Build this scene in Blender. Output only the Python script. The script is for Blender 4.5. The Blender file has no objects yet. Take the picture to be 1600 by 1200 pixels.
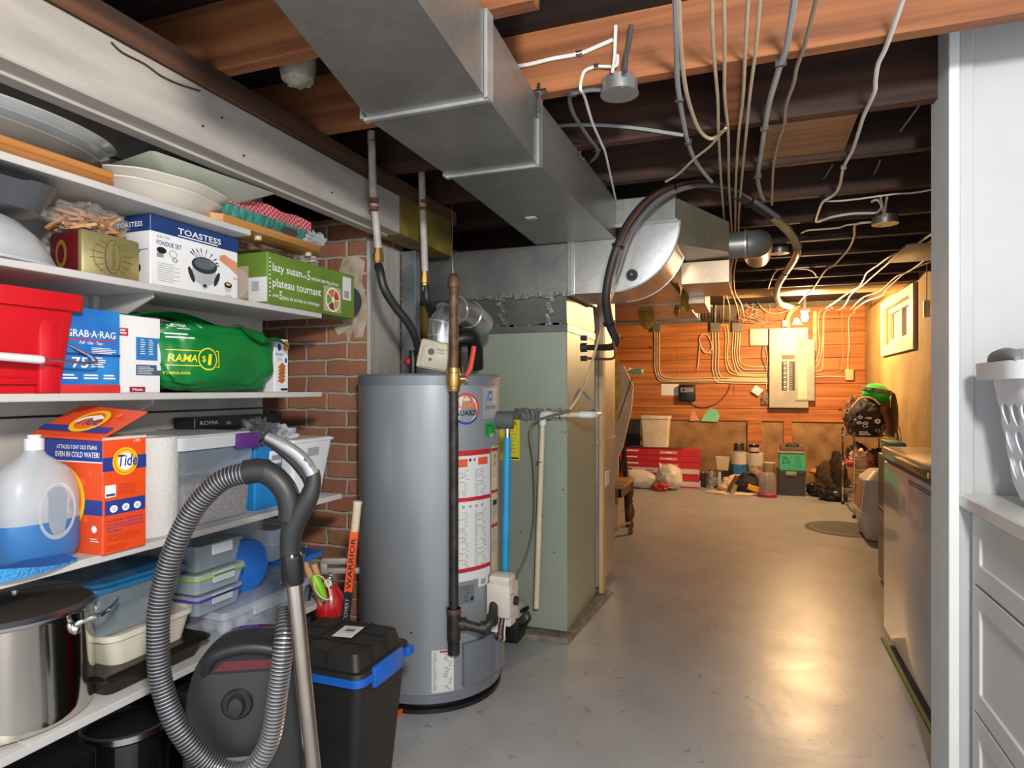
import bpy, bmesh, math, random
from mathutils import Vector, Matrix, noise
random.seed(7)
S = bpy.context.scene
COL = S.collection
R = math.radians
# ------------------------------------------------------------------ camera
F = 1003.0; HY = 608.0; TH = R(20.4); CH = 1.2
cam = bpy.data.cameras.new('camera'); co = bpy.data.objects.new('camera', cam); COL.objects.link(co)
cam.sensor_width = 36; cam.lens = 36 * F / 1600; cam.shift_y = 8 / 1600; cam.clip_start = 0.05
co.location = (0, 0, CH); co.rotation_euler = (R(90), 0, TH)
S.camera = co
# ------------------------------------------------------------------ view + world
S.view_settings.view_transform = 'Standard'; S.view_settings.look = 'None'
S.view_settings.gamma = 1; S.view_settings.use_curve_mapping = False
S.view_settings.exposure = 0.55
W = bpy.data.worlds.new('world'); S.world = W; W.use_nodes = True
bg = W.node_tree.nodes['Background']; bg.inputs[0].default_value = (0.90, 0.95, 1.0, 1); bg.inputs[1].default_value = 1.35
# ------------------------------------------------------------------ lamps
def lamp(name, kind, loc, power, col, **k):
    l = bpy.data.lights.new(name, kind); l.energy = power; l.color = col
    for a, v in k.items(): setattr(l, a, v)
    o = bpy.data.objects.new(name, l); COL.objects.link(o); o.location = loc
    return o
lamp('laundry_ceiling_light', 'POINT', (0.32, -0.22, 1.83), 142, (1.0, 0.95, 0.88), shadow_soft_size=0.09)
BULB = (0.515, 7.15, 1.93)
# ------------------------------------------------------------------ pixel rays of the photograph -> places in the room
_s, _c = math.sin(TH), math.cos(TH)
def ray(px, py):
    u = (px - 800) / F; v = (HY - py) / F
    return Vector((_c * u - _s, _s * u + _c, v))
C0 = Vector((0, 0, CH))
def onz(px, py, z): r = ray(px, py); return C0 + r * ((z - CH) / r.z)
def onX(px, py, X): r = ray(px, py); return C0 + r * (X / r.x)
def onY(px, py, Y): r = ray(px, py); return C0 + r * (Y / r.y)
def onD(px, py, D): return C0 + ray(px, py) * D
# ------------------------------------------------------------------ materials
def lin(h):
    h = h.lstrip('#'); o = []
    for i in (0, 2, 4):
        c = int(h[i:i+2], 16) / 255
        o.append(c / 12.92 if c <= 0.04045 else ((c + 0.055) / 1.055) ** 2.4)
    return (*o, 1)
MT = {}
def P(name, col='#808080', rough=.5, metal=0, alpha=1, ns=8, na=.12, bs=0, bd=0, col2=None, stretch=None, coat=0, emit=0, spec=.5, det=3, trans=0):
    if name in MT: return MT[name]
    m = bpy.data.materials.new(name); m.use_nodes = True; nt = m.node_tree; N = nt.nodes; L = nt.links
    p = N['Principled BSDF']
    tc = N.new('ShaderNodeTexCoord'); mp = N.new('ShaderNodeMapping'); L.new(tc.outputs['Object'], mp.inputs[0])
    if stretch: mp.inputs['Scale'].default_value = stretch
    nz = N.new('ShaderNodeTexNoise'); nz.inputs['Scale'].default_value = ns; nz.inputs['Detail'].default_value = det
    L.new(mp.outputs[0], nz.inputs['Vector'])
    rp = N.new('ShaderNodeValToRGB'); L.new(nz.outputs['Fac'], rp.inputs[0])
    a = lin(col)
    if col2: b = lin(col2)
    else: b = tuple(c * (1 - na) for c in a[:3]) + (1,); a = tuple(min(1, c * (1 + na * .5)) for c in a[:3]) + (1,)
    rp.color_ramp.elements[0].color = b; rp.color_ramp.elements[1].color = a
    rp.color_ramp.elements[0].position = .35; rp.color_ramp.elements[1].position = .65
    L.new(rp.outputs[0], p.inputs['Base Color'])
    p.inputs['Roughness'].default_value = rough; p.inputs['Metallic'].default_value = metal
    p.inputs['Alpha'].default_value = alpha; p.inputs['Specular IOR Level'].default_value = spec
    p.inputs['Coat Weight'].default_value = coat; p.inputs['Transmission Weight'].default_value = trans
    if emit: p.inputs['Emission Color'].default_value = lin(col); p.inputs['Emission Strength'].default_value = emit
    if bd:
        n2 = N.new('ShaderNodeTexNoise'); n2.inputs['Scale'].default_value = bs or ns; n2.inputs['Detail'].default_value = 4
        L.new(mp.outputs[0], n2.inputs['Vector'])
        bp = N.new('ShaderNodeBump'); bp.inputs['Strength'].default_value = bd; bp.inputs['Distance'].default_value = .01
        L.new(n2.outputs['Fac'], bp.inputs['Height']); L.new(bp.outputs[0], p.inputs['Normal'])
    MT[name] = m; return m
def wood(name, a, b, axis='X', rough=.6, sc=1.0, knots=None):
    st = {'X': (.6, 9, 9), 'Y': (9, .6, 9), 'Z': (9, 9, .6)}[axis]
    return P(name, a, rough, col2=b, ns=2.2 * sc, stretch=st, bs=6, bd=.12, det=6)
def galv(name, a='#a7adb0', b='#7f878b', rough=.34):
    if name in MT: return MT[name]
    m = P(name, a, rough, .62, ns=3, col2=b); N = m.node_tree.nodes; L = m.node_tree.links; p = N['Principled BSDF']
    v = N.new('ShaderNodeTexVoronoi'); v.inputs['Scale'].default_value = 55
    tc = [n for n in N if n.type == 'TEX_COORD'][0]; L.new(tc.outputs['Object'], v.inputs['Vector'])
    mr = N.new('ShaderNodeMapRange'); mr.inputs['To Min'].default_value = .93; mr.inputs['To Max'].default_value = 1.06
    sx = N.new('ShaderNodeSeparateColor'); L.new(v.outputs['Color'], sx.inputs[0]); L.new(sx.outputs[0], mr.inputs['Value'])
    mm = N.new('ShaderNodeVectorMath'); mm.operation = 'SCALE'; old = p.inputs['Base Color'].links[0].from_socket; L.new(old, mm.inputs[0]); L.new(mr.outputs[0], mm.inputs['Scale']); L.new(mm.outputs[0], p.inputs['Base Color'])
    return m
# ------------------------------------------------------------------ mesh builder
_txt = {}
def textmesh(s):
    if s in _txt: return _txt[s]
    cu = bpy.data.curves.new('t', 'FONT'); cu.body = s; cu.size = 1; cu.resolution_u = 2; cu.fill_mode = 'FRONT'; cu.offset = .012
    ob = bpy.data.objects.new('t', cu); COL.objects.link(ob)
    dg = bpy.context.evaluated_depsgraph_get()
    me = bpy.data.meshes.new_from_object(ob.evaluated_get(dg))
    vs = [v.co.copy() for v in me.vertices]; fs = [tuple(p.vertices) for p in me.polygons]
    bpy.data.objects.remove(ob); bpy.data.curves.remove(cu); bpy.data.meshes.remove(me)
    _txt[s] = (vs, fs); return _txt[s]
def frame(o, x, y):
    x = Vector(x).normalized(); y = Vector(y).normalized(); z = x.cross(y).normalized(); y = z.cross(x)
    M = Matrix((x, y, z)).transposed().to_4x4(); M.translation = Vector(o); return M
def T(x=0, y=0, z=0): return Matrix.Translation((x, y, z))
def RZ(a): return Matrix.Rotation(R(a), 4, 'Z')
def RX(a): return Matrix.Rotation(R(a), 4, 'X')
def RY(a): return Matrix.Rotation(R(a), 4, 'Y')
def smoothpath(pts, n=6):
    P_ = [Vector(p) for p in pts]
    if len(P_) < 3: return P_
    out = []
    for i in range(len(P_) - 1):
        p0 = P_[max(i-1, 0)]; p1 = P_[i]; p2 = P_[i+1]; p3 = P_[min(i+2, len(P_)-1)]
        for k in range(n):
            t = k / n
            out.append(.5 * ((2*p1) + (-p0+p2)*t + (2*p0-5*p1+4*p2-p3)*t*t + (-p0+3*p1-3*p2+p3)*t**3))
    out.append(P_[-1]); return out
class B:
    def __init__(s): s.v = []; s.f = []; s.k = []; s.mats = []; s.st = [Matrix()]; s.warp = None
    def push(s, M): s.st.append(s.st[-1] @ M); return s
    def pop(s): s.st.pop(); return s
    def mi(s, m):
        if m not in s.mats: s.mats.append(m)
        return s.mats.index(m)
    def add(s, vs, fs, m):
        n = len(s.v); M = s.st[-1]; k = s.mi(m) if not isinstance(m, list) else None
        for v in vs:
            v = Vector(v)
            if s.warp: v = s.warp(v)
            s.v.append(M @ v)
        for i, f in enumerate(fs): s.f.append(tuple(n + j for j in f)); s.k.append(k if k is not None else s.mi(m[i]))
        return s
    def bm(s, bm, m):
        bm.verts.ensure_lookup_table(); bm.verts.index_update()
        s.add([v.co.copy() for v in bm.verts], [tuple(v.index for v in f.verts) for f in bm.faces], m); bm.free(); return s
    def box(s, a, b, m, bev=0, seg=2):
        x0, y0, z0 = [min(a[i], b[i]) for i in range(3)]; x1, y1, z1 = [max(a[i], b[i]) for i in range(3)]
        if not bev:
            return s.add([(x0,y0,z0),(x1,y0,z0),(x1,y1,z0),(x0,y1,z0),(x0,y0,z1),(x1,y0,z1),(x1,y1,z1),(x0,y1,z1)],
                         [(0,3,2,1),(4,5,6,7),(0,1,5,4),(1,2,6,5),(2,3,7,6),(3,0,4,7)], m)
        q = bmesh.new(); bmesh.ops.create_cube(q, size=1)
        for v in q.verts: v.co = Vector(((x0+x1)/2 + v.co.x*(x1-x0), (y0+y1)/2 + v.co.y*(y1-y0), (z0+z1)/2 + v.co.z*(z1-z0)))
        bmesh.ops.bevel(q, geom=q.edges[:], offset=min(bev, .49*min(x1-x0, y1-y0, z1-z0)), segments=seg, affect='EDGES', profile=.5)
        return s.bm(q, m)
    def taper(s, z0, z1, a, b, m, r=0, seg=4, open_top=False, wall=0, rim=None):
        """rounded-rectangle frustum: a,b=(hx,hy) half sizes at z0,z1, corner radius r"""
        def ring(hx, hy, rr, z):
            o = []
            for cx, cy, a0 in ((1,1,0),(-1,1,90),(-1,-1,180),(1,-1,270)):
                for k in range(seg + 1):
                    t = R(a0 + 90*k/seg); o.append((cx*(hx-rr) + rr*math.cos(t), cy*(hy-rr) + rr*math.sin(t), z))
            return o
        r = max(r, .0005)
        L = [ring(a[0], a[1], r, z0), ring(b[0], b[1], r, z1)]
        if open_top == 'sheet':
            n = len(L[0]); vs = [v for l in L for v in l]; return s.add(vs, [tuple(reversed(range(n)))] + [(i, (i+1) % n, n+(i+1) % n, n+i) for i in range(n)], m)
        if open_top:
            w = wall or .003
            L += [ring(b[0]-w, b[1]-w, max(r-w, .0003), z1), ring(a[0]-w, a[1]-w, max(r-w, .0003), z0+w)]
        n = len(L[0]); vs = [v for l in L for v in l]; fs = [tuple(reversed(range(n)))]
        for j in range(len(L)-1):
            for i in range(n): k = (i+1) % n; fs.append((j*n+i, j*n+k, (j+1)*n+k, (j+1)*n+i))
        fs.append(tuple((len(L)-1)*n + i for i in range(n)))
        return s.add(vs, fs, m)
    def tube(s, pts, r, m, n=10, sm=0, cap=True, closed=False, rings=None):
        pts = smoothpath(pts, sm) if sm else [Vector(p) for p in pts]
        N_ = len(pts); rr = r if callable(r) else ((lambda t: r) if not isinstance(r, (list, tuple)) else (lambda t: r[min(int(t*(len(r)-1)), len(r)-2)] + (r[min(int(t*(len(r)-1)), len(r)-2)+1] - r[min(int(t*(len(r)-1)), len(r)-2)]) * (t*(len(r)-1) - min(int(t*(len(r)-1)), len(r)-2))))
        vs = []; up = None
        for i, p in enumerate(pts):
            if closed: d = pts[(i+1) % N_] - pts[i-1]
            else: d = pts[min(i+1, N_-1)] - pts[max(i-1, 0)]
            d = d.normalized() if d.length > 1e-9 else Vector((0,0,1))
            if up is None: up = Vector((0,0,1)) if abs(d.z) < .9 else Vector((1,0,0))
            x = up - d * up.dot(d)
            if x.length < 1e-4: x = Vector((1,0,0)) - d*d.x
            x.normalize(); up = x; y = d.cross(x); rad = rr(i/max(N_-1, 1))
            for k in range(n): a = 2*math.pi*k/n; vs.append(p + x*math.cos(a)*rad + y*math.sin(a)*rad)
        fs = []; ms = []
        for i in range(N_ if closed else N_-1):
            j = (i+1) % N_
            for k in range(n):
                q = (k+1) % n; fs.append((i*n+k, i*n+q, j*n+q, j*n+k))
                if isinstance(m, list): ms.append(m[i % len(m)])
        if cap and not closed:
            fs.append(tuple(reversed(range(n)))); fs.append(tuple((N_-1)*n + k for k in range(n)))
            if isinstance(m, list): ms += [m[0], m[0]]
        return s.add(vs, fs, ms if isinstance(m, list) else m)
    def cyl(s, a, b, r, m, n=16, r2=None): return s.tube([a, b], [r, r if r2 is None else r2], m, n)
    def lathe(s, prof, m, n=32, sx=1, sy=1):
        vs = []; fs = []; ms = []
        for r, z in prof:
            for k in range(n): a = 2*math.pi*k/n; vs.append((r*math.cos(a)*sx, r*math.sin(a)*sy, z))
        for i in range(len(prof)-1):
            for k in range(n):
                q = (k+1) % n; fs.append((i*n+k, i*n+q, (i+1)*n+q, (i+1)*n+k)); ms.append(m[min(i, len(m)-1)] if isinstance(m, list) else m)
        if prof[0][0] > 1e-6: fs.append(tuple(reversed(range(n)))); ms.append(m[0] if isinstance(m, list) else m)
        if prof[-1][0] > 1e-6: fs.append(tuple((len(prof)-1)*n + k for k in range(n))); ms.append(m[-1] if isinstance(m, list) else m)
        return s.add(vs, fs, ms)
    def prism(s, poly, z0, z1, m):
        n = len(poly); vs = [(x, y, z0) for x, y in poly] + [(x, y, z1) for x, y in poly]
        fs = [tuple(reversed(range(n))), tuple(range(n, 2*n))] + [(i, (i+1) % n, n + (i+1) % n, n+i) for i in range(n)]
        return s.add(vs, fs, m)
    def hexa(s, p, m):  # 8 points: bottom 4 ccw, top 4 ccw
        return s.add(p, [(0,3,2,1),(4,5,6,7),(0,1,5,4),(1,2,6,5),(2,3,7,6),(3,0,4,7)], m)
    def blob(s, c, r, m, seed=0, amp=.15, fr=2.5, sub=4, flat=None, crease=0):
        q = bmesh.new(); bmesh.ops.create_icosphere(q, subdivisions=sub, radius=1); c = Vector(c)
        for v in q.verts:
            n = v.co.normalized(); k = n*fr + Vector((seed*7.3, seed*1.7, seed*3.1))
            d = 1 + amp * noise.noise(k) * 2
            if crease: d += crease * (abs(noise.noise(k*2.3)) - .25) * 1.6
            p = Vector((n.x*r[0], n.y*r[1], n.z*r[2])) * d + c
            if flat is not None and p.z < flat: p.z = flat + (p.z - flat) * .02
            v.co = p
        return s.bm(q, m)
    def grid(s, fn, nx, ny, m, thick=0):
        vs = [Vector(fn(i/nx, j/ny)) for j in range(ny+1) for i in range(nx+1)]; w = nx+1
        fs = [(j*w+i, j*w+i+1, (j+1)*w+i+1, (j+1)*w+i) for j in range(ny) for i in range(nx)]
        return s.add(vs, fs, m)
    # flat printing on the local xy plane
    def rect(s, x0, y0, x1, y1, m, l=1, nx=1): 
        z = l*.0005; vs = []; 
        for i in range(nx+1): x = x0 + (x1-x0)*i/nx; vs += [(x, y0, z), (x, y1, z)]
        return s.add(vs, [(2*i, 2*i+2, 2*i+3, 2*i+1) for i in range(nx)], m)
    def poly(s, pts, m, l=1): return s.add([(x, y, l*.0005) for x, y in pts], [tuple(range(len(pts)))], m)
    def disc(s, cx, cy, rx, ry, m, l=1, n=28, rot=0):
        a0 = R(rot); return s.poly([(cx + rx*math.cos(t)*math.cos(a0) - ry*math.sin(t)*math.sin(a0), cy + rx*math.cos(t)*math.sin(a0) + ry*math.sin(t)*math.cos(a0)) for t in [2*math.pi*k/n for k in range(n)]], m, l)
    def ring(s, cx, cy, r0, r1, m, l=1, a0=0, a1=360, n=36, sy=1):
        vs = []; 
        for k in range(n+1):
            t = R(a0 + (a1-a0)*k/n); vs += [(cx+r0*math.cos(t), cy+sy*r0*math.sin(t), l*.0005), (cx+r1*math.cos(t), cy+sy*r1*math.sin(t), l*.0005)]
        return s.add(vs, [(2*k, 2*k+1, 2*k+3, 2*k+2) for k in range(n)], m)
    def text(s, t, x, y, h, m, w=None, l=2, al='l', rot=0, shear=0):
        vs, fs = textmesh(t)
        if not vs: return s
        x0 = min(v.x for v in vs); x1 = max(v.x for v in vs)
        sy = h / .73; sx = (w / (x1-x0)) if w else sy; W_ = (x1-x0)*sx
        ox = 0 if al == 'l' else (-W_/2 if al == 'c' else -W_)
        ca, sa = math.cos(R(rot)), math.sin(R(rot)); o = []
        for v in vs:
            a = (v.x - x0)*sx + ox + shear*v.y*sy; b = v.y*sy
            o.append((x + a*ca - b*sa, y + a*sa + b*ca, l*.0005))
        return s.add(o, fs, m)
    def lines(s, x0, y0, x1, n, dy, m, h=.25, l=2, seed=1):
        g = random.Random(seed)
        for i in range(n): s.rect(x0, y0 - i*dy - dy*h, x0 + (x1-x0)*g.uniform(.7, 1), y0 - i*dy, m, l)
        return s
def link(name, b, parent=None, origin=None, sharp=35):
    me = bpy.data.meshes.new(name); inv = Matrix()
    o = bpy.data.objects.new(name, me)
    if parent is None:
        if origin is None:
            xs = [v.x for v in b.v]; ys = [v.y for v in b.v]; origin = Vector(((min(xs)+max(xs))/2, (min(ys)+max(ys))/2, min(v.z for v in b.v)))
        o.location = Vector(origin); off = Vector(origin)
        me.from_pydata([v - off for v in b.v], [], b.f)
    else: me.from_pydata(b.v, [], b.f)
    for m in b.mats: me.materials.append(m)
    me.polygons.foreach_set('material_index', b.k)
    me.polygons.foreach_set('use_smooth', [True]*len(b.f))
    me.update(); me.set_sharp_from_angle(angle=R(sharp)); COL.objects.link(o)
    if parent is not None: o.parent = parent
    return o
def tag(o, label=None, cat=None, group=None, kind=None):
    if label: o['label'] = label
    if cat: o['category'] = cat
    if group: o['group'] = group
    if kind: o['kind'] = kind
    return o
def thing(name, label, cat, loc=(0,0,0), rz=0, group=None):
    o = bpy.data.objects.new(name, None); COL.objects.link(o); o.location = loc; o.rotation_euler = (0, 0, R(rz)); o.empty_display_size = .05
    return tag(o, label, cat, group)
def solo(name, label, cat, b, group=None, kind=None, sharp=35): return tag(link(name, b, sharp=sharp), label, cat, group, kind)
def struct(name, b): return tag(link(name, b), kind='structure')
def wparts(t):   # builder whose coordinates are world coordinates, for a part of thing t (unrotated)
    b = B(); b.push(Matrix.Translation(-Vector(t.location))); return b
def copy_tree(o, parent=None):
    c = o.copy(); COL.objects.link(c); c.parent = parent
    for ch in o.children: copy_tree(ch, c)
    return c
# common materials
blk = P('black_plastic', '#17181a', .42); dk = P('dark_grey_plastic', '#2b2c2e', .5); wht = P('white_plastic', '#d9dadb', .38, na=.04)
ink = P('black_ink', '#161616', .5); wink = P('white_ink', '#efefef', .5, na=.02); gink = P('grey_ink', '#8d8d8d', .6)
brass = P('brass', '#b08c50', .3, .8); steel = P('steel', '#c4c4c4', .25, 1); chrome = P('chrome', '#e2e2e2', .12, 1)
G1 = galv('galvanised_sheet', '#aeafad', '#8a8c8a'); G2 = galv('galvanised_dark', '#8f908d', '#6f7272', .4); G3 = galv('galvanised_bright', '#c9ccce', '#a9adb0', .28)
nm = P('cable_white', '#e4e1da', .45); nmy = P('cable_cream', '#d8c9a6', .5)
paperw = P('white_card', '#e6e6e8', .55, na=.03)
# ------------------------------------------------------------------ the room
XL, XR, YB = -1.75, 1.27, 8.60
CJ = 2.08; SUB = 2.27
# floor
b = B(); b.box((-3.2, -1.2, -.05), (3.0, YB+.1, 0), P('painted_concrete', '#a6a8ab', .4, col2='#989a9d', ns=3.5, bs=22, bd=.10, det=6))
fl = struct('floor', b)
m = MT['painted_concrete']; N = m.node_tree.nodes; L = m.node_tree.links; p = N['Principled BSDF']
tc = [n for n in N if n.type == 'TEX_COORD'][0]
# worn specks of the paint
vz = N.new('ShaderNodeTexNoise'); vz.inputs['Scale'].default_value = 26; vz.inputs['Detail'].default_value = 6; L.new(tc.outputs['Object'], vz.inputs['Vector'])
rp = N.new('ShaderNodeValToRGB'); rp.color_ramp.elements[0].position = .66; rp.color_ramp.elements[1].position = .69; L.new(vz.outputs['Fac'], rp.inputs[0])
mx = N.new('ShaderNodeMixRGB'); old = p.inputs['Base Color'].links[0].from_socket
L.new(rp.outputs[0], mx.inputs[0]); L.new(old, mx.inputs[1]); mx.inputs[2].default_value = lin('#8a8681'); L.new(mx.outputs[0], p.inputs['Base Color'])
rr = N.new('ShaderNodeTexNoise'); rr.inputs['Scale'].default_value = 5; rr.inputs['Detail'].default_value = 5; L.new(tc.outputs['Object'], rr.inputs['Vector'])
mr = N.new('ShaderNodeMapRange'); mr.inputs['To Min'].default_value = .26; mr.inputs['To Max'].default_value = .46; L.new(rr.outputs['Fac'], mr.inputs['Value']); L.new(mr.outputs[0], p.inputs['Roughness'])
# ceiling: subfloor boards + joists
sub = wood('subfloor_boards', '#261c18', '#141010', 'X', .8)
jm = wood('joist_wood_lit', '#a5683f', '#744428', 'X', .65); jd = wood('joist_wood_shaded', '#4f2f21', '#29170f', 'X', .7)  # lit and shaded copies of the same joist wood
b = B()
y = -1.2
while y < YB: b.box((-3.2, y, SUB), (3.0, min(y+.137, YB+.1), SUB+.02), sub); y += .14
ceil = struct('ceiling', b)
JF = [0.10, 0.54, 0.98, 1.42, 1.865, 2.31, 2.76, 3.26, 3.74, 4.22, 4.68, 5.12, 5.60, 6.05]
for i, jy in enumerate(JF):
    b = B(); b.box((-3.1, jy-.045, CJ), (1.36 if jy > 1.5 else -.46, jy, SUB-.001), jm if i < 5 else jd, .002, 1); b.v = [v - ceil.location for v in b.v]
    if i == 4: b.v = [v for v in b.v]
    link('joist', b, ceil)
b = B(); b.box((-.07, 1.866, CJ+.0), (-.02, 2.264, SUB-.001), jm); b.v = [v - ceil.location for v in b.v]; link('blocking', b, ceil)
b = B(); b.box((.04, 2.315, CJ+.02), (.33, 2.71, CJ+.034), wood('plywood_patch', '#b98a63', '#8b5e3e', 'X')); b.v = [v - ceil.location for v in b.v]; link('plywood_patch', b, ceil)
# header beam near the back
b = B(); b.box((-.25, 6.15, CJ-.005), (1.30, 6.55, CJ+.03), wood('header_pale', '#e6c98c', '#c9a465', 'X'), .004); b.box((-.25, 6.50, CJ+.03), (1.30, 6.55, SUB-.002), MT['header_pale'])
solo('ceiling_beam', 'pale wide header board crossing the ceiling just before the light bulb', 'beam', b)
# left wall (white boards)
wb = P('white_painted_board', '#b9b5ae', .6, col2='#a39e97', ns=5, bs=20, bd=.1)
b = B(); z = 0
while z < CJ: b.box((XL-.03, -1.2, z+.003), (XL, 1.97, min(z+.185, CJ+.1)), wb, .002, 1); z += .188
b.box((XL-.05, -1.2, 0), (XL-.02, 1.97, SUB), P('crack_dark', '#3c3833', .9)); struct('wall_left', b)
b = B(); b.box((XL-.001, 1.28, .45), (XL+.02, 1.32, 1.47), wb); b.box((XL-.001, .60, .45), (XL+.02, .64, 1.47), wb); struct('trim_1', b)
b = B(); b.box((-3.15, 1.9, 0), (-3.1, YB, SUB), P('dark_wall', '#2a2724', .9)); b.box((-3.15, 1.85, 0), (XL-.05, 1.9, SUB), MT['dark_wall']); struct('wall_outer', b)
# brick chimney
bk = bpy.data.materials.new('old_brick'); bk.use_nodes = True; N = bk.node_tree.nodes; L = bk.node_tree.links; p = N['Principled BSDF']
tc = N.new('ShaderNodeTexCoord'); sp = N.new('ShaderNodeSeparateXYZ'); cb = N.new('ShaderNodeCombineXYZ'); ad = N.new('ShaderNodeMath'); ad.operation = 'ADD'
L.new(tc.outputs['Object'], sp.inputs[0]); L.new(sp.outputs['X'], ad.inputs[0]); L.new(sp.outputs['Y'], ad.inputs[1]); L.new(ad.outputs[0], cb.inputs[0]); L.new(sp.outputs['Z'], cb.inputs[1])
wz = N.new('ShaderNodeTexNoise'); wz.inputs['Scale'].default_value = 9; L.new(tc.outputs['Object'], wz.inputs['Vector'])
wm = N.new('ShaderNodeVectorMath'); wm.operation = 'MULTIPLY_ADD'; wm.inputs[1].default_value = (.022, .022, 0); L.new(wz.outputs['Color'], wm.inputs[0]); L.new(cb.outputs[0], wm.inputs[2])
br = N.new('ShaderNodeTexBrick'); L.new(wm.outputs[0], br.inputs['Vector']); br.inputs['Scale'].default_value = 1
br.inputs['Brick Width'].default_value = .215; br.inputs['Row Height'].default_value = .0745; br.inputs['Mortar Size'].default_value = .0075; br.inputs['Mortar Smooth'].default_value = .35
br.inputs['Color1'].default_value = lin('#a06a4c'); br.inputs['Color2'].default_value = lin('#84503a'); br.inputs['Mortar'].default_value = lin('#a99b8c')
nz = N.new('ShaderNodeTexNoise'); nz.inputs['Scale'].default_value = 14; nz.inputs['Detail'].default_value = 8; L.new(tc.outputs['Object'], nz.inputs['Vector'])
mx = N.new('ShaderNodeMixRGB'); mx.blend_type = 'MULTIPLY'; mx.inputs[0].default_value = .5; L.new(br.outputs['Color'], mx.inputs[1]); L.new(nz.outputs['Color'], mx.inputs[2])
hs = N.new('ShaderNodeHueSaturation'); hs.inputs['Saturation'].default_value = .95; hs.inputs['Value'].default_value = 1.45; L.new(mx.outputs[0], hs.inputs['Color'])
L.new(hs.outputs[0], p.inputs['Base Color']); p.inputs['Roughness'].default_value = .9
bp = N.new('ShaderNodeBump'); bp.inputs['Strength'].default_value = .9; bp.inputs['Distance'].default_value = .01
ms = N.new('ShaderNodeMath'); ms.operation = 'MULTIPLY_ADD'; ms.inputs[1].default_value = -1.0; L.new(br.outputs['Fac'], ms.inputs[0]); L.new(nz.outputs['Fac'], ms.inputs[2])
L.new(ms.outputs[0], bp.inputs['Height']); L.new(bp.outputs[0], p.inputs['Normal'])
t = thing('brick_chimney', 'red brick chimney with loose mortar rising behind the shelf ends', 'chimney', (-1.87, 2.5, 0))
b = wparts(t); b.box((-2.25, 2.38, 0), (-1.56, 2.70, 1.95), bk); link('brickwork', b, t)
b = wparts(t); g = random.Random(3)
pl = P('plaster_patch', '#c3b6a3', .9, col2='#a8957f', ns=20, bs=40, bd=.4)
cp_ = onY(552, 470, 2.38); pts = []
base = [(538,405),(560,400),(570,410),(568,440),(575,470),(572,500),(566,528),(556,530),(552,515),(545,535),(540,520),(528,524),(524,514),(535,505),(530,490),(536,470),(528,450),(530,425)]
pts = [onY(x+g.uniform(-2,2), y+g.uniform(-2,2), 2.38) for x, y in base]
b.add([(q.x, 2.3785, q.z) for q in pts] + [(q.x, 2.3745, q.z) for q in pts], [tuple(len(pts)+i for i in range(len(pts)))] + [(i, (i+1) % len(pts), len(pts)+(i+1) % len(pts), len(pts)+i) for i in range(len(pts))], pl)
link('plaster', b, t)
# white beam and brown ledger above the shelves
b = B(); bwm = P('painted_beam', '#b3ada6', .6, col2='#9d968f', ns=4, bs=14, bd=.15, stretch=(4, .6, 4))
b.box((-1.49, -1.2, 1.854), (-1.38, 2.36, 2.012), bwm, .004, 1); b.box((-1.482, -1.2, 1.846), (-1.44, 2.36, 1.855), bwm)
t = thing('painted_beam', 'white painted timber beam running above the storage shelves', 'beam', (-1.435, .6, 1.85))
b.v = [v - Vector(t.location) for v in b.v]; link('timber', b, t)
b = wparts(t); b.box((-1.492, 2.36, 1.852), (-1.378, 2.85, 2.014), P('mustard_paint', '#8f7a2e', .7, col2='#5d5024', ns=6)); link('mustard_end', b, t)
b = wparts(t)
for px, py in ((316,197),(346,184),(518,301),(450,165),(380,243)):
    q = onX(px, py, -1.38); b.tube([q, q+Vector((.004,0,0))], .003, dk, 6)
link('nail', b, t)
b = B(); b.box((-1.50, -1.2, 2.014), (-1.372, 2.9, CJ-.001), wood('rough_ledger', '#6b4630', '#38251b', 'Y', .8), .004, 1)
solo('ledger_beam', 'rough brown timber lying on top of the white painted beam', 'beam', b)
b = B(); q0 = [onX(x, y, -1.377) for x, y in ((173,66),(190,82),(225,100),(250,118),(280,132),(312,142))]; b.tube([q + Vector((.002,0,0)) for q in q0], .0022, P('brown_wire', '#3a211b', .6), 6, sm=4)
solo('thin_cable', 'thin dark brown wire sagging across the white painted beam', 'cable', b)
# white post behind the water heater, galvanised strip, yellow board
b = B(); b.box((-1.559, 2.381, 0), (-1.541, 2.64, 1.845), P('white_post_paint', '#b5b0aa', .6, col2='#9c9790', ns=3, stretch=(6,6,.8)), .004, 1)
solo('white_board', 'tall white painted board on the side of the brick chimney behind the water heater', 'board', b)
b = B(); a0 = onD(627, 393, 3.0); a1 = onD(653, 555, 3.0); b.box((a0.x, a0.y, 1.20), (a1.x, a0.y+.05, a0.z), galv('spangled', '#9aa2a6', '#626b70', .3), .002, 1)
solo('metal_strip', 'upright galvanised sheet strip beside the white board', 'metal strip', b)
b = B(); b.box((-1.86, 3.05, .2), (-1.45, 3.10, 1.93), wood('yellow_board', '#9c8431', '#5e4b1c', 'Z', .7)); solo('yellow_board', 'mustard yellow painted board behind the galvanised strip', 'board', b)
# back wall
plk = bpy.data.materials.new('orange_planks'); pk = wood('orange_plank_wood', '#c47c3c', '#9a5526', 'X', .55)
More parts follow.
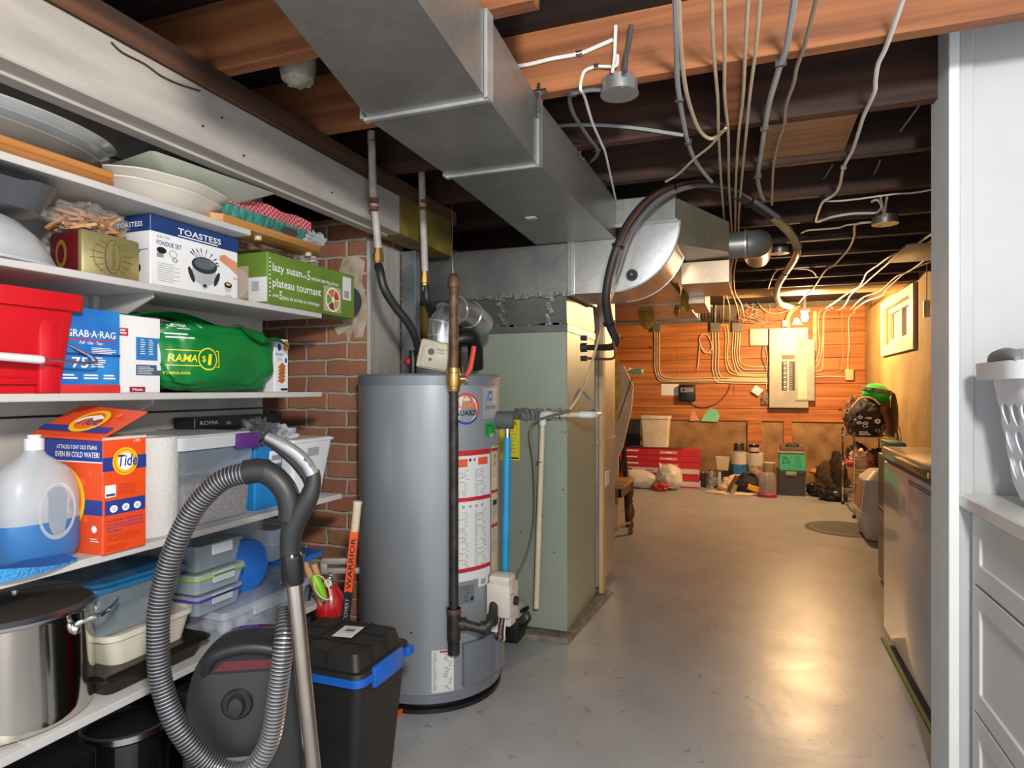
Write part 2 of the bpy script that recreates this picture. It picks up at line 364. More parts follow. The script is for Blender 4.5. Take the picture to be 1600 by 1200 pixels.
# knots
N = pk.node_tree.nodes; L = pk.node_tree.links; p = N['Principled BSDF']; tc = [n for n in N if n.type == 'TEX_COORD'][0]
vo = N.new('ShaderNodeTexVoronoi'); vo.inputs['Scale'].default_value = 3.3; L.new(tc.outputs['Object'], vo.inputs['Vector'])
rp = N.new('ShaderNodeValToRGB'); rp.color_ramp.elements[0].position = .04; rp.color_ramp.elements[1].position = .10; rp.color_ramp.elements[0].color = (0,0,0,1); L.new(vo.outputs['Distance'], rp.inputs[0])
mx = N.new('ShaderNodeMixRGB'); old = p.inputs['Base Color'].links[0].from_socket; mx.inputs[1].default_value = lin('#5a2c14'); L.new(rp.outputs[0], mx.inputs[0]); L.new(old, mx.inputs[2]); L.new(mx.outputs[0], p.inputs['Base Color'])
b = B(); b.box((-3.2, YB, 0), (2.0, YB+.08, .80), P('rough_foundation', '#a58158', .85, col2='#7c5c3b', ns=5, bs=9, bd=.3, det=7))
b.box((-3.2, YB, .80), (2.0, YB+.08, SUB+.1), P('cement_grey', '#6f6a60', .9)); wbk = struct('wall_back', b)
z = .80; g = random.Random(5); segs = []
while z < 2.2:
    h = min(.155, 2.26 - z); xj = g.choice([-.9, -.2, .55, 1.0])
    top_l = z < 2.0
    for xa, xb in ((-2.4, xj-.002), (xj+.001, XR-.001)):
        if not top_l: xa = max(xa, -.15)
        if xb > xa:
            b = B(); b.box((xa, YB-.022-g.uniform(0,.003), z+.002), (xb, YB-.001, z+h-.002), pk, .002, 1); b.v = [v - wbk.location for v in b.v]; link('plank', b, wbk)
    z += h + .001
for px0, px1 in ((1168, 1190), (1224, 1237)):
    a0 = onY(px0, 660, YB).x; a1 = onY(px1, 660, YB).x
    b = B(); b.box((a0, YB-.05, 0), (a1, YB-.001, .80), pk, .002, 1); b.v = [v - wbk.location for v in b.v]; link('stud', b, wbk)
b = B(); b.box((onY(975,660,YB).x, YB-.03, 0), (onY(1000,660,YB).x, YB-.001, .79), P('tar_black', '#2b2a28', .8)); b.v = [v - wbk.location for v in b.v]; link('dark_panel', b, wbk)
b = B(); a = onY(1110, 640, YB-.026)
pa = [(1095,658),(1103,645),(1110,638),(1120,640),(1124,650),(1122,659)]
b.add([(onY(x, y, YB-.0275).x, YB-.0275, onY(x, y, YB-.0275).z) for x, y in pa], [tuple(range(len(pa)))], P('mint_paint', '#7fd0a8', .6))
pa = [(1078,658),(1080,645),(1084,640),(1093,657)]
b.add([(onY(x, y, YB-.0275).x, YB-.0275, onY(x, y, YB-.0275).z) for x, y in pa], [tuple(range(len(pa)))], P('pink_paint', '#d99a7c', .6))
b.v = [v - wbk.location for v in b.v]; link('paint_splash', b, wbk)
# right wall with window opening
wm_ = P('ochre_wall', '#b0935f', .85, col2='#97794a', ns=2.5, bs=10, bd=.5, det=8)
Y0, Y1 = onX(1433, 600, XR).y, onX(1381, 600, XR).y; WZ0, WZ1 = 1.53, 2.07
b = B(); t0, t1 = Y0+.14, Y1-.14
for a, c in (((XR, 2.34, 0), (XR+.2, YB, WZ0+.1)), ((XR, 2.34, WZ1-.08), (XR+.2, YB, SUB)), ((XR, 2.34, WZ0+.1), (XR+.2, t0, WZ1-.08)), ((XR, t1, WZ0+.1), (XR+.2, YB, WZ1-.08))): b.box(a, c, wm_)
struct('wall_right', b)
b = B(); b.box((XR-.03, 4.1, 0), (XR, 5.35, SUB-.01), P('ochre_board', '#c9a566', .6)); b.box((XR-.03, 5.30, 1.4), (XR-.0, 5.36, SUB-.01), MT['ochre_board']); struct('trim_2', b)
wf = P('window_cream', '#cfc0a0', .5); t = tag(thing('window_1', None, None, (XR, (Y0+Y1)/2, WZ0)), kind='structure')
b = wparts(t)
for a, c in (((XR-.03, Y0, WZ0), (XR, Y1, WZ0+.1)), ((XR-.03, Y0, WZ1-.08), (XR, Y1, WZ1)), ((XR-.03, Y0, WZ0+.1), (XR, t0, WZ1-.08)), ((XR-.03, t1, WZ0+.1), (XR, Y1, WZ1-.08))): b.box(a, c, wf, .002, 1)
link('window_frame', b, t)
b = wparts(t)
for a, c in (((XR+.02, t0, WZ0+.1), (XR+.05, t1, WZ0+.15)), ((XR+.02, t0, WZ1-.13), (XR+.05, t1, WZ1-.08)), ((XR+.02, t0, WZ0+.15), (XR+.05, t0+.06, WZ1-.13)), ((XR+.02, t1-.06, WZ0+.15), (XR+.05, t1, WZ1-.13)), ((XR+.02,(t0+t1)/2-.02, WZ0+.15),(XR+.05,(t0+t1)/2+.02, WZ1-.13))): b.box(a, c, wf)
link('sash', b, t)
b = wparts(t); b.box((XR+.055, t0+.05, WZ0+.14), (XR+.06, t1-.05, WZ1-.12), P('frosted_pane', '#dbe1ea', .35, trans=.7, na=.02)); link('pane', b, t)
# near partition (laundry side)
pw = P('partition_white', '#babcbe', .55, na=.03); jw = P('jamb_white_lifted', '#e9ecee', .5, na=.03)  # jamb end painted lighter to offset the shade on that face
b = B(); b.box((.556, 2.17, 0), (3.0, 2.335, SUB+.2), pw); struct('wall_front', b)
b = B(); b.box((.530, 2.150, 0), (.556, 2.345, SUB+.2), jw, .002, 1); b.box((.5565, 2.152, 0), (.59, 2.17, SUB+.2), pw, .002, 1)
for zz in (.30, .72, 1.02, 1.26, 1.56): b.push(frame((.5298, 2.26, zz), (0,-1,0), (0,0,1))).disc(0, 0, .0035, .0035, gink, 1).pop()
struct('trim_3', b)
# ------------------------------------------------------------------ furnace, ducts, water heater
grn = P('furnace_green', '#98a191', .42, .1, col2='#8e9788', ns=1.5); tapem = P('foil_tape', '#9b9a96', .4, .8, ns=30, col2='#7c7b78', bs=60, bd=.4)
FX0, FX1, FY = -1.395, -.832, 3.0
t = thing('furnace', 'tall grey-green furnace cabinet standing behind the water heater', 'furnace', ((FX0+FX1)/2, FY+.3, 0.02))
b = wparts(t); b.box((FX0, FY, .025), (FX1, FY+.62, 1.075), grn, .004, 1); b.box((FX0+.03, FY+.03, .02), (FX1-.03, FY+.6, .026), blk)
g = random.Random(2)
for x, y in ((1040,600),):
    pass
for px, py in ((883,675),(880,765),(905,790),(912,820),(898,838),(814,832),(866,863)):
    q = onY(px, py, FY) if px < 896 else onX(px, py, FX1)
    b.push(frame((q.x, FY-.0002, q.z), (1,0,0), (0,0,1)) if px < 896 else frame((FX1+.0002, q.y, q.z), (0,1,0), (0,0,1))).disc(0, 0, .004, .004, dk).pop()
link('lower_cabinet', b, t)
b = wparts(t); b.box((FX0, FY, 1.08), (FX1, FY+.62, 1.495), grn, .004, 1); link('upper_cabinet', b, t)
b = wparts(t); b.box((FX0, FY-.004, 1.055), (-1.10, FY, 1.09), P('joint_strip', '#4e5450', .5)); link('joint_strip', b, t)
b = wparts(t); g = random.Random(4)
for k in range(12):
    a = -1.10 + k*.0225; b.box((a, FY-.006-g.random()*.003, 1.05-g.random()*.008), (a+.024, FY, 1.10+g.random()*.01), tapem)
b.box((FX1, FY, 1.05), (FX1+.004, FY+.3, 1.10), tapem); link('foil_tape', b, t)
b = wparts(t); b.box((FX0-.01, FY-.006, 1.478), (FX1+.004, FY+.63, 1.515), galv('galv_collar', '#7c8480', '#5f6663', .4), .002, 1)
for k in range(30):
    a = FX0 + g.random()*.54; b.box((a, FY-.009, 1.508+g.random()*.006), (a+.01+g.random()*.03, FY-.004, 1.518+g.random()*.006), tapem)
link('top_collar', b, t)
# yellow sticker
b = wparts(t); q0 = onY(783, 718, FY); q1 = onY(812, 655, FY); ys = P('sticker_yellow', '#e0d21f', .5)
b.push(frame((q0.x-.02, FY-.0005, q0.z), (1,0,0), (0,0,1))); w_ = q1.x-q0.x+.02; h_ = q1.z-q0.z
b.rect(0, 0, w_, h_, ys, 1); b.text('xet.', w_*.55, h_*.86, h_*.1, ink, l=2); b.lines(w_*.25, h_*.72, w_*.9, 7, h_*.085, gink); b.rect(w_*.62, .006, w_*.97, .014, ink, 2); b.pop(); link('yellow_notice', b, t)
# return air drop behind
t2 = thing('return_air_box', 'warm lit sheet metal return air box standing behind the furnace', 'duct', (-1.1, 3.9, 0))
b = wparts(t2); rm = galv('galv_warm_lit', '#b4aea4', '#97918a', .42); b.box((-1.38, 3.63, .06), (-.822, 4.12, 2.0), rm, .003, 1); link('box_body', b, t2)  # warm light tinted into the sheet metal colour
b = wparts(t2); b.box((-.822, 3.66, .02), (-.800, 3.72, 2.0), wood('light_stud', '#d7b78b', '#b98f60', 'Z')); link('wooden_stud', b, t2)
b = wparts(t2); q = onX(930, 810, -.815); b.box((-.824, 3.80, .62), (-.812, 3.90, .70), wht); link('filter_tab', b, t2)
b = wparts(t2); b.box((-.8215, 3.76, .95), (-.8205, 3.77, 1.45), blk); b.box((-.823, 3.63, .88), (-.815, 4.12, .90), rm); link('seam', b, t2)
# concrete pad
b = B(); pd = P('rough_concrete', '#8a8478', .9, col2='#6c665c', ns=14, bs=30, bd=.6)
b.hexa([(-1.5, 2.86, .001), (-.80, 2.92, .001), (-.755, 3.75, .001), (-1.5, 3.75, .001), (-1.5, 2.88, .018), (-.82, 2.94, .018), (-.775, 3.73, .018), (-1.5, 3.73, .018)], pd)
solo('concrete_pad', 'low crumbling concrete pad under the furnace', 'pad', b)
# plenum + transverse duct + elbow
t = thing('supply_plenum', 'galvanised duct box running across the top of the furnace', 'duct', (-1.1, 3.2, 1.52))
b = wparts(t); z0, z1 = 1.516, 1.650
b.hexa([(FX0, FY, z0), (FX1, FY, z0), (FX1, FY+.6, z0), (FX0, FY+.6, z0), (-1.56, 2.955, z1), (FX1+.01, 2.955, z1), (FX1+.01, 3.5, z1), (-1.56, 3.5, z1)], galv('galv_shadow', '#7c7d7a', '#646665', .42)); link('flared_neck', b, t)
b = wparts(t)
for px in (782, 862):
    q0 = onY(px, 460, 2.95); q1 = onY(px+6 if px < 800 else px-6, 508, 2.99)
    for k in range(8):
        f0, f1 = k/8, (k+1)/8+.01; a = q0.lerp(q1, f0); c = q0.lerp(q1, f1); d = .012*math.sin(k*2.1)
        b.hexa([(a.x-.012+d, a.y-.005, c.z), (a.x+.012+d, a.y-.005, c.z), (a.x+.012+d, a.y+.02, c.z), (a.x-.012+d, a.y+.02, c.z), (a.x-.012+d, a.y-.008, a.z), (a.x+.012+d, a.y-.008, a.z), (a.x+.012+d, a.y+.02, a.z), (a.x-.012+d, a.y+.02, a.z)], tapem)
for k in range(14):
    x = -1.28 + k*.034; b.box((x, 2.938, 1.642+.006*math.sin(k*1.7)), (x+.035, 2.952, 1.660+.004*math.sin(k*2.9)), tapem)
link('crumpled_foil_tape', b, t)
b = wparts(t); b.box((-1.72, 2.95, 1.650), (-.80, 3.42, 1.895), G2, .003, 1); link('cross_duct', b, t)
b = wparts(t); b.box((-.815, 2.94, 1.643), (-.795, 3.43, 1.902), G1, .002, 1); b.box((-.80, 2.943, 1.643), (-.783, 3.43, 1.902), G3, .002, 1); link('drive_cleat', b, t)
b = wparts(t); ex = galv('galv_facet', '#c3c2bd', '#a7a6a2', .3)
# quilted section (cross-broken sheet)
x0, x1 = -.783, -.60; zb, zt = 1.650, 1.895; cx, cz = -.69, 1.77
for yy, sg in ((2.95, -1),):
    b.add([(x0,yy,zb),(x1,yy,zb),(x1,yy,zt),(x0,yy,zt),(cx,yy-.008,cz)], [(0,1,4),(1,2,4),(2,3,4),(3,0,4)], ex)
b.box((x0, 2.951, zb), (x1, 3.36, zt), ex); link('quilted_section', b, t)
b = wparts(t)  # elbow turning up
ecx, ecz, Ro, Ri = -.60, 1.955, .305, .06; A = [-90 + 90*k/14 for k in range(15)]
fr = [(ecx + Ro*math.cos(R(a)), ecz + Ro*math.sin(R(a))) for a in A]; inn = [(ecx + Ri*math.cos(R(a)), ecz + Ri*math.sin(R(a))) for a in A]
ya, yb = 2.95, 3.30; n = len(A); fm = galv('galv_elbow_face', '#c4c6c8', '#b4b7b9', .36); om = galv('galv_elbow_band', '#c9b49c', '#b09a82', .28)
vs = [(x, ya, z) for x, z in fr] + [(x, ya, z) for x, z in inn] + [(x, yb, z) for x, z in fr] + [(x, yb, z) for x, z in inn]
mid = (-.47, ya-.010, 1.80)
vs.append(mid); fs = []; ms = []
loop = list(range(n)) + [n+i for i in reversed(range(n))]
for i in range(len(loop)): fs.append((loop[i], loop[(i+1) % len(loop)], 4*n)); ms.append(fm)
for i in range(n-1): fs.append((i+1, i, 2*n+i, 2*n+i+1)); ms.append(om); fs.append((2*n+i, 2*n+i+1, 3*n+i+1, 3*n+i)[::-1]); ms.append(fm); fs.append((n+i, n+i+1, 3*n+i+1, 3*n+i)); ms.append(fm)
b.add(vs, fs, ms); b.tube([(x, ya-.001, z) for x, z in fr], .004, G3, 6); b.tube([(x, yb, z) for x, z in fr], .004, G3, 6); link('elbow', b, t)
b = wparts(t); q = onY(988, 430, 2.942); b.cyl(q, q + Vector((0,-.012,0)), .026, dk, 20); b.cyl(q + Vector((0,-.012,0)), q + Vector((0,-.02,0)), .016, blk, 16); b.cyl(q + Vector((0,-.02,0)), q + Vector((0,-.026,0)), .006, steel, 10); link('round_plug', b, t)
b = wparts(t); b.box((-.70, 2.955, 1.955), (-.315, 3.30, 2.078), G1, .003, 1); b.box((-.71, 2.944, 1.945), (-.305, 3.31, 1.965), G3, .002, 1); link('riser', b, t)
b = wparts(t)  # transition to the right
b.hexa([(-.315, 3.0, 1.86), (-.10, 3.28, 1.865), (-.10, 3.62, 1.865), (-.315, 3.42, 1.86), (-.315, 3.0, 2.07), (-.10, 3.28, 2.01), (-.10, 3.62, 2.01), (-.315, 3.42, 2.07)], galv('galv_transition', '#b3ae9a', '#96917f', .4)); link('transition_box', b, t)
b = wparts(t); b.box((-.34, 3.42, 1.74), (-.10, 3.90, 1.855), om, .003, 1); b.box((-.345, 3.9, 1.70), (-.25, 4.4, 1.83), om, .003, 1); link('branch_box', b, t)
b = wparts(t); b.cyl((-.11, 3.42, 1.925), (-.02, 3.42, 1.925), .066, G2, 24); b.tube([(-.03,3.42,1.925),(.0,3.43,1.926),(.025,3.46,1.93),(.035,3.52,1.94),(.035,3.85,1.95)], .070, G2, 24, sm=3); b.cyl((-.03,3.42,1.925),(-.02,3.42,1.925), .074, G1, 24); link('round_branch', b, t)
# rear trunk
t = thing('rear_trunk_duct', 'low rear duct with yellow insulation poking out near the plank wall', 'duct', (-.8, 5.0, 1.78))
b = wparts(t); b.box((-1.25, 3.55, 1.80), (-.42, 5.75, 2.0), om, .004, 1); link('trunk', b, t)
b = wparts(t); b.box((-1.255, 4.62, 1.795), (-.415, 4.65, 2.005), G3); b.box((-1.255, 5.70, 1.79), (-.41, 5.73, 2.005), G3); link('seam_band', b, t)
ins = P('yellow_insulation', '#d9b64a', .9, col2='#b08a2c', ns=30, bs=60, bd=1)
for px, py, s_ in ((1010,495,.09),(1078,465,.08),(1058,488,.03)):
    b = wparts(t); q = onz(px, py-12, 1.83); q.z = 1.775
    b.blob(q, (s_*.7, .03, s_), P('yellow_insulation', '#e0bb4c', .9), seed=px, amp=.25, fr=1.3, sub=3); link('insulation_tuft', b, t)
# main trunk duct overhead
t = thing('main_trunk_duct', 'large galvanised duct hanging from the joists at the top of the photo', 'duct', (-.75, 1.7, 1.88))
def ductseg(P0, P1, zb0, zt0, zb1, zt1, m):  # P=(xl,xr,y)
    return [(P0[0],P0[2],zb0),(P0[1],P0[2],zb0),(P1[1],P1[2],zb1),(P1[0],P1[2],zb1),(P0[0],P0[2],zt0),(P0[1],P0[2],zt0),(P1[1],P1[2],zt1),(P1[0],P1[2],zt1)]
def quilt(b, p, m, d=.006):   # box whose bottom and right faces are cross-broken
    p = [Vector(v) for v in p]; cb = (p[0]+p[1]+p[2]+p[3])/4 - Vector((0,0,d)); cr = (p[1]+p[2]+p[6]+p[5])/4 + Vector((d,0,0))
    b.add(p + [cb, cr], [(1,0,8),(2,1,8),(3,2,8),(0,3,8),(1,2,9),(2,6,9),(6,5,9),(5,1,9),(4,5,6,7),(0,1,5,4),(2,3,7,6),(3,0,4,7)], m)
gd = galv('galv_trunk', '#979590', '#83827e', .36)
b = wparts(t); quilt(b, ductseg((-.73,-.52,.70), (-.90,-.58,1.385), 1.88, 2.079, 1.88, 2.079, gd), gd); link('taper_section', b, t)
b = wparts(t); quilt(b, ductseg((-.905,-.577,1.385), (-.905,-.604,1.848), 1.88, 2.079, 1.88, 2.079, gd), gd); link('middle_section', b, t)
b = wparts(t); quilt(b, ductseg((-.905,-.604,1.848), (-.97,-.585,2.95), 1.88, 2.079, 1.896, 2.079, gd), gd, .002); link('far_section', b, t)
for y_, xl, xr in ((1.385,-.905,-.577),(1.848,-.907,-.602)):
    b = wparts(t); b.box((xl-.004, y_-.006, 1.872), (xr+.004, y_+.006, 1.880), G3); b.box((xr, y_-.018, 1.874), (xr+.008, y_+.018, 2.079), G3); b.box((xl-.008, y_-.018, 1.874), (xl, y_+.018, 2.079), G3); link('drive_cleat', b, t)
b = wparts(t); q = onz(830, 343, 1.88); b.box((q.x-.02, q.y-.015, 1.884), (q.x+.02, q.y+.015, 1.8885), wht); link('small_label', b, t)
b = wparts(t); b.tube([(-.585,1.80,2.10),(-.585,1.80,2.01)], .006, steel, 6); b.box((-.60,1.79,2.074),(-.56,1.815,2.079), steel); link('hanger_strap', b, t)
# small stone-like box between joists (upper left)
b = B(); q = onz(465, 112, 2.12); b.lathe([(.02,-.05),(.045,-.035),(.052,0),(.05,.05)], P('dusty_metal', '#a39b8a', .7, ns=20, na=.4), 20); b.v = [v + Vector((q.x, q.y, 2.13)) for v in b.v]
for a in range(6): b.cyl(Vector((q.x,q.y,2.09))+Vector((.03*math.cos(a),.03*math.sin(a),0)), Vector((q.x,q.y,2.085))+Vector((.03*math.cos(a),.03*math.sin(a),0)), .008, MT['dusty_metal'], 8)
solo('junction_box', 'dusty old round junction box high between the joists at the upper left', 'junction box', b)
# ---------------- water heater
HX, HYY, HR = -1.245, 2.375, .288
PH0 = math.atan2(-HYY, -HX)            # heading of the side turned to the laundry room
t = thing('water_heater', 'tall grey cylindrical gas water heater with red and white warning labels', 'water heater', (HX, HYY, 0))
hg = P('heater_grey', '#8b9095', .34, .25, ns=2, na=.06, coat=.2); hg2 = P('heater_grey_rim', '#767b84', .38, .2)
b = B(); b.lathe([(HR,.055),(HR,1.225)], hg, 72); link('jacket', b, t)
b = B(); b.lathe([(HR+.003,1.215),(HR+.004,1.25),(HR-.004,1.258),(.0,1.262)], hg2, 72); link('top_cap', b, t)
b = B(); b.lathe([(HR-.03,.0),(HR+.004,.0),(HR+.004,.016),(HR-.02,.018),(HR-.02,.03)], blk, 64); b.lathe([(HR-.04,.02),(HR-.03,.045)], blk, 48); link('base_stand', b, t)
b = B(); b.lathe([(HR-.012,.034),(HR+.004,.036),(HR+.004,.066),(HR,.068)], hg2, 72); link('bottom_ring', b, t)
def cw(v):   # wrap flat coords (arc from facing line, height, lift) on the jacket
    a = PH0 + v.x/HR; r = HR + .0006 + v.z; return Vector((r*math.cos(a), r*math.sin(a), v.y))
def arcs(px): return HR*math.asin(max(-.999, min(.999, (px-674)/109.0)))
red = P('label_red', '#b3202e', .5); org = P('label_orange', '#e0572c', .5); cream = P('label_cream', '#cdb795', .55); lw = P('label_white', '#cfd0d0', .5, na=.03)
b = B(); b.warp = cw; x0, x1 = arcs(703), arcs(762); z1, z0 = .968, .475
b.rect(x0, z0, x1, z1, lw, 1, 14); b.rect(x0, z1-.02, x1, z1, red, 3, 14)
xm = (x0+x1)/2
b.rect(x0+.012, z1-.062, x0+.068, z1-.032, org, 3, 5); b.rect(xm+.022, z1-.058, x1-.02, z1-.030, org, 3, 5); b.rect(xm-.022, z1-.042, xm-.012, z1-.032, ink, 3); b.rect(xm, z1-.042, xm+.008, z1-.032, red, 3)
for xx, ww in ((x0+.012, .062), (xm+.005, .062)):
    b.lines(xx, z1-.075, xx+ww, 14, .0085, gink, .3, 3, int(ww*1000)+int(xx*100))
b.rect(x0, .775, x1, .790, red, 3, 14)
for k in range(5): b.disc(x0+.02+k*.03, .755, .006, .006, gink, 3, 8)
for xx, ww in ((x0+.012, .062), (xm+.005, .062)): b.lines(xx, .735, xx+ww, 25, .0085, gink, .3, 3, 9+int(xx*100))
b.rect(x0, .508, x1, .524, red, 3, 14); b.rect(x0+.03, .478, x0+.06, .50, lw, 3)
link('warning_label', b, t)
b = B(); b.warp = cw; x0, x1 = arcs(764), arcs(775.5); b.rect(x0, .42, x1, .975, cream, 1, 6)
for zz in (.966, .80, .665): b.rect(x0, zz-.012, x1, zz, red, 3, 6)
for zz in (.95, .79, .72, .65): b.lines(x0+.006, zz-.05, x1-.004, 6, .009, gink, .3, 3, int(zz*100))
b.disc((x0+x1)/2, .92, .01, .022, red, 3, 14); b.disc((x0+x1)/2, .92, .006, .015, cream, 4, 14); b.rect((x0+x1)/2-.02, .74, (x0+x1)/2+.02, .76, ink, 3); link('side_label', b, t)
b = B(); b.warp = cw; cx = arcs(725); cz = 1.126; rr_ = .060; dblue = P('label_blue', '#20408e', .5)
b.disc(cx, cz, rr_, rr_, lw, 1, 48); b.ring(cx, cz, rr_*.86, rr_, P('ring_red', '#c8323a', .5), 3, -35, 215, 40); b.ring(cx, cz, rr_*.86, rr_, dblue, 3, 215, 325, 20)
fo = P('flame_orange', '#ef6a1e', .5)
b.text('FLAME', cx-.048, cz+.004, .021, fo, w=.096, l=4); b.text('GUARD', cx-.047, cz-.026, .021, ink, w=.094, l=4)
b.poly([(cx-.015,cz+.03),(cx-.012,cz+.045),(cx-.006,cz+.036),(cx,cz+.052),(cx+.006,cz+.036),(cx+.012,cz+.044),(cx+.015,cz+.03)], P('flame_yellow', '#f0c070', .5), 3); link('round_emblem', b, t)
b = B(); b.warp = cw; x0, x1 = arcs(750), arcs(774); b.rect(x0, 1.085, x1, 1.205, P('badge_silver', '#a9b0b8', .35, .3), 1, 8)
bl = P('logo_blue', '#1f5fa6', .5); xc = (x0+x1)/2-.012
b.poly([(xc-.018,1.155),(xc+.014,1.155),(xc+.022,1.192),(xc-.008,1.192)], bl, 3); b.text('JW', xc-.011, 1.163, .020, lw, w=.024, l=4, shear=.2); b.text('John Wood', x0+.012, 1.122, .017, bl, w=.085, l=3, shear=.15); link('maker_badge', b, t)
b = B(); b.warp = cw; x0, x1 = arcs(753.5), arcs(771); gr_ = P('sticker_green', '#1f9a4c', .5)
b.rect(x0, 1.012, x1, 1.068, gr_, 1, 6); b.rect(x0+.03, 1.014, x0+.06, 1.024, P('tag_beige','#c9b27a',.6), 3); b.lines(x0+.008, 1.06, x1-.01, 3, .012, P('green_ink', '#0e6b33', .5), .5, 3); link('green_sticker', b, t)
b = B(); b.warp = cw; x0, x1 = arcs(699), arcs(737); b.rect(x0, .39, x1, .46, P('plate_grey', '#74797e', .45, .3), 1, 8); b.lines(x0+.01, .452, x1-.02, 6, .01, ink, .25, 3); b.rect(x1-.018, .398, x1-.006, .412, ink, 3)
b.rect(arcs(743), .44, arcs(759), .475, lw, 1, 5); b.rect(arcs(747), .448, arcs(754), .468, gink, 3); link('rating_plate', b, t)
b = B(); b.warp = cw; x0, x1 = arcs(676), arcs(707); b.rect(x0, .075, x1, .232, lw, 1, 8); b.lines(x0+.005, .224, x1-.005, 22, .0066, gink, .45, 3, 4); b.rect(x0+.03, .222, x0+.06, .229, red, 4); link('lower_label', b, t)
# burner door box
b = B(); b.warp = cw; x0, x1 = arcs(719), arcs(765)
pts = []
def shell(x0, x1, za, zb, d, m, n=10):
    vs = []; 
    for i in range(n+1):
        x = x0+(x1-x0)*i/n; vs += [(x, za, 0), (x, za, d), (x, zb, d), (x, zb, 0)]
    fs = [(4*i+j, 4*i+4+j, 4*i+5+j, 4*i+1+j) for i in range(n) for j in range(3)] + [(0,1,2,3), (4*n+3,4*n+2,4*n+1,4*n)]
    b.add(vs, fs, m)
shell(x0, x1, .085, .245, .018, hg2); shell(x1-.004, x1+.045, .10, .262, .035, hg2, 6); shell(x1+.0, x1+.046, .115, .125, .038, hg2, 6); shell(x1+.0, x1+.046, .235, .245, .038, hg2, 6)
b.warp = None; link('burner_door', b, t)
b = B(); b.warp = cw; 
for px, z in ((648,.30),(697,.05)): b.disc(arcs(px), z, .004, .004, ink, 3, 8)
b.warp = None; link('screw', b, t)
# gas valve
def cpos(px, z, d=0): return cw(Vector((arcs(px), z, d)))
b = B(); vw = P('valve_ivory', '#cfc7ba', .4); q = cpos(764, .40, .05)
d = Vector((math.cos(PH0+1.05), math.sin(PH0+1.05), 0)); sd = Vector((-d.y, d.x, 0))
Mx = Matrix((sd, Vector((0,0,1)).cross(sd)*1, Vector((0,0,1)))).transposed().to_4x4(); Mx.translation = q - Vector((0,0,.005))
b.push(Mx); b.box((-.045,-.05,-.075), (.05,.05,.055), vw, .01); b.prism([(-.035,.055),(.035,.055),(.02,.085),(-.02,.085)], -.04, .045, vw) if False else b.box((-.038,-.045,.05),(.04,.045,.085), vw, .014)
b.box((-.015,-.04,-.115),(.045,.045,-.07), vw, .006); b.pop(); link('gas_valve', b, t)
b = B(); b.push(Mx); f = -1
b.push(frame((0.005, -.0505, -.015), (1,0,0), (0,0,1))); b.lathe([(.018,0),(.017,.012),(0,.013)], blk, 20); b.rect(-.028, .045, .028, .068, P('label_pinkish','#d8b9a2',.5), 1); b.rect(-.04,.03,-.015,.034, red, 2); b.pop(); b.pop(); link('valve_dial', b, t)
b = B(); a = cpos(760, .30, .07)
for k, mm in enumerate((ink, P('wire_pink','#b5687a',.5), dk, lw)):
    b.tube([a+Vector((k*.006-.01,0,.03)), a+Vector((k*.01-.02,-.01-.004*k,-.03)), a+Vector((.01*k-.03,.0,-.07)), cpos(762,.25,.02)], .003, mm, 6, sm=5)
b.box(a+Vector((-.045,-.02,-.035)), a+Vector((-.02,-.0,-.005)), lw); link('valve_wires', b, t)
b = B(); 
for k in range(3): b.tube([cpos(758,.44-.02*k,.01), cpos(757,.42-.02*k,.035), cpos(757,.36-.02*k,.035)], .008, blk, 6, sm=4)
link('valve_cable', b, t)
# relief outlet at the right, with blue pipe
b = B(); q = cpos(776, 1.075, .0); dr = Vector((math.cos(PH0+1.35), math.sin(PH0+1.35), 0)); b.cyl(q - dr*.02, q + dr*.065, .036, P('foam_grey', '#4b4d50', .8, bs=50, bd=.5), 24); b.tube([q+dr*.04+Vector((0,0,-.03)), q+dr*.04+Vector((0,0,-.075))], .011, steel, 12); link('relief_valve', b, t)
b = B(); b.tube([q+dr*.04+Vector((0,0,-.07)), q+dr*.03+Vector((.0,0,-.70))], .0155, P('pex_blue', '#1b8cc2', .4), 14); link('blue_drain_pipe', b, t)
# draft hood / power vent box + flue
b = B(); q = onD(679, 556, 2.50) - Vector(t.location); M0 = Matrix.Translation(q) @ RZ(22) @ RX(0) @ RY(12)
iv = P('vent_ivory', '#b9b09b', .45)
b.push(M0); b.box((-.062,-.03,-.058),(.062,.03,.058), iv, .012); b.box((-.045,-.036,-.05),(.058,-.028,.03), iv, .006)
b.push(frame((-.012,-.0365,.012),(1,0,0),(0,0,1))); b.ring(0,0,.016,.024,iv,2); b.disc(0,0,.012,.012,blk,3); b.disc(.002,-.03,.006,.006,blk,3); b.rect(.02,.0,.05,.003,gink,2); b.rect(.02,.01,.045,.013,gink,2); b.pop()
b.box((-.05,-.02,-.085),(.06,.03,-.055), dk, .004); b.pop(); link('damper_motor', b, t)
b = B(); q2 = q + Vector((-.02,-.03,-.08)); b.tube([q2, q2+Vector((-.015,-.03,-.02)), q2+Vector((.01,-.04,-.045)), q2+Vector((.03,-.045,-.055))], .007, lw, 8, sm=5); b.push(Matrix.Translation(q2+Vector((.035,-.045,-.062))) @ RY(25)); b.box((-.025,-.008,-.008),(.02,.008,.008), P('connector_grey','#8c8c86',.5), .002); b.pop(); link('plug_lead', b, t)
b = B(); fl_ = P('flue_metal', '#b9bcbd', .24, .8, na=.2)
def loc3(px, py, D): return onD(px, py, D) - Vector(t.location)
pth = [Vector((loc3(690,560,2.68).x, loc3(690,560,2.68).y, 1.262)), loc3(690,525,2.68), loc3(691,508,2.68), loc3(700,492,2.70), loc3(716,484,2.74), loc3(735,492,2.80), loc3(752,506,2.92)]
b.tube(pth, .058, fl_, 26)
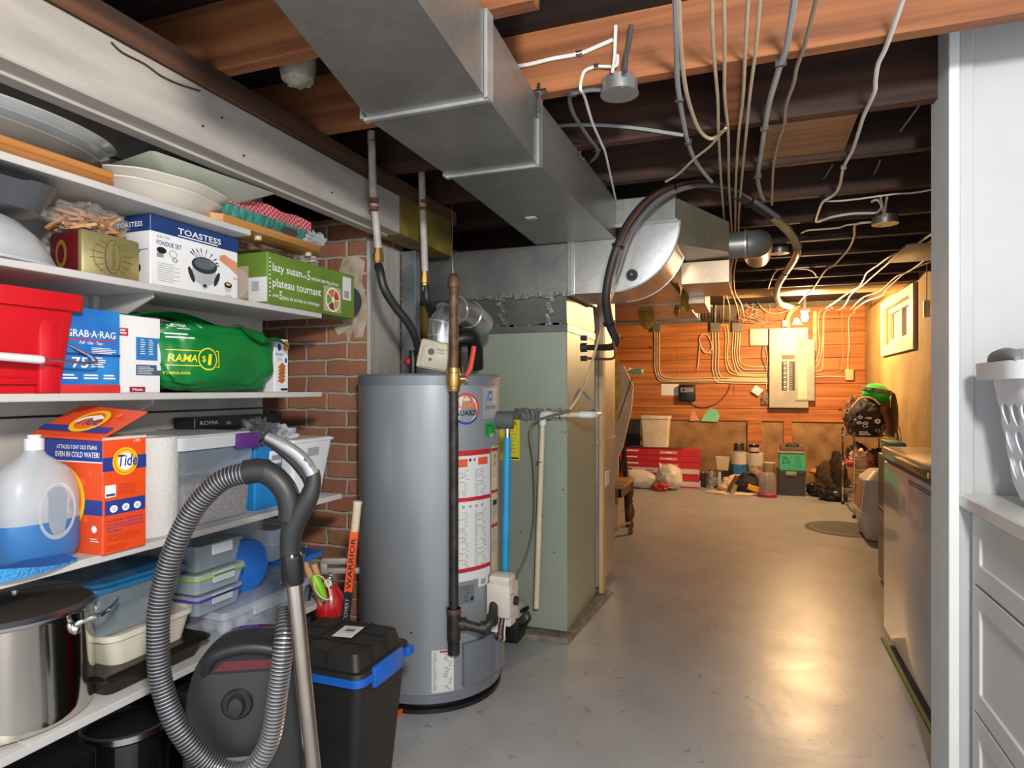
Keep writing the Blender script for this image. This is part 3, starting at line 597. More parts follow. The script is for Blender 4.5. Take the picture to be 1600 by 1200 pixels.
for i in (1,2,3,4,5):
    d_ = (pth[i+1]-pth[i-1]).normalized(); b.tube([pth[i]-d_*.003, pth[i]+d_*.003], .061, G3, 26)
link('flue_pipe', b, t)
b = B(); b.tube([loc3(700,535,2.78), loc3(732,528,2.80), loc3(742,540,2.85), loc3(744,575,2.9)], .034, blk, 16, sm=5); link('black_elbow', b, t)
b = B(); c_ = loc3(645,565,2.65); b.cyl(Vector((c_.x, c_.y, 1.255)), Vector((c_.x, c_.y, 1.36)), .016, blk, 10); b.blob(c_+Vector((-.02,0,.0)), (.022,.02,.022), P('valve_red','#a52630',.5), 3, .05, sub=2); link('inlet_valve', b, t)
# hoses: two water pipes
for nme, lab, pts, bp in (('water_hose', 'left flexible water pipe, white above a brass joint, dropping in front of the white board', [(580,205,2.42),(583,300,2.44),(591,388,2.46)], [(593,420),(600,450),(618,480),(638,505),(650,530),(655,552)]),
                     ('water_hose', 'right flexible water pipe dropping past the galvanised strip to the heater', [(658,250,2.72),(661,340,2.72),(664,424,2.72)], [(665,448),(667,468),(672,485),(680,505),(685,520)])):
    p0 = onD(*pts[0]); p0.z = CJ+.05; tt = thing(nme, lab, 'hose', (p0.x, p0.y, 1.26), group='water hoses above the heater')
    D = pts[0][2]; P3 = [onD(*p) for p in pts]; b = wparts(tt); b.tube([p0] + P3, .0145, P('painted_pipe', '#b0aaa2', .5, na=.25, ns=20), 14); link('white_pipe', b, tt)
    b = wparts(tt); e = P3[-1]; rust = P('rusty_ring', '#6e3b22', .7)
    f0 = onD(pts[1][0]+1, pts[1][1]+(16 if D < 2.6 else -22), D); b.cyl(f0, f0+Vector((0,0,.014)), .0175, rust, 14); b.cyl(f0-Vector((0,0,.03)), f0-Vector((0,0,.018)), .0175, rust, 14); link('coupling', b, tt)
    b = wparts(tt); b.lathe([(.0,0)], brass) if False else b.tube([e, e-Vector((0,0,.02)), e-Vector((0,0,.021)), e-Vector((0,0,.05)), e-Vector((0,0,.051)), e-Vector((0,0,.085))], lambda t_: (.017 if t_ < .3 else (.0215 if t_ < .7 else .016)), brass, 8); link('brass_fitting', b, tt)
    b = wparts(tt); e2 = onD(bp[0][0], bp[0][1], D); b.tube([e - Vector((0,0,.07)), e2] + [onD(x, y, D + .04*k) for k, (x, y) in enumerate(bp[1:])], .0165, P('rubber_hose', '#232427', .4), 14, sm=6); link('black_hose', b, tt)
# gas pipe
t = thing('gas_pipe', 'black steel gas pipe rising in front of the water heater', 'pipe', tuple(onD(709, 1018, 2.38).xy) + (.20,))
ir = P('black_iron', '#3a3532', .5, .4, ns=20, na=.5, bs=40, bd=.3); iru = P('rusty_iron', '#7a5a48', .6, .5, ns=18, col2='#4a3830', bs=40, bd=.3)
gx, gy = t.location.x, t.location.y
def gz(py): return onD(709, py, 2.38).z
b = wparts(t); b.cyl((gx, gy, gz(985)), (gx, gy, gz(612)), .0175, ir, 18); link('lower_pipe', b, t)
b = wparts(t); b.cyl((gx, gy, gz(578)), (gx, gy, gz(447)), .0175, iru, 18); link('upper_pipe', b, t)
b = wparts(t); b.push(T(gx, gy, gz(450))); b.lathe([(.022,0),(.024,.004),(.024,.02),(.022,.026),(.022,.036),(.018,.046),(.01,.053),(0,.055)], iru, 16); b.pop(); link('pipe_cap', b, t)
b = wparts(t); b.push(T(gx, gy, gz(612))); h_ = gz(575)-gz(612); b.lathe([(.021,0),(.023,.004),(.023,.018),(.026,.02),(.028,.04),(.026,h_-.02),(.023,h_-.018),(.022,h_)], brass, 16); b.pop()
e = Vector((gx, gy, gz(592))); r_ = Vector((_c, _s, 0)); b.cyl(e, e + r_*.045, .011, brass, 12); b.cyl(e + r_*.045, e + r_*.055, .014, steel, 8); link('brass_valve', b, t)
b = wparts(t); hd = e + r_*.05; b.tube([hd + Vector((0,-.008,.01)), hd + r_*.016 + Vector((0,-.01,.04)), hd + r_*.03 + Vector((0,-.01,.12))], [.008,.010,.009], P('handle_red', '#c23a2a', .4), 8); link('red_handle', b, t)
b = wparts(t); z = gz(975)
b.cyl((gx, gy, gz(1000)), (gx, gy, gz(950)), .025, ir, 16); b.cyl((gx,gy,gz(1018)), (gx,gy,gz(985)), .0175, ir, 16); b.cyl((gx,gy,gz(1022)), (gx,gy,gz(1005)), .022, ir, 16); b.cyl((gx,gy,gz(958)), (gx,gy,gz(950)), .027, iru, 16)
vq = cpos(762, .395, .05) + Vector((HX, HYY, 0)); A_ = Vector((gx,gy,z)); pp = [A_, A_ + r_*.035, A_ + r_*.08 + Vector((0,0,-.012)), A_ + r_*.11 + Vector((0,.0,-.014)), A_ + r_*.135 + Vector((0,.02,.01)), vq - Vector((.03,.0,.02))]
b.tube(pp, .0175, ir, 16, sm=4)
for q_, d_ in ((pp[1], r_), (pp[3], r_), (pp[4], (pp[5]-pp[4]).normalized()), (pp[5], (pp[5]-pp[4]).normalized())): b.tube([q_-d_*.011, q_+d_*.011], .024, ir, 14)
link('side_branch', b, t)
b = wparts(t); b.tube([(gx, gy, gz(437)), onD(706,400,2.37), onD(707,350,2.4), onD(704,300,2.45), onz(704,292,CJ)], .0015, steel, 5, sm=3); link('hanging_wire', b, t)
# condensate pipe
t = thing('condensate_pipe', 'cream plastic condensate pipe bent down the front of the furnace', 'pipe', (-1.0, 2.95, .15)); pv = P('pvc_cream', '#d6ccaa', .4); pvw = P('pvc_white', '#dfdfdc', .35)
Pa, Pb = onY(923, 648, 2.96), onY(848, 648, 2.955); Pc = onY(838, 950, 2.93)
b = wparts(t); b.cyl(Pb + Vector((0,0,-.01)), Pc, .0135, pv, 16); b.cyl(Pb, Pa, .0135, pv, 16); link('pipe', b, t)
b = wparts(t); b.tube([Pb + Vector((.045,0,0)), Pb + Vector((.008,0,0)), Pb + Vector((0,0,-.008)), Pb + Vector((0,0,-.05))], .018, pvw, 16, sm=3); b.tube([Pa + Vector((-.05,0,0)), Pa, Pa + Vector((.012,.03,0)), Pa+Vector((.012,.10,0))], .017, pvw, 14, sm=2); link('elbow', b, t)
b = wparts(t)
for py in (722, 806): q = onY(843, py, 2.945); b.tube([q+Vector((0,0,-.002)), q+Vector((0,0,.002))], .0155, blk, 12)
q = Pb.lerp(Pa, .37); b.tube([q-Vector((.002,0,0)), q+Vector((.002,0,0))], .0155, blk, 12); link('cable_tie', b, t)
b = B(); gcb = P('grey_flex', '#6d6c60', .5)
b.tube([onY(922,625,2.93), onY(905,610,2.93), onY(890,640,2.93), onY(860,650,2.925), onY(835,660,2.925), onY(828,680,2.925), onY(834,720,2.92), onY(836,800,2.92), onY(828,850,2.92), onY(812,890,2.90), onY(790,920,2.86)], .006, gcb, 8, sm=5)
solo('grey_flex_tube', 'thin grey tube tied along the cream pipe on the furnace front', 'tube', b)
# condensate pump
q0 = onz(790, 1002, .02); t = thing('condensate_pump', 'small ivory and black condensate pump on the floor by the furnace', 'pump', (-1.13, 2.86, .019)); pi = P('pump_ivory', '#bdb6ab', .45)
b = B(); b.box((-.13,-.055,0),(.115,.055,.115), blk, .006); link('tank', b, t)
b = B(); b.box((-.135,-.06,.115),(.12,.06,.165), pi, .006); b.box((-.03,-.05,.165),(.09,.05,.19), pi, .006); b.box((-.13,-.05,.165),(-.04,.05,.26), pi, .008); link('motor_cover', b, t)
b = B(); b.tube([(.11,-.03,.14),(.15,-.04,.15),(.17,-.04,.12),(.15,-.045,.09),(.118,-.04,.07)], .007, blk, 8, sm=5); b.cyl((.12,-.03,.14),(.16,-.03,.165), .009, blk, 8); link('power_lead', b, t)
# ------------------------------------------------------------------ shelves
mel = P('shelf_melamine', '#c6c3c0', .4, col2='#b8b5b2', ns=3); melu = mel
XF, XG = -1.487, -1.402      # front edges of the upper three and lower two shelves
Z1, Z2, Z3, Z4, Z5 = 1.705, 1.480, 1.190, .818, .460
def yx(px, X): return onX(px, 600, X).y
SH = []
for nme, lab, xf, z, y1 in (('wall_shelf', 'topmost white shelf, under the painted beam, carrying the platters', XF, Z1, 1.621),
        ('wall_shelf', 'second white shelf from the top, carrying the fondue set box', XF, Z2, 1.981),
        ('wall_shelf', 'white shelf at eye level carrying the red bin and the green bag', XF, Z3, 1.981),
        ('wall_shelf', 'white shelf carrying the orange detergent box and paper towels', XG, Z4, 1.985),
        ('wall_shelf', 'lowest white shelf, carrying the steel stock pot', XG, Z5, 1.90)):
    t = thing(nme, lab, 'shelf', ((XL+xf)/2, .7, z-.018), group='white wall shelves'); SH.append(t)
    b = wparts(t); b.box((XL+.001, -.6, z-.018), (xf, y1, z), mel, .0015, 1); link('board', b, t)
for t, z in ((SH[1], Z2), (SH[2], Z3), (SH[3], Z4)):
    for y in (.62, 1.30):
        b = wparts(t); b.prism([(0,0),(.20,0),(.20,-.012),(.02,-.09),(0,-.09)], -.003, .003, P('bracket_white','#b4b1b0',.4)); M_ = Matrix.Translation((XL+.022, y, z-.0185)) @ RX(90)
        b.v = [Vector((XL+.022 + v.x, y + v.z, z-.0185 + v.y)) - Vector(t.location) for v in [w + Vector(t.location) for w in b.v]]; link('bracket', b, t)
b = wparts(SH[4]); b.box((-1.60, .90, Z5), (XG+.001, 1.235, Z5+.0025), P('shelf_offcut', '#d0cecb', .45)); link('offcut', b, SH[4])
gl = dict(rough=.12, spec=.6)
def clear(name, col, a, rough=.2): return P(name, col, rough, alpha=a, na=.02, spec=.5)
# --- generic printed box: front faces +X (image right) and -Y (image left)
def carton(name, label, x0, x1, y0, y1, z0, z1, base, cat='box', bev=.002, rz=0, group=None):
    cx, cy = (x0+x1)/2, (y0+y1)/2
    t = thing(name, label, cat, (cx, cy, z0), rz, group); b = B(); b.box((x0-cx, y0-cy, 0), (x1-cx, y1-cy, z1-z0), base, bev, 1)
    FR = frame((x1-cx, y0-cy, 0), (0,1,0), (0,0,1)); FL = frame((x0-cx, y0-cy, 0), (1,0,0), (0,0,1))
    return t, b, FR, FL, (y1-y0, z1-z0, x1-x0)
# fondue set box
t, b, FR, FL, (w, h, d) = carton('fondue_set_box', 'white and navy fondue set box with a drawing of forks in a pot', -1.69, -1.55, 1.31, 1.631, Z2, 1.683, paperw)
navy = P('navy_print', '#1d3a72', .45)
b.push(FR); b.rect(0, h*.78, w, h, navy, 1); b.text('TOASTESS', w*.28, h*.835, h*.085, wink, w=w*.50, l=3); b.rect(w*.28, h*.80, w*.74, h*.815, wink, 3)
b.text('ELECTRIC', w*.06, h*.71, h*.035, gink, w=w*.14); b.text('FONDUE SET', w*.06, h*.61, h*.065, navy, w=w*.26)
b.disc(w*.11, h*.54, w*.05, h*.045, ink, 2); b.ring(w*.23, h*.52, w*.035, w*.042, gink, 2, sy=.8); b.rect(w*.06, h*.44, w*.13, h*.50, gink, 2); b.ring(w*.25, h*.44, w*.02, w*.028, ink, 2, sy=.6)
for k in range(9): b.rect(w*.07, h*(.36-.03*k), w*(.30 if k % 2 else .24), h*(.367-.03*k), gink, 2)
pot = P('print_silver', '#b9bbbd', .45); px_, py_ = w*.58, h*.36
b.disc(px_, py_-h*.02, w*.145, h*.18, pot, 1); b.disc(px_-w*.15, py_-h*.07, w*.025, h*.12, dk, 2, rot=25); b.disc(px_+w*.15, py_-h*.07, w*.025, h*.12, dk, 2, rot=-25)
b.disc(px_, py_+h*.10, w*.15, h*.12, P('print_pot_black','#2f3338',.5), 3); b.disc(px_, py_+h*.12, w*.12, h*.08, P('print_pot_grey','#5b646b',.5), 4); b.disc(px_, py_-h*.20, w*.04, h*.04, pot, 4); b.disc(px_, py_-h*.20, w*.02, h*.025, ink, 5)
for k, (dx, dy) in enumerate(((-.17,.26),(-.15,.30),(-.10,.32),(-.05,.34),(.02,.34),(.09,.30),(.14,.24),(.16,.18),(.17,.14))):
    a = Vector((px_, py_+h*.12)); c = Vector((px_+w*dx, py_+h*dy)); n_ = Vector((-(c-a).y, (c-a).x)).normalized()*w*.003; a = a.lerp(c, .45)
    b.poly([tuple(a-n_), tuple(a+n_), tuple(c+n_), tuple(c-n_)], gink, 5); e_ = a.lerp(c, .6); b.poly([tuple(e_-n_*1.6), tuple(e_+n_*1.6), tuple(c+n_*1.6), tuple(c-n_*1.6)], ink, 6)
skin = P('print_skin', '#d8916f', .5)
b.poly([(w*.99,h*.62),(w*.99,h*.42),(w*.88,h*.52),(w*.80,h*.57),(w*.76,h*.60),(w*.77,h*.67),(w*.83,h*.70),(w*.90,h*.66)], skin, 2)
b.disc(w*.87, h*.20, w*.045, h*.07, pot, 2); b.disc(w*.87, h*.24, w*.05, h*.045, ink, 3); b.disc(w*.87, h*.25, w*.03, h*.02, P('print_yellow','#c9b648',.5), 4); b.poly([(w*.99,h*.36),(w*.94,h*.34),(w*.95,h*.39)], skin, 2)
for k in range(2): b.rect(w*.83, h*(.08-.02*k), w*.92, h*(.086-.02*k), gink, 2)
b.pop(); b.push(FL); b.rect(0, h*.78, d, h, navy, 1); b.text('TOASTESS', d*.1, h*.85, h*.07, wink, w=d*.7, l=3)
for k in range(6): c = Vector((d*(.25+.1*k), h*(.62-.03*abs(k-2)))); b.poly([(c.x-.002,c.y),(c.x+.002,c.y),(d*.52,h*.35)], ink, 2)
b.disc(d*.5, h*.28, d*.26, h*.10, MT['print_pot_black'], 3); b.rect(d*.55, h*.52, d*.95, h*.535, gink, 2); b.pop(); link('carton', b, t)
# lazy susan box
t, b, FR, FL, (w, h, d) = carton('serving_set_box', 'long green lazy susan box overhanging the second shelf', -1.74, -1.55, 1.766, 2.28, Z2+.012, Z2+.192, P('box_green', '#6f8f35', .5, col2='#5f7d2b', ns=4))
tan = P('print_tan', '#bfae8c', .5)
b.push(FR); b.text('lazy susan', w*.05, h*.66, h*.16, wink, w=w*.30, shear=.0); b.text('with', w*.355, h*.66, h*.07, wink, w=w*.05); b.text('5', w*.41, h*.64, h*.2, wink, w=w*.03); b.text('ceramic serving pieces', w*.45, h*.66, h*.09, wink, w=w*.33)
b.text('plateau tournant', w*.05, h*.36, h*.17, wink, w=w*.52); b.text('avec', w*.05, h*.16, h*.08, wink, w=w*.06); b.text('5', w*.115, h*.13, h*.17, wink, w=w*.03); b.text('plats de service en céramique', w*.15, h*.14, h*.08, wink, w=w*.40)
b.rect(w*.60, h*.07, w*.82, h*.62, tan, 1); b.disc(w*.715, h*.34, w*.092, h*.27, wink, 2)
for k, cc in enumerate(('#c4442e','#d8812f','#7a9a3c','#8a3b2a','#caa23e')):
    a0 = 72*k; mm = P('print_food%d' % k, cc, .5)
    b.poly([(w*.715, h*.34)] + [(w*.715 + w*.078*math.cos(R(a0+4+64*j/6)), h*.34 + h*.23*math.sin(R(a0+4+64*j/6))) for j in range(7)], mm, 3)
b.disc(w*.715, h*.34, w*.02, h*.07, wink, 4); b.rect(w*.84, h*.40, w*.955, h*.92, paperw, 1)
for k in range(8): b.rect(w*(.86+.008*k), h*.45, w*(.863+.008*k+.002*(k % 2)), h*.60, ink, 2)
b.lines(w*.015, h*.9, w*.035, 10, h*.08, wink, .3, 2); b.pop()
b.push(FL); b.rect(d*.05, h*.12, d*.58, h*.75, tan, 1); b.disc(d*.36, h*.42, d*.22, h*.28, P('print_plate','#d6c6ba',.5), 2); b.rect(d*.58, h*.05, d, h*.52, paperw, 2)
for k in range(8): b.rect(d*(.66+.02*k), h*.25, d*(.668+.02*k), h*.44, ink, 3)
b.pop(); link('carton', b, t)
b = B(); b.push(T(.093, .235, .09) @ RY(90)); b.lathe([(.0,0),(.0,0)], dk) if False else b.tube([(0,-.0,-.002),(0,0,.0)], .001, dk, 4); b.pop()
b = B(); b.tube([(.095, .262, .09), (.099, .262, .09)], .052, P('wheel_dark','#3d4043',.5), 24); b.v = [v + Vector((-.006, .0, -.012)) for v in b.v]; link('turntable_edge', b, t)
# brown bag lying on the box, tied
b = B(); br_ = P('straw_bag', '#7b6650', .6, col2='#4c3a2e', ns=25); b.blob((-1.66, 1.86, Z2+.222), (.075, .20, .035), br_, 3, .10, flat=Z2+.194, crease=.2)
b.blob((-1.60, 2.03, Z2+.218), (.04, .055, .024), P('clear_wrap','#a9a29a',.2), 8, .2, flat=Z2+.195, crease=.4)
solo('straw_bundle', 'brown straw placemats in clear wrap lying on the green box', 'bag', b)
# cutting board
bw = wood('board_beech', '#c98d4c', '#a86e35', 'Y', .5)
t = thing('cutting_board', 'honey coloured wooden board lying at the end of the top shelf', 'board', (-1.60, 1.75, Z1)); 
b = B(); b.prism([(-.13,-.26),(.08,-.26),(.105,-.235),(.105,.22),(.05,.30),(-.13,.30)], .002, .026, bw); link('board', b, t)
for x, y in ((.07,-.05),(.06,.22)):
    b = B(); b.cyl((x,y,.003),(x,y,-.012), .012, P('foot_cream','#c7b98f',.5), 14)
    if y > .0 or True: link('foot', b, t)
# teal tray + gingham cloth
tl = P('teal_rattan', '#4f9c90', .6, col2='#2f6f68', ns=60, bs=90, bd=.6, stretch=(1,1,.3))
t = thing('rattan_tray', 'teal woven tray with a cut-out handle on the wooden board', 'tray', (-1.63, 1.75, Z1+.026), 0)
b = B(); b.taper(0, .055, (.075,.20), (.09,.235), tl, r=.02, open_top=True, wall=.008); link('tray_body', b, t)
b = B(); b.push(frame((.084, .10, .018), (0,1,0), (.2,0,1))); b.disc(.02, .014, .042, .014, P('handle_hole','#4a3a33',.8), 6); b.pop(); link('handle_hole', b, t)
gm = P('gingham_red', '#b12236', .8, bs=60, bd=.4); N = gm.node_tree.nodes; L = gm.node_tree.links; p = N['Principled BSDF']
ck = N.new('ShaderNodeTexChecker'); ck.inputs['Scale'].default_value = 110; ck.inputs['Color1'].default_value = lin('#b01c30'); ck.inputs['Color2'].default_value = lin('#c98b90'); tc = [n for n in N if n.type == 'TEX_COORD'][0]; L.new(tc.outputs['Object'], ck.inputs[0]); L.new(ck.outputs[0], p.inputs['Base Color'])
b = B(); b.grid(lambda u, v: (-1.715+.17*u, 1.55+.44*v, Z1+.124 + .006*math.sin(9*u+5*v) + .004*math.sin(17*v) - .012*(abs(u-.5)*2)**4), 14, 30, gm); b.grid(lambda u, v: (-1.545+.003*math.sin(14*v), 1.55+.44*v, Z1+.080 + .042*u + .004*math.sin(17*v)), 3, 30, gm)
b.grid(lambda u, v: (-1.715+.17*u, 1.55+.44*v, Z1+.082), 2, 2, gm)
solo('gingham_cloth', 'folded red and white gingham cloth on the teal tray', 'cloth', b)
b = B(); b.blob((-1.535, 2.0, Z1+.055), (.03,.045,.03), clear('cellophane', '#c9d2d4', .45, .1), 5, .3, fr=3, crease=.7, sub=3); solo('crumpled_wrap', 'crumpled clear cellophane at the far end of the teal tray', 'wrap', b)
# platters
cw_ = P('ceramic_white', '#cfc8bd', .25, coat=.3, na=.05); cg = P('ceramic_sage', '#b8bcae', .3, coat=.2, na=.04)
def oval(b, c, rx, ry, h, m, lip=.02, n=56, scal=0, tilt=None, th=.004):
    vs = []; prof = [(0,0),(.62,0),(.70,.004),(.88,h*.75),(1,h),(.995,h+th),(.86,h*.75+th),(.68,.004+th),(0,th)]
    M_ = Matrix.Translation(c) @ (tilt or Matrix()); b.push(M_); fs = []
    for r, z in prof:
        for k in range(n):
            a = 2*math.pi*k/n; q = 1 + scal*math.cos(8*a)*(r > .8); vs.append((r*rx*math.cos(a)*q, r*ry*math.sin(a)*q, z))
    for i in range(len(prof)-1):
        for k in range(n): q = (k+1) % n; fs.append((i*n+k, i*n+q, (i+1)*n+q, (i+1)*n+k))
    b.add(vs, fs, m); b.pop()
for i, (c, rx, ry, lab) in enumerate((((-1.598, 1.375, Z1+.001), .125, .205, 'lower of the two scalloped white oval platters, resting on the top shelf'), ((-1.605, 1.41, Z1+.036), .125, .205, 'upper of the two scalloped white oval platters, stacked on its twin'))):
    b = B(); oval(b, c, rx, ry, .045, cw_, scal=.018); solo('oval_platter', lab, 'platter', b, group='white oval platters')
b = B(); b.push(T(-1.60, 1.50, Z1+.088) @ RZ(-6) @ RY(-3)); b.taper(0, .040, (.075,.13), (.125,.215), cg, r=.01, seg=1, open_top=True, wall=.005); b.pop(); solo('angular_dish', 'pale sage angular serving dish on top of the white oval platters', 'dish', b)
b = B(); b.box((-1.73, .66, Z1), (-1.50, 1.165, Z1+.022), wood('tray_oak', '#b5793e', '#7f4f24', 'Y', .5), .004, 1); b.box((-1.52,.66,Z1+.022),(-1.50,1.165,Z1+.04), MT['tray_oak'], .003, 1)
solo('wooden_tray', 'orange brown wooden tray at the left end of the top shelf', 'tray', b)
sv = P('silver_plate', '#c4c6c8', .25, .6); 
for i, (c, ry, hh, mm, lab) in enumerate((((-1.61, .93, Z1+.045), .27, .025, P('platter_grey','#9a9893',.3,.4), 'dull grey round dish under the silver dishes on the wooden tray'), ((-1.61, .95, Z1+.062), .27, .03, sv, 'lower polished silver serving dish in the stack on the wooden tray'), ((-1.61, .97, Z1+.083), .27, .035, P('silver_light','#dcddde',.2,.6), 'topmost shiny silver serving dish with wide rim on the wooden tray'))):
    b = B(); oval(b, c, .125, ry, hh, mm); solo('serving_dish', lab, 'dish', b, group='stacked dishes on the wooden tray')
b = B(); b.push(T(-1.66, .80, Z1+.128)); b.lathe([(.05,0),(.075,.01),(.08,.06),(.078,.06),(.072,.013),(0,.008)], clear('clear_glass','#c4ced2',.35,.06), 32); b.pop(); solo('glass_bowl', 'clear glass bowl standing on the silver dishes at the far left', 'bowl', b)
# ---------------- shelf 2 left: bowls, roaster, tin
b = B(); cy, cx = .875, -1.60
b.push(T(cx, cy, Z2)); b.lathe([(.205,0),(.207,.006),(.198,.012),(.185,.035),(.16,.07),(.12,.10),(.07,.118),(.0,.122)], P('bowl_white', '#b9bec4', .3, coat=.2), 64, sx=.62); b.pop()
solo('mixing_bowl', 'large white bowl turned upside down on the second shelf', 'bowl', b)
t = thing('roasting_pan', 'dark grey enamel roasting pan balanced on the upturned white bowl', 'pan', (-1.60, .83, Z2+.122)); b = B(); dg = P('enamel_dark', '#4a4d53', .3, coat=.4)
b.taper(.0, .062, (.085,.195), (.105,.225), dg, r=.07, seg=8, open_top=True, wall=.004); link('pan', b, t)
b = B(); n = 40; b.tube([(.108*math.copysign(abs(math.cos(a))**.7, math.cos(a)), .228*math.copysign(abs(math.sin(a))**.7, math.sin(a)), .062) for a in [2*math.pi*k/n for k in range(n)]], .005, P('enamel_rim','#1d1f22',.3), 8, closed=True); link('rim', b, t)
# biscuit tin on its side: gold lid facing right/front
t = thing('biscuit_tin', 'dark red biscuit tin lying on its side with its gold lid outward', 'tin', (-1.60, 1.19, Z2+.002), 0); tr = P('tin_red', '#6d1a24', .3, .3); gold = P('tin_gold', '#c9bd84', .3, .7, na=.1)
b = B(); b.box((-.06,-.082,0),(.046,.078,.112), tr, .012); b.push(frame((-.06,-.0825,0),(1,0,0),(0,0,1))); b.disc(.05,.055,.02,.035, P('tin_emblem','#a8823c',.4,.4), 1); b.disc(.05,.055,.012,.024, tr, 2); b.pop(); link('tin_body', b, t)
b = B(); b.box((.044,-.083,-.001),(.062,.079,.114), gold, .008); b.push(frame((.0622,-.083,0),(0,1,0),(0,0,1)))
b.ring(.081,.057,.050,.053,gold,3,sy=.9); g_ = P('tin_gold_dark','#9c9159',.35,.7)
for a in (0,45,90,135,180,225,270,315):
    c_, s_ = math.cos(R(a)), math.sin(R(a)); 
    for o_ in (-.006,.006): b.poly([(.081+.026*c_-o_*s_,.057+.034*s_+o_*c_),(.081+.06*c_-o_*s_*1.5,.057+.048*s_+o_*c_*1.5),(.081+.06*c_-o_*s_*1.5-.001*s_,.057+.048*s_+o_*c_*1.5+.0015*c_),(.081+.026*c_-o_*s_-.001*s_,.057+.034*s_+o_*c_+.0015*c_)], g_, 4)
b.disc(.081,.057,.022,.044,g_,4); b.disc(.081,.057,.019,.041,gold,5); b.text('Sturdies', .0875, .022, .013, g_, w=.07, l=7, rot=90); b.pop(); link('gold_lid', b, t)
# bag of clothespins
t = thing('clothespin_bag', 'clear bag of wooden clothespins on top of the biscuit tin', 'bag', (-1.61, 1.17, Z2+.117)); pw_ = wood('peg_wood', '#c08a57', '#8f5f38', 'X', .6); g = random.Random(9)
b = B()
for k in range(60):
    a = g.uniform(0, 6.28); r_ = math.sqrt(g.random()); c = Vector((.055*r_*math.cos(a), .085*r_*math.sin(a), g.uniform(.01, .062*(1.05-r_*r_)+.01)))
    b.push(Matrix.Translation(c) @ Matrix.Rotation(g.uniform(0,3.1), 4, 'Z') @ Matrix.Rotation(g.uniform(-.6,.6), 4, 'Y')); b.box((-.03,-.004,-.0035),(.03,.004,.0035), pw_); b.pop()
o = link('clothespins', b, t); o['kind'] = 'stuff'
b = B(); b.blob((0,0,.036), (.068,.10,.042), clear('poly_bag', '#d6d0c8', .16, .08), 4, .1, flat=.001, crease=.25); link('plastic_bag', b, t)
# ---------------- shelf 3
t = thing('red_bin', 'red plastic bin with a white handle at the left end of the eye-level shelf', 'bin', (-1.615, .80, Z3)); rd = P('bin_red', '#c8101f', .35, coat=.2, na=.05)
b = B(); b.taper(0, .195, (.095,.255), (.115,.272), rd, r=.025, seg=5, open_top=True, wall=.004); link('bin_body', b, t)
b = B(); b.taper(.193, .232, (.128,.288), (.130,.290), rd, r=.03, seg=5); link('lid', b, t)
b = B(); b.box((.095,.185,.0),(.112,.235,.185), rd, .006); b.box((.10,-.2,.02),(.109,.19,.035), rd, .003) ; link('rib', b, t)
b = B(); b.tube([(.10,.262,.115),(.13,.30,.085),(.145,.285,.072),(.145,.18,.075),(.145,-.15,.088)], .003, steel, 8, sm=4); link('wire_handle', b, t)
b = B(); b.tube([(.145,.17,.075),(.145,.155,.0755),(.145,.07,.079),(.145,-.05,.083)], [.0085,.0095,.009,.0095], wht, 14, sm=3); link('white_grip', b, t)
# blue wipes box
bxb = P('box_blue', '#1f62b4', .4, col2='#2f86cf', ns=6)
t, b, FR, FL, (w, h, d) = carton('wipes_box', 'bright blue box of microfibre cloths with a red base', -1.70, -1.52, 1.042, 1.196, Z3, Z3+.208, bxb)
b.push(FR); b.rect(0, 0, w, h*.10, P('print_red','#d2312d',.45), 2); b.rect(0, h*.44, w, h*.47, P('print_navy2','#163f86',.5), 1)
b.text('GRAB·A·RAG', w*.09, h*.66, h*.085, wink, w=w*.82, l=3); b.rect(w*.1, h*.62, w*.92, h*.635, MT['print_red'], 3); b.text('Pull · Use · Toss', w*.3, h*.575, h*.04, wink, w=w*.38, l=3, shear=.2); b.lines(w*.5, h*.54, w*.95, 4, h*.02, wink, .4, 3)
b.text('75', w*.18, h*.30, h*.125, wink, w=w*.27, l=3); b.lines(w*.49, h*.425, w*.75, 5, h*.026, wink, .5, 3)
for k in range(3): b.lines(w*(.04+.33*k), h*.22, w*(.28+.33*k), 2, h*.035, wink, .5, 3, k+1)
b.pop(); link('carton', b, t)
# white bag box
t, b, FR, FL, (w, h, d) = carton('vacuum_bag_box', 'white vacuum bag box with a small red emblem beside the green bag', -1.70, -1.53, 1.199, 1.325, Z3, Z3+.204, paperw)
b.push(FR); p_ = P('print_sky','#2f7ab8',.5); b.rect(w*.40, h*.43, w, h*.73, p_, 1); b.rect(w*.92, h*.40, w, h*.66, paperw, 2); b.lines(w*.5, h*.70, w*.62, 7, h*.03, wink, .3, 3); b.lines(w*.7, h*.70, w*.82, 7, h*.03, wink, .3, 3)
b.rect(w*.0, h*.73, w*.22, h*.83, P('print_red2','#b5444c',.5), 1); b.lines(w*.03, h*.81, w*.18, 2, h*.035, wink, .5, 3)
b.rect(w*.40, h*.23, w, h*.37, P('print_slate','#4d5e74',.5), 1); b.rect(w*.9, h*.30, w, h*.37, paperw, 2); b.lines(w*.43, h*.345, w*.85, 5, h*.022, wink, .3, 3)
b.rect(w*.25, h*.01, w*.62, h*.08, P('print_crimson','#a3182c',.5), 1); b.text('Miele', w*.435, h*.028, h*.035, wink, w=w*.24, l=3, al='c'); b.pop(); link('carton', b, t)
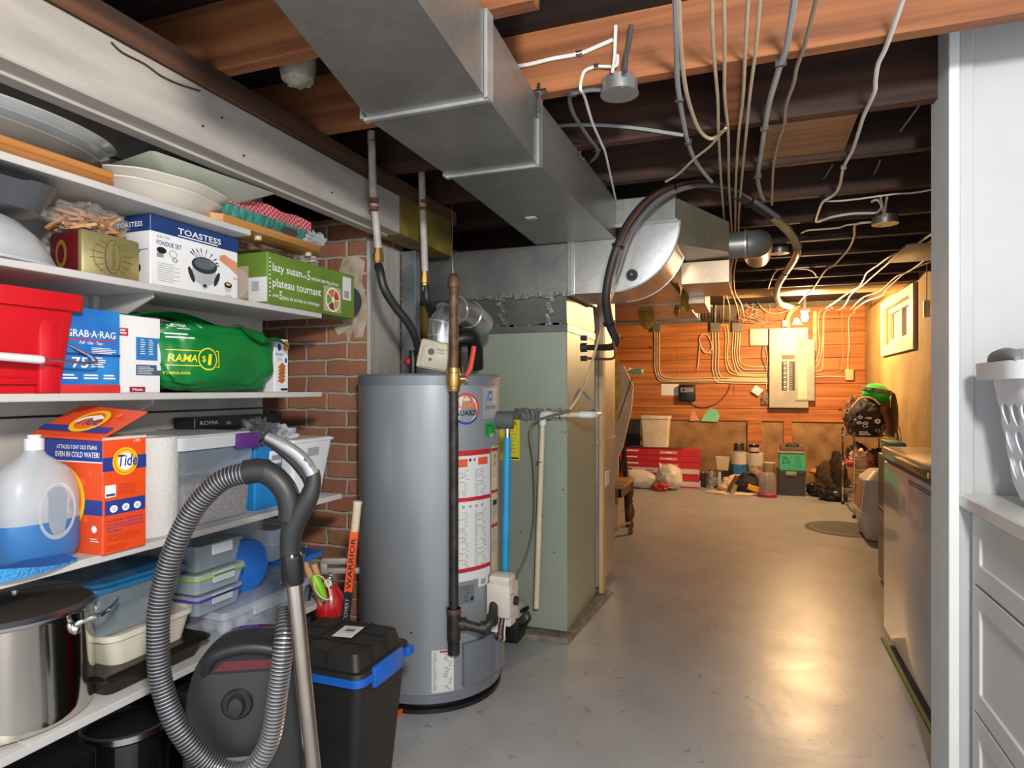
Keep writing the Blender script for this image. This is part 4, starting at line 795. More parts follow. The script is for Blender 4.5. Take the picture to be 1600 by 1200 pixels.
# green bag
t = thing('green_shopping_bag', 'bulging green plastic bag with yellow dollar store print', 'bag', (-1.60, 1.54, Z3)); gb = P('bag_green', '#0a7a36', .35, col2='#07692d', ns=5, bs=12, bd=.2)
b = B(); q = bmesh.new(); bmesh.ops.create_icosphere(q, subdivisions=5, radius=1)
for v in q.verts:
    n = v.co.normalized(); s = Vector([math.copysign(abs(a)**.55, a) for a in n])
    d_ = 1 + .10*noise.noise(n*1.8+Vector((3,1,2))) + .05*noise.noise(n*4.5) + .05*abs(noise.noise(n*3.1+Vector((7,7,1))))
    hh = .095*(1 - .25*max(0, s.y)) 
    pz = Vector((s.x*.105*d_, s.y*.235*d_, s.z*.105*d_ + .108))
    if pz.z < .001: pz.z = .001 + (pz.z)*.01 + .001
    if s.x > .3 and pz.z < .04: pz.z -= .02*(s.x-.3) if pz.x > .12 else 0
    v.co = pz
b.bm(q, gb); link('bag_body', b, t)
b = B(); b.grid(lambda u, v: (.045+.075*u+.008*math.sin(8*v), .06+.20*v, .212 - .035*u - .03*v + .012*math.sin(7*v+3*u)), 8, 16, gb); b.grid(lambda u, v: (-.06+.12*u, -.26+.36*v, .210 + .016*math.sin(5*v) + .008*math.sin(9*u)), 8, 20, gb); link('folded_top', b, t)
from mathutils.bvhtree import BVHTree
bag = t.children[0]; bvh = BVHTree.FromPolygons([v.co.copy() for v in bag.data.vertices], [tuple(p.vertices) for p in bag.data.polygons])
def drape(b, lift=.0014):
    for v in b.v:
        h = bvh.ray_cast(Vector((.5, v.y, v.z)), Vector((-1,0,0)))
        v.x = (h[0].x if h[0] else v.x) + lift
b = B(); yl = P('print_bright_yellow', '#e3d820', .45)
b.push(frame((0, -.205, .0), (0,1,0), (0,0,1)))
b.text('RAMA', .004, .088, .022, yl, w=.078, l=0, shear=.15)
for k in range(10): b.rect(.0+.0095*k, .119, .0095+.0095*k, .1215, yl, 0); b.rect(.0+.0095*k, .076, .0095+.0095*k, .0785, yl, 0)
b.ring(.118, .098, .029, .033, yl, 0); b.text('$', .099, .090, .018, yl, w=.012, l=0); b.text('1', .116, .081, .034, yl, w=.011, l=0, shear=.15)
b.rect(.155,.074,.158,.124,yl,0); b.rect(.147,.121,.158,.124,yl,0); b.rect(.147,.074,.158,.077,yl,0); b.text('rama.com', -.0, .052, .011, yl, w=.062, l=0)
b.pop(); drape(b); link('bag_print', b, t)
b = B(); b.push(frame((0, -.205, .0), (0,1,0), (0,0,1)))
b.lines(.002, .168, .075, 2, .010, wink, .4, 0); b.text('GEOTHA', .01, .186, .009, wink, w=.05, l=0, shear=.2); b.text('R', .10, .188, .010, wink, w=.010, l=0); b.rect(.008,.181,.07,.183,wink,0)
b.pop(); drape(b); link('top_print', b, t)
# cracker box
t, b, FR, FL, (w, h, d) = carton('cracker_box', 'white honey cracker box beside the green bag', -1.64, -1.57, 1.80, 1.87, Z3, Z3+.185, paperw); t.location = (-1.575, 1.825, Z3)
b.push(FR); b.disc(w*.35, h*.84, w*.13, h*.07, P('logo_royal','#1d4fa0',.5), 1); b.text('HONEY', w*.06, h*.68, h*.06, MT['logo_royal'], w=w*.62); b.lines(w*.2, h*.64, w*.6, 2, h*.03, gink, .4, 2)
bsc = P('print_biscuit', '#c47b3d', .5, col2='#9a5524', ns=50); b.disc(w*.85, h*.88, w*.2, h*.10, bsc, 1, rot=0)
for k in range(5): b.poly([(w*.22,h*(.2+.065*k)),(w*.55,h*(.16+.065*k)),(w*.80,h*(.23+.065*k)),(w*.5,h*(.30+.065*k))], bsc if k % 2 else P('print_biscuit2','#b5652d',.5), 1+k)
b.disc(w*.82, h*.60, w*.08, h*.05, MT['logo_royal'], 1); b.rect(w*.45, h*.03, w*.95, h*.07, ink, 1); b.pop(); link('carton', b, t)
# ---------------- shelf 4
def jug(name, label, x, y, half, rz):
    t = thing(name, label, 'jug', (x, y+.055, Z4), rz, 'translucent detergent jugs')
    mj = clear('jug_plastic', '#cfd4da', .55, .35); liq = P('blue_liquid', '#3f78b4', .25, alpha=.93, na=.04)
    def body(b, z0, z1, m, k=1.0):
        prof = [(0,.0),(.85,.0),(1.0,.02),(1.0,.09),(.99,.14),(.93,.17),(.78,.20),(.52,.222),(.32,.235),(.26,.245),(.26,.258)]
        pr_ = [(r*k, z) for r, z in prof if z0 <= z <= z1]; pr_.append((0, pr_[-1][1])) if z1 < .2 else None
        vs = []; n = 40; fs = []
        for r, z in pr_:
            for i in range(n):
                a = 2*math.pi*i/n; sx = math.copysign(abs(math.cos(a))**.75, math.cos(a)); sy = math.copysign(abs(math.sin(a))**.75, math.sin(a)); rr = r
                vs.append((sx*rr*(.062 if r > .4 else .062), sy*rr*(.088 if z < .2 else .088 - .026*(z-.2)/.05 if z < .25 else .062), z))
        for i in range(len(pr_)-1):
            for q in range(n): w_ = (q+1) % n; fs.append((i*n+q, i*n+w_, (i+1)*n+w_, (i+1)*n+q))
        b.add(vs, fs, m)
    b = B(); body(b, 0, 1, mj); link('bottle', b, t)
    b = B(); b.push(T(0,0,-.0005)); body(b, 0, .095, liq, 1.006); b.pop(); link('blue_liquid', b, t)
    b = B(); b.cyl((0,0,.246),(0,0,.272), .019, wht, 20); b.cyl((0,0,.268),(0,0,.280), .013, wht, 16); link('cap', b, t)
    b = B(); b.push(frame((.0628, -.01, .10), (0,1,0), (0,0,1))); b.poly([(-.002,.06),(.02,.075),(.034,.06),(.040,.0),(.034,-.04),(.012,-.045),(.0,-.02)], P('jug_grip_shadow','#8f99a3',.5), 2); b.ring(.018,.012,.036,.042,mj,3,sy=1.5) ; b.pop(); link('handle_grip', b, t)
    return t
jug('detergent_jug', 'translucent jug half full of blue detergent beside the orange box', -1.505, .92, 0, 0)
t = jug('detergent_jug', 'translucent jug cut by the left edge of the photo, with a blue label', -1.50, .67, 0, 0)
b = B(); b.push(frame((.0632, -.055, .03), (0,1,0), (0,0,1))); b.poly([(0,0),(.11,0),(.11,.08),(.09,.11),(.05,.115),(0,.10)], P('label_azure','#1f7fd0',.4), 2); b.rect(.02,.03,.1,.05,navy,3); b.lines(.03,.047,.09,2,.008,wink,.5,4); b.rect(.07,.075,.09,.078,wink,3); b.pop(); link('blue_label', b, t)
b = B(); q0 = onz(45, 888, Z4)
b.grid(lambda u, v: (-1.475+.07*u+.03*math.sin(3*v), .76+.24*v, Z4+.018 + .012*math.sin(4*v+1)*u), 8, 20, P('cloth_blue', '#1c5fae', .9, bs=80, bd=.5)); b.grid(lambda u, v: (-1.405+.03*math.sin(3*v), .76+.24*v, Z4+.001+(.017+.012*math.sin(4*v+1))*u), 3, 20, P('sponge_cyan','#3a8fd0',.9,bs=120,bd=1)); b.grid(lambda u, v: (-1.475+.07*u+.03*math.sin(3*v), .76+.24*v, Z4+.001), 2, 20, MT['cloth_blue'])
solo('blue_sponge', 'curved blue sponge cloth at the front of the detergent shelf', 'sponge', b)
# Tide box
og = P('carton_orange', '#e5501a', .42, col2='#dd4516', ns=3); oy = P('print_golden', '#f2c21c', .45); oo = P('print_orange2', '#ee6a14', .45); nb = P('print_blue2', '#243a8c', .45)
t, b, FR, FL, (w, h, d) = carton('detergent_box', 'open orange laundry detergent box with its lid tipped back', -1.605, -1.390, 1.050, 1.163, Z4, Z4+.268, og)
def bull(b, cx, cy, r, l=2, sy=1.0):
    b.disc(cx, cy, r, r*sy, oy, l); b.disc(cx, cy, r*.86, r*.86*sy, oo, l+1, 28); b.disc(cx, cy, r*.80, r*.80*sy, oy, l+2); b.disc(cx, cy, r*.62, r*.62*sy, wink, l+3)
b.push(FR); b.rect(0, h*.715, w, h*.835, nb, 1); bull(b, w*.50, h*.79, w*.29); b.text('Tide', w*.29, h*.75, h*.105, nb, w=w*.46, l=8, shear=.12); b.text('133', w*.7, h*.955, h*.022, wink, w=w*.14)
b.rect(w*.05, h*.49, w*.29, h*.595, wink, 1); b.rect(w*.07, h*.50, w*.27, h*.52, nb, 2); b.lines(w*.35, h*.59, w*.8, 6, h*.016, P('print_rust','#b03a14',.5), .25, 2)
b.rect(w*.05, h*.335, w*.97, h*.46, nb, 1)
for k in range(3): b.disc(w*(.24+.27*k), h*.385, w*.085, h*.032, wink, 2); b.rect(w*(.20+.27*k), h*.37, w*(.28+.27*k), h*.40, P('print_pale','#bcc6dd',.5), 3)
for k, s_ in enumerate(('CAUTION: MAY IRRITATE EYES.', 'Do not get in eyes. KEEP OUT OF', 'REACH OF CHILDREN. FIRST AID', 'TREATMENT.')): b.text(s_, w*.08, h*(.275-.03*k), h*.017, nb, w=w*(.84 if k < 3 else .35), l=2)
b.lines(w*.08, h*.165, w*.9, 5, h*.014, MT['print_rust'], .3, 2); b.lines(w*.05, h*.075, w*.6, 4, h*.014, MT['print_rust'], .3, 2); b.pop()
b.push(FL); b.rect(0, h*.80, d, h, nb, 1); b.text('ATTACKS 7 DAY OLD STAINS', d*.30, h*.905, h*.035, wink, w=d*.62); b.text('EVEN IN COLD WATER!', d*.28, h*.835, h*.048, wink, w=d*.68); b.rect(0, h*.79, d, h*.80, wink, 2)
b.rect(d*.6, h*.34, d, h*.47, nb, 1); b.disc(d*.36, h*.46, d*.38, h*.305, oy, 2); b.disc(d*.36, h*.46, d*.33, h*.265, oo, 3); b.disc(d*.36, h*.46, d*.24, h*.19, oy, 4); b.disc(d*.36, h*.46, d*.20, h*.15, wink, 5); b.text('Tide', d*.04, h*.37, h*.165, nb, w=d*.60, l=8, shear=.12); b.lines(d*.82, h*.14, d*.95, 2, h*.02, wink, .4, 2); b.disc(d*.88, h*.22, d*.04, h*.03, wink, 2)
for x, y, r_ in ((.15,.68,.035),(.45,.73,.03),(.7,.62,.04),(.82,.7,.025),(.75,.30,.03)): b.disc(d*x, h*y, d*r_, d*r_, oo, 1)
b.pop(); link('carton', b, t)
b = B(); cdb = P('cardboard_pale', '#cfc3b6', .7)   # raised lid
hx = (w/2, d/2, h)
b.push(Matrix.Translation((-d/2+.0, -w/2, h)) @ RX(0))
A1, A2 = Vector((.0,0,0)), Vector((d,0,0)); LL = Vector((-.03, -.005, .0)); up = Vector((.04, .10, .042))
b.pop(); p0 = Vector((-d/2-.012, -w/2-.010, h+.006)); p1 = Vector((d/2-.0, -w/2-.002, h+.0)); p2 = p1 + Vector((.012, .108, .058)); p3 = p0 + Vector((.02, .11, .066)); nrm = (p1-p0).cross(p3-p0).normalized()*.0015
b.hexa([p0-nrm, p1-nrm, p2-nrm, p3-nrm, p0+nrm, p1+nrm, p2+nrm, p3+nrm], og)
b.push(frame(p0+nrm*1.2, p1-p0, p3-p0)); b.rect(0, .018, .222, .042, nb, 1); b.disc(.125, .062, .05, .045, oy, 2); b.disc(.125, .062, .038, .034, oo, 3); b.text('Tide', .09, .045, .034, nb, w=.075, l=5, shear=.1); b.poly([(.085,.05),(.1,.075),(.14,.085),(.165,.072),(.15,.068),(.14,.060),(.125,.072),(.108,.066),(.1,.052)], wink, 7); b.disc(.04,.09,.01,.01,oo,1); b.disc(.19,.09,.009,.009,oo,1); b.pop()
b.hexa([p0+Vector((0,0,-.005)), p1+Vector((0,0,-.005)), p1+Vector((0,.002,-.005)), p0+Vector((0,.002,-.005)), p0, p1, p1+Vector((0,.002,0)), p0+Vector((0,.002,0))], og); link('raised_lid', b, t)
b = B(); b.box((d/2-.004, -w/2, h-.004), (d/2+.0005, w/2, h+.002), cdb); b.hexa([(-d/2+.006,-w/2+.006,h+.0005),(d/2-.004,-w/2+.006,h+.0005),(d/2-.004,w/2-.004,h+.0005),(-d/2+.006,w/2-.004,h+.0005),(-d/2+.006,-w/2+.006,h+.0015),(d/2-.004,-w/2+.006,h+.0015),(d/2-.004,w/2-.004,h+.0015),(-d/2+.006,w/2-.004,h+.0015)], cdb); link('torn_edge', b, t)
# paper towel
t = thing('paper_towel_roll', 'upright white paper towel roll beside the orange box', 'paper towel', (-1.492, 1.262, Z4)); pt = P('tissue', '#cfcdca', .85, na=.03, bs=120, bd=.35)
b = B(); b.lathe([(.02,.0),(.064,.0),(.066,.003),(.066,.253),(.064,.256),(.02,.256),(.02,.25)], pt, 48); link('towels', b, t); b = B(); b.lathe([(.0195,.002),(.0195,.254),(.017,.254),(.017,.002)], P('core_card','#a08a70',.8), 20); link('core', b, t)
# clear storage box with purple latch
t = thing('clear_storage_box', 'clear storage box with a purple latch, half full of brown pellets', 'storage box', (-1.575, 1.445, Z4)); cb_ = clear('clear_box', '#b9c6d2', .26, .12); ltc = clear('frosty_lid', '#d3d5d8', .72, .25)
b = B(); b.taper(0, .225, (.128,.125), (.14,.142), cb_, r=.02, seg=5, open_top='sheet', wall=.003); link('box', b, t)
b = B(); b.taper(.215, .250, (.150,.152), (.150,.152), ltc, r=.02, seg=5); b.taper(.25,.254,(.135,.135),(.132,.132), ltc, r=.02, seg=5); link('lid', b, t)
b = B(); b.box((.143,.045,.205),(.160,.135,.250), P('latch_purple','#5a2a7c',.4), .005); link('purple_latch', b, t)
b = B(); pe = P('pellets', '#8d7a70', .9, col2='#5c4c46', ns=120, bs=150, bd=1); 
b.grid(lambda u, v: (-.124+.248*u, -.12+.24*v, .125 + .02*math.sin(3*v+1) + .006*noise.noise(Vector((u*9,v*9,2)))*2), 24, 24, pe); b.taper(.003, .118, (.124,.121), (.131,.129), pe, r=.018, seg=4)
o = link('brown_pellets', b, t); o['kind'] = 'stuff'
# blue bin + contents
t = thing('blue_bin', 'blue fabric bin with a white label holder', 'bin', (-1.575, 1.66, Z4)); bb = P('bin_blue', '#0d74b5', .6)
b = B(); b.taper(0, .20, (.12,.058), (.128,.066), bb, r=.006, open_top=True, wall=.004); link('bin_body', b, t)
b = B(); b.box((.122,.0,.14),(.130,.052,.182), wht, .002); b.box((.1302,.006,.152),(.1312,.048,.168), gink); b.box((.1255,.012,.115),(.1275,.05,.13), P('note_yellow','#d8c95a',.5)); link('label_holder', b, t)
b = B(); b.box((.02,-.02,.15),(.023,.045,.225), P('cardboard','#b08350',.8)); b.v = [RY(0) @ v for v in b.v]; solo_ = link('cardboard_flap', b, t)
t = thing("black_box", "flat black boxed item lying behind the storage boxes", "box", (-1.69, 1.75, Z4+.255))
b = B(); b.box((-.045,-.20,0),(.045,.20,.035), blk, .002, 1); b.push(frame((.0452,-.20,0),(0,1,0),(0,0,1))); b.text('ROMA', .02, .012, .013, gink, w=.075); b.text('BED', .13, .010, .009, gink, w=.02); b.pop(); link('sleeve', b, t)
b = wparts(t); b.box((-1.748, 1.50, Z4+.001), (-1.705, 1.93, Z4+.254), P('grey_backing','#6a6763',.7)); link('stand', b, t)
b = B(); b.blob((-1.53, 1.70, Z4+.235), (.05,.055,.045), P('bag_grey_clear', '#5a5d62', .12, alpha=.75), 11, .25, fr=3, crease=.6); b.blob((-1.50, 1.79, Z4+.228), (.035,.035,.03), clear('cellophane2','#c4c8cc',.5,.08), 12, .3, fr=3, crease=.7, sub=3)
solo('plastic_wrap_bundle', 'crumpled grey plastic bag on top of the blue and white bins', 'bag', b)
# white bin
t = thing('white_bin', 'tapered white plastic bin with a handle slot at the end of the shelf', 'bin', (-1.565, 1.865, Z4)); 
b = B(); b.taper(0, .205, (.105,.075), (.130,.108), wht, r=.01, open_top=True, wall=.004); b.taper(.200,.208,(.135,.113),(.135,.113), wht, r=.01, open_top=True, wall=.01); link('bin_body', b, t)
b = B(); b.push(frame((.1265,-.03,.150),(0,1,0),(.12,0,1))); b.rect(0,0,.06,.028,P('slot_grey','#9ba0a4',.5),3); b.pop(); link('handle_slot', b, t)
# ---------------- shelf 5
t = thing('stock_pot', 'large polished steel stock pot with a dark lid', 'pot', (-1.583, .962, Z5)); st = P('polished_steel', '#d2cdc6', .10, 1, na=.03)
PR = .172
b = B(); b.lathe([(0,.0),(PR-.02,.0),(PR-.004,.008),(PR,.03),(PR,.235),(PR+.004,.242)], st, 72); link('pot_body', b, t)
b = B(); b.lathe([(PR+.008,.243),(PR+.009,.249),(PR-.002,.258)], steel, 72); b.lathe([(PR-.002,.258),(PR-.03,.266),(.0,.275)], P('lid_glass_dark','#352e29',.14, coat=.5), 72); b.lathe([(PR,.2425),(PR+.003,.2430)], blk, 72); link('lid', b, t)
b = B(); b.cyl((.0,.02,.27),(.0,.02,.28), .010, steel, 12); link('vent_knob', b, t)
b = B(); aa = R(38)
def pp_(a, r, z): return (r*math.cos(a), r*math.sin(a), z)
b.tube([pp_(aa-.42, PR-.002, .205), pp_(aa-.40, PR+.015, .221), pp_(aa-.22, PR+.045, .229), pp_(aa+.22, PR+.045, .229), pp_(aa+.40, PR+.015, .221), pp_(aa+.42, PR-.002, .205)], .0055, chrome, 10, sm=5)
for s_ in (-.42,.42): b.push(Matrix.Translation(pp_(aa+s_, PR+.002, .205))); b.blob((0,0,0),(.012,.012,.014), chrome, 1, 0, sub=2); b.pop()
link('handle', b, t)
# baking tray, cream tub, clear box with blue lid
b = B(); b.push(T(-1.575, 1.24, Z5+.003)); b.taper(0,.045,(.13,.135),(.145,.155), P('pan_brown','#2f2924',.3,.5), r=.02, open_top=True, wall=.003); b.taper(.042,.047,(.155,.165),(.155,.165), MT['pan_brown'], r=.022, open_top=True, wall=.012); b.pop(); solo('baking_pan', 'dark non-stick baking pan under the cream tub', 'pan', b)
cr = P('tub_cream', '#cfcab8', .4, na=.03); b = B(); b.push(T(-1.575, 1.245, Z5+.010)); b.taper(0,.118,(.105,.095),(.12,.125), cr, r=.03, seg=5, open_top=True, wall=.004); b.taper(.112,.126,(.126,.131),(.126,.131), cr, r=.034, seg=5, open_top=True, wall=.008); b.pop(); solo('cream_tub', 'cream plastic tub standing in the dark baking pan', 'tub', b)
t = thing('food_container', 'clear container with a large translucent blue lid on the cream tub', 'container', (-1.575, 1.215, Z5+.137), group=None)
b = B(); b.taper(0,.115,(.10,.12),(.118,.148), clear('smoke_clear','#9fb0bb',.35,.15), r=.05, seg=6, open_top='sheet', wall=.003); link('container', b, t)
b = B(); b.taper(.112,.122,(.125,.158),(.122,.154), P('lid_blue_trans','#22628f',.2, alpha=.9), r=.055, seg=7); b.taper(.122,.128,(.105,.135),(.10,.13), MT['lid_blue_trans'], r=.05, seg=7); link('blue_lid', b, t)
def clip(lab, x, y, z, hx, hy, h, lidc, col='#aab6c0', a=.35, nme='clip_container', lid_h=.012):
    t = thing(nme, lab, 'container', (x, y, z)); b = B(); b.taper(0, h, (hx*.9, hy*.9), (hx, hy), clear('clip_'+col[1:], col, a+.15, .15), r=.012, open_top='sheet', wall=.002); link('tub', b, t)
    b = B(); b.taper(h, h+lid_h, (hx*1.04, hy*1.04), (hx*1.03, hy*1.03), clear('cliplid_'+col[1:], col, .5, .2), r=.014); link('lid', b, t)
    if lidc: b = B(); b.taper(h-.003, h+.003, (hx*1.05, hy*1.05), (hx*1.05, hy*1.05), P('seal_'+lidc[1:], lidc, .4), r=.014); link('seal', b, t)
    b = B(); b.box((hx*.99, -hy*.4, h-.022), (hx*1.05, hy*.5, h+.008), clear('clipwing','#cdd3d8',.6,.2), .002, 1); link('clip', b, t)
    return t
t = clip('wide clear egg carrier holding white eggs on the lowest shelf', -1.565, 1.625, Z5+.001, .150, .185, .075, None, '#c3cbe0', .35, 'egg_carrier', .02)
egg = P('egg_white', '#d5d3d2', .5)
for i in range(3):
    for j in range(5):
        b = B(); b.blob((-1.475-.058*i, 1.50+.062*j, Z5+.035), (.024,.024,.03), egg, i*5+j, .0, sub=3); solo('egg', 'white egg inside the wide clear carrier on the lowest shelf', 'egg', b, group='eggs in the clear carrier')
clip('low clear container with a purple seal on the egg carrier', -1.545, 1.455, Z5+.100, .10, .085, .045, '#4b2a92', '#aebfce', .35)
clip('clear container with a lime green seal on the purple sealed one', -1.545, 1.455, Z5+.162, .105, .09, .045, '#8fae4a', '#b5c4cc', .4)
clip('clear container on top of the lime sealed one, tallest in its stack', -1.545, 1.455, Z5+.224, .10, .085, .062, None, '#8f9aa4', .4)
bl_ = P('lid_blue_solid', '#1b62b8', .3)
b = B(); M_ = Matrix.Translation((-1.52, 1.62, Z5+.175)) @ RY(90) ; b.push(M_ @ RX(18)); b.lathe([(0,0),(.085,0),(.088,.006),(.082,.012),(.0,.012)], bl_, 40); b.pop(); solo('round_blue_lid', 'round blue lid standing on edge among the clear containers', 'lid', b)
t = thing('blue_lid_tub', 'clear tub with a flat blue lid near the fire extinguisher', 'container', (-1.55, 1.81, Z5+.001)); b = B(); b.taper(0,.155,(.10,.07),(.125,.085), clear('tub_clear2','#9db0c4',.4,.15), r=.02, open_top='sheet', wall=.002); link('tub', b, t); b = B(); b.taper(.155,.170,(.138,.095),(.136,.093), bl_, r=.02); link('blue_lid', b, t)
b = B(); b.push(T(-1.56, 1.76, Z5+.175)); b.taper(0,.105,(.09,.07),(.105,.085), clear('tub_clear3','#b3bfcc',.4,.15), r=.02, open_top='sheet', wall=.002); b.taper(.055,.06,(.10,.08),(.10,.08), clear('tub_clear3','#b3bfcc',.4,.15), r=.02, open_top='sheet', wall=.002); b.pop(); solo('clear_tub', 'empty clear tub stacked on the flat blue lid', 'tub', b)
# things under the lowest shelf
t = thing('coffee_maker', 'black coffee maker with a steel band under the lowest shelf', 'coffee maker', (-1.50, 1.20, 0)); gb_ = P('gloss_black', '#121214', .15, coat=.6)
b = B(); b.lathe([(.0,.0),(.09,.0),(.095,.02),(.10,.30),(.098,.33),(.085,.335),(0,.335)], gb_, 40); link('body', b, t); b = B(); b.lathe([(.099,.335),(.105,.337),(.105,.352),(.099,.356)], steel, 40); b.lathe([(.099,.356),(.08,.368),(0,.37)], gb_, 40); link('steel_band', b, t)
b = B()
for k in range(5):
    for j in range(3): a = -1.15 + .25*k; b.push(frame((.1012*math.cos(a), .1012*math.sin(a), .24 - .03*j), (-math.sin(a), math.cos(a), 0), (0,0,1))); b.rect(0,0,.014+.004*(k % 2),.003,gink,1); b.pop() if True else 0
b.push(frame((.1,-.02,.285),(0,1,0),(0,0,1))); b.pop(); link('panel_marks', b, t)
b = B(); b.push(T(-1.52, 1.44, 0)); b.taper(0,.38,(.10,.11),(.115,.125), P('bin_dark_gloss','#1b1c20',.3,coat=.3), r=.03, seg=5, open_top=True, wall=.004); b.taper(.37,.385,(.12,.13),(.12,.13), blk, r=.03, seg=5, open_top=True, wall=.008); b.pop(); solo('waste_bin', 'black waste bin under the lowest shelf behind the vacuum hose', 'bin', b)
b = B(); b.push(T(-1.54, .93, 0)); b.taper(0,.37,(.13,.13),(.13,.13), gb_, r=.02); b.pop(); solo('appliance', 'dark glossy kitchen appliance under the stock pot shelf', 'appliance', b)
# ------------------------------------------------------------------ black tote with blue clips
t = thing('storage_tote', 'black storage tote with a ribbed lid and blue clips on the floor by the heater', 'storage tote', (-1.19, 1.665, 0)); tb = P('tote_black', '#242323', .5, bs=80, bd=.1); tblu = P('clip_blue', '#1e63c4', .35)
b = B(); b.taper(0,.375,(.135,.11),(.168,.138), tb, r=.03, seg=5, open_top=True, wall=.004); link('tub', b, t)
b = B(); b.taper(.365,.388,(.178,.148),(.178,.148), tblu, r=.035, seg=6); link('blue_rim', b, t)
b = B(); b.taper(.388,.400,(.176,.146),(.174,.144), tb, r=.034, seg=6); b.taper(.400,.445,(.155,.126),(.143,.114), tb, r=.02, seg=5); 
for x in (-.05,.05): b.box((x-.003,-.115,.4455),(x+.003,.115,.449), tb); b.box((x-.003,-.127,.40),(x+.003,-.113,.449), tb)
for y in (-.04,.04): b.box((-.145,y-.003,.4455),(.145,y+.003,.449), tb); b.box((.142,y-.003,.40),(.155,y+.003,.449), tb)
link('lid', b, t)
b = B(); b.push(T(.02,.02,.4495)); b.push(RZ(8)); b.rect(-.03,-.045,.035,.045, paperw, 1); b.lines(-.025,.04,.03,5,.012,gink,.2,2); b.rect(-.01,.0,.02,.02,P('label_leaf','#4f9a4c',.5),2); b.pop(); b.pop(); link('lid_label', b, t)
for y0_, y1_ in ((-.085, .075),): b = B(); b.box((.172,y0_,.345),(.188,y1_,.405), tblu, .005); link('blue_clip', b, t)
b = B(); b.box((.172,.10,.362),(.190,.138,.392), tblu, .005); link('blue_tab', b, t)
# ------------------------------------------------------------------ vacuum cleaner
t = thing('vacuum_cleaner', 'dark canister vacuum cleaner standing on end with a ribbed hose and steel wand', 'vacuum cleaner', (-1.155, 1.27, 0), 30); vb = P('vac_black', '#232426', .48); vr = P('vac_red', '#6e0f1c', .25, coat=.5)
def outline(w, h, n=24, top=.6, bot=.9):
    o = []; 
    for k in range(n+1): a = math.pi*k/n; o.append((w*math.copysign(abs(math.cos(a))**top, math.cos(a)), h*.5 + h*.5*abs(math.sin(a))**top))
    for k in range(1, n): a = math.pi + math.pi*k/n; o.append((w*math.copysign(abs(math.cos(a))**(.4), math.cos(a)), h*.06 - h*.06*abs(math.sin(a))**.5))
    return o
def loft(b, rings, m):   # rings: list of (outline2d, y)
    n = len(rings[0][0]); vs = [(x, y, z) for o, y in rings for x, z in o]; fs = [tuple(range(n))] + [(j*n+i, (j+1)*n+i, (j+1)*n+(i+1) % n, j*n+(i+1) % n) for j in range(len(rings)-1) for i in range(n)] + [tuple(reversed([(len(rings)-1)*n+i for i in range(n)]))]
    b.add(vs, fs, m)
def sc(o, k, cx=0, cz=.3): return [((x-cx)*k+cx, (z-cz)*k+cz) for x, z in o]
O = outline(.137, .61)
b = B(); loft(b, [(sc(O,.90), -.112), (sc(O,.965), -.105), (O, -.085), (O, -.03), (sc(O,.99), .0)], vb); link('underside_shell', b, t)
b = B(); loft(b, [(sc(O,.985), -.001), (sc(O,.975), .04), (sc(O,.90), .085), (sc(O,.72), .12), (sc(O,.40), .135)], vr); link('red_body', b, t)
b = B(); b.push(frame((-.012,-.1125,.475),(1,0,0),(0,0,1))); b.lathe([(.034,0),(.035,.004),(.031,.008),(.0,.009)], blk, 32); b.push(T(0,0,.009)); b.lathe([(.027,0),(.02,.012),(0,.014)], vb, 24, sx=.75); b.pop(); b.disc(0,-.018,.007,.010,dk,22); b.pop(); link('castor_wheel', b, t)
b = B(); b.push(frame((0,-.1055,.0),(1,0,0),(0,0,1))); sl = []
for k in range(15): a = math.pi*k/14; sl.append((.012+.088*math.cos(a), .545+.045*math.sin(a)))
b.poly(sl, P('recess_dark','#121214',.6), 14); b.poly([(-.065,.552),(.09,.552),(.07,.572),(-.04,.574)], P('recess_red','#5a1620',.4), 16); b.pop(); link('carry_recess', b, t); b = B(); b.push(frame((0,-.1055,.0),(1,0,0),(0,0,1))); b.push(RZ(0)); b.rect(.02,.520,.068,.537,P('silver_label','#8d8d8f',.4,.3),2); b.pop(); b.rect(-.045,.335,.02,.352,P('silver_label','#8d8d8f',.4,.3),16); b.pop(); link('silver_label', b, t)
b = B(); b.tube([(-.085,-.10,.545),(-.06,-.118,.59),(.01,-.122,.607),(.08,-.118,.59),(.105,-.10,.545)], .014, vb, 12, sm=6); link('carry_handle', b, t)
Mi = (Matrix.Translation(t.location) @ RZ(30)).inverted()
def vp(): b = B(); b.push(Mi); return b
D1 = 1.40
hb = P('hose_valley', '#2a2a2c', .5); hs_ = P('hose_ridge', '#b9b9bd', .3, .8)
def ribbed(b, pts, r):
    pts = smoothpath(pts, 40); L_ = sum((pts[i+1]-pts[i]).length for i in range(len(pts)-1)); N_ = int(L_/.0078); out = []; acc = 0; i = 0; seg = 0
    N_ = N_*2; step = L_/(N_*2)
    cum = [0]
    for k in range(len(pts)-1): cum.append(cum[-1]+(pts[k+1]-pts[k]).length)
    for k in range(N_*2+1):
        s = min(k*step, cum[-1]-1e-6)
        while cum[i+1] < s: i += 1
        out.append(pts[i].lerp(pts[i+1], (s-cum[i])/max(cum[i+1]-cum[i], 1e-9)))
    b.tube(out, lambda t_: r if int(round(t_*N_*2)) % 4 < 2 else r*.90, [hs_, hs_, hb, hb], 16)
b = vp()
ribbed(b, [onD(388,738,D1), onD(345,752,D1), onD(300,800,D1), onD(268,870,D1), onD(251,935,D1), onD(247,1000,D1), onD(253,1070,D1), onD(280,1140,D1), onD(330,1195,D1+.02), onD(385,1205,D1+.03), onD(420,1160,D1+.04), onD(434,1080,D1+.05), onD(444,1000,D1+.07), onD(449,955,D1+.12)], .0235)
link('ribbed_hose', b, t)
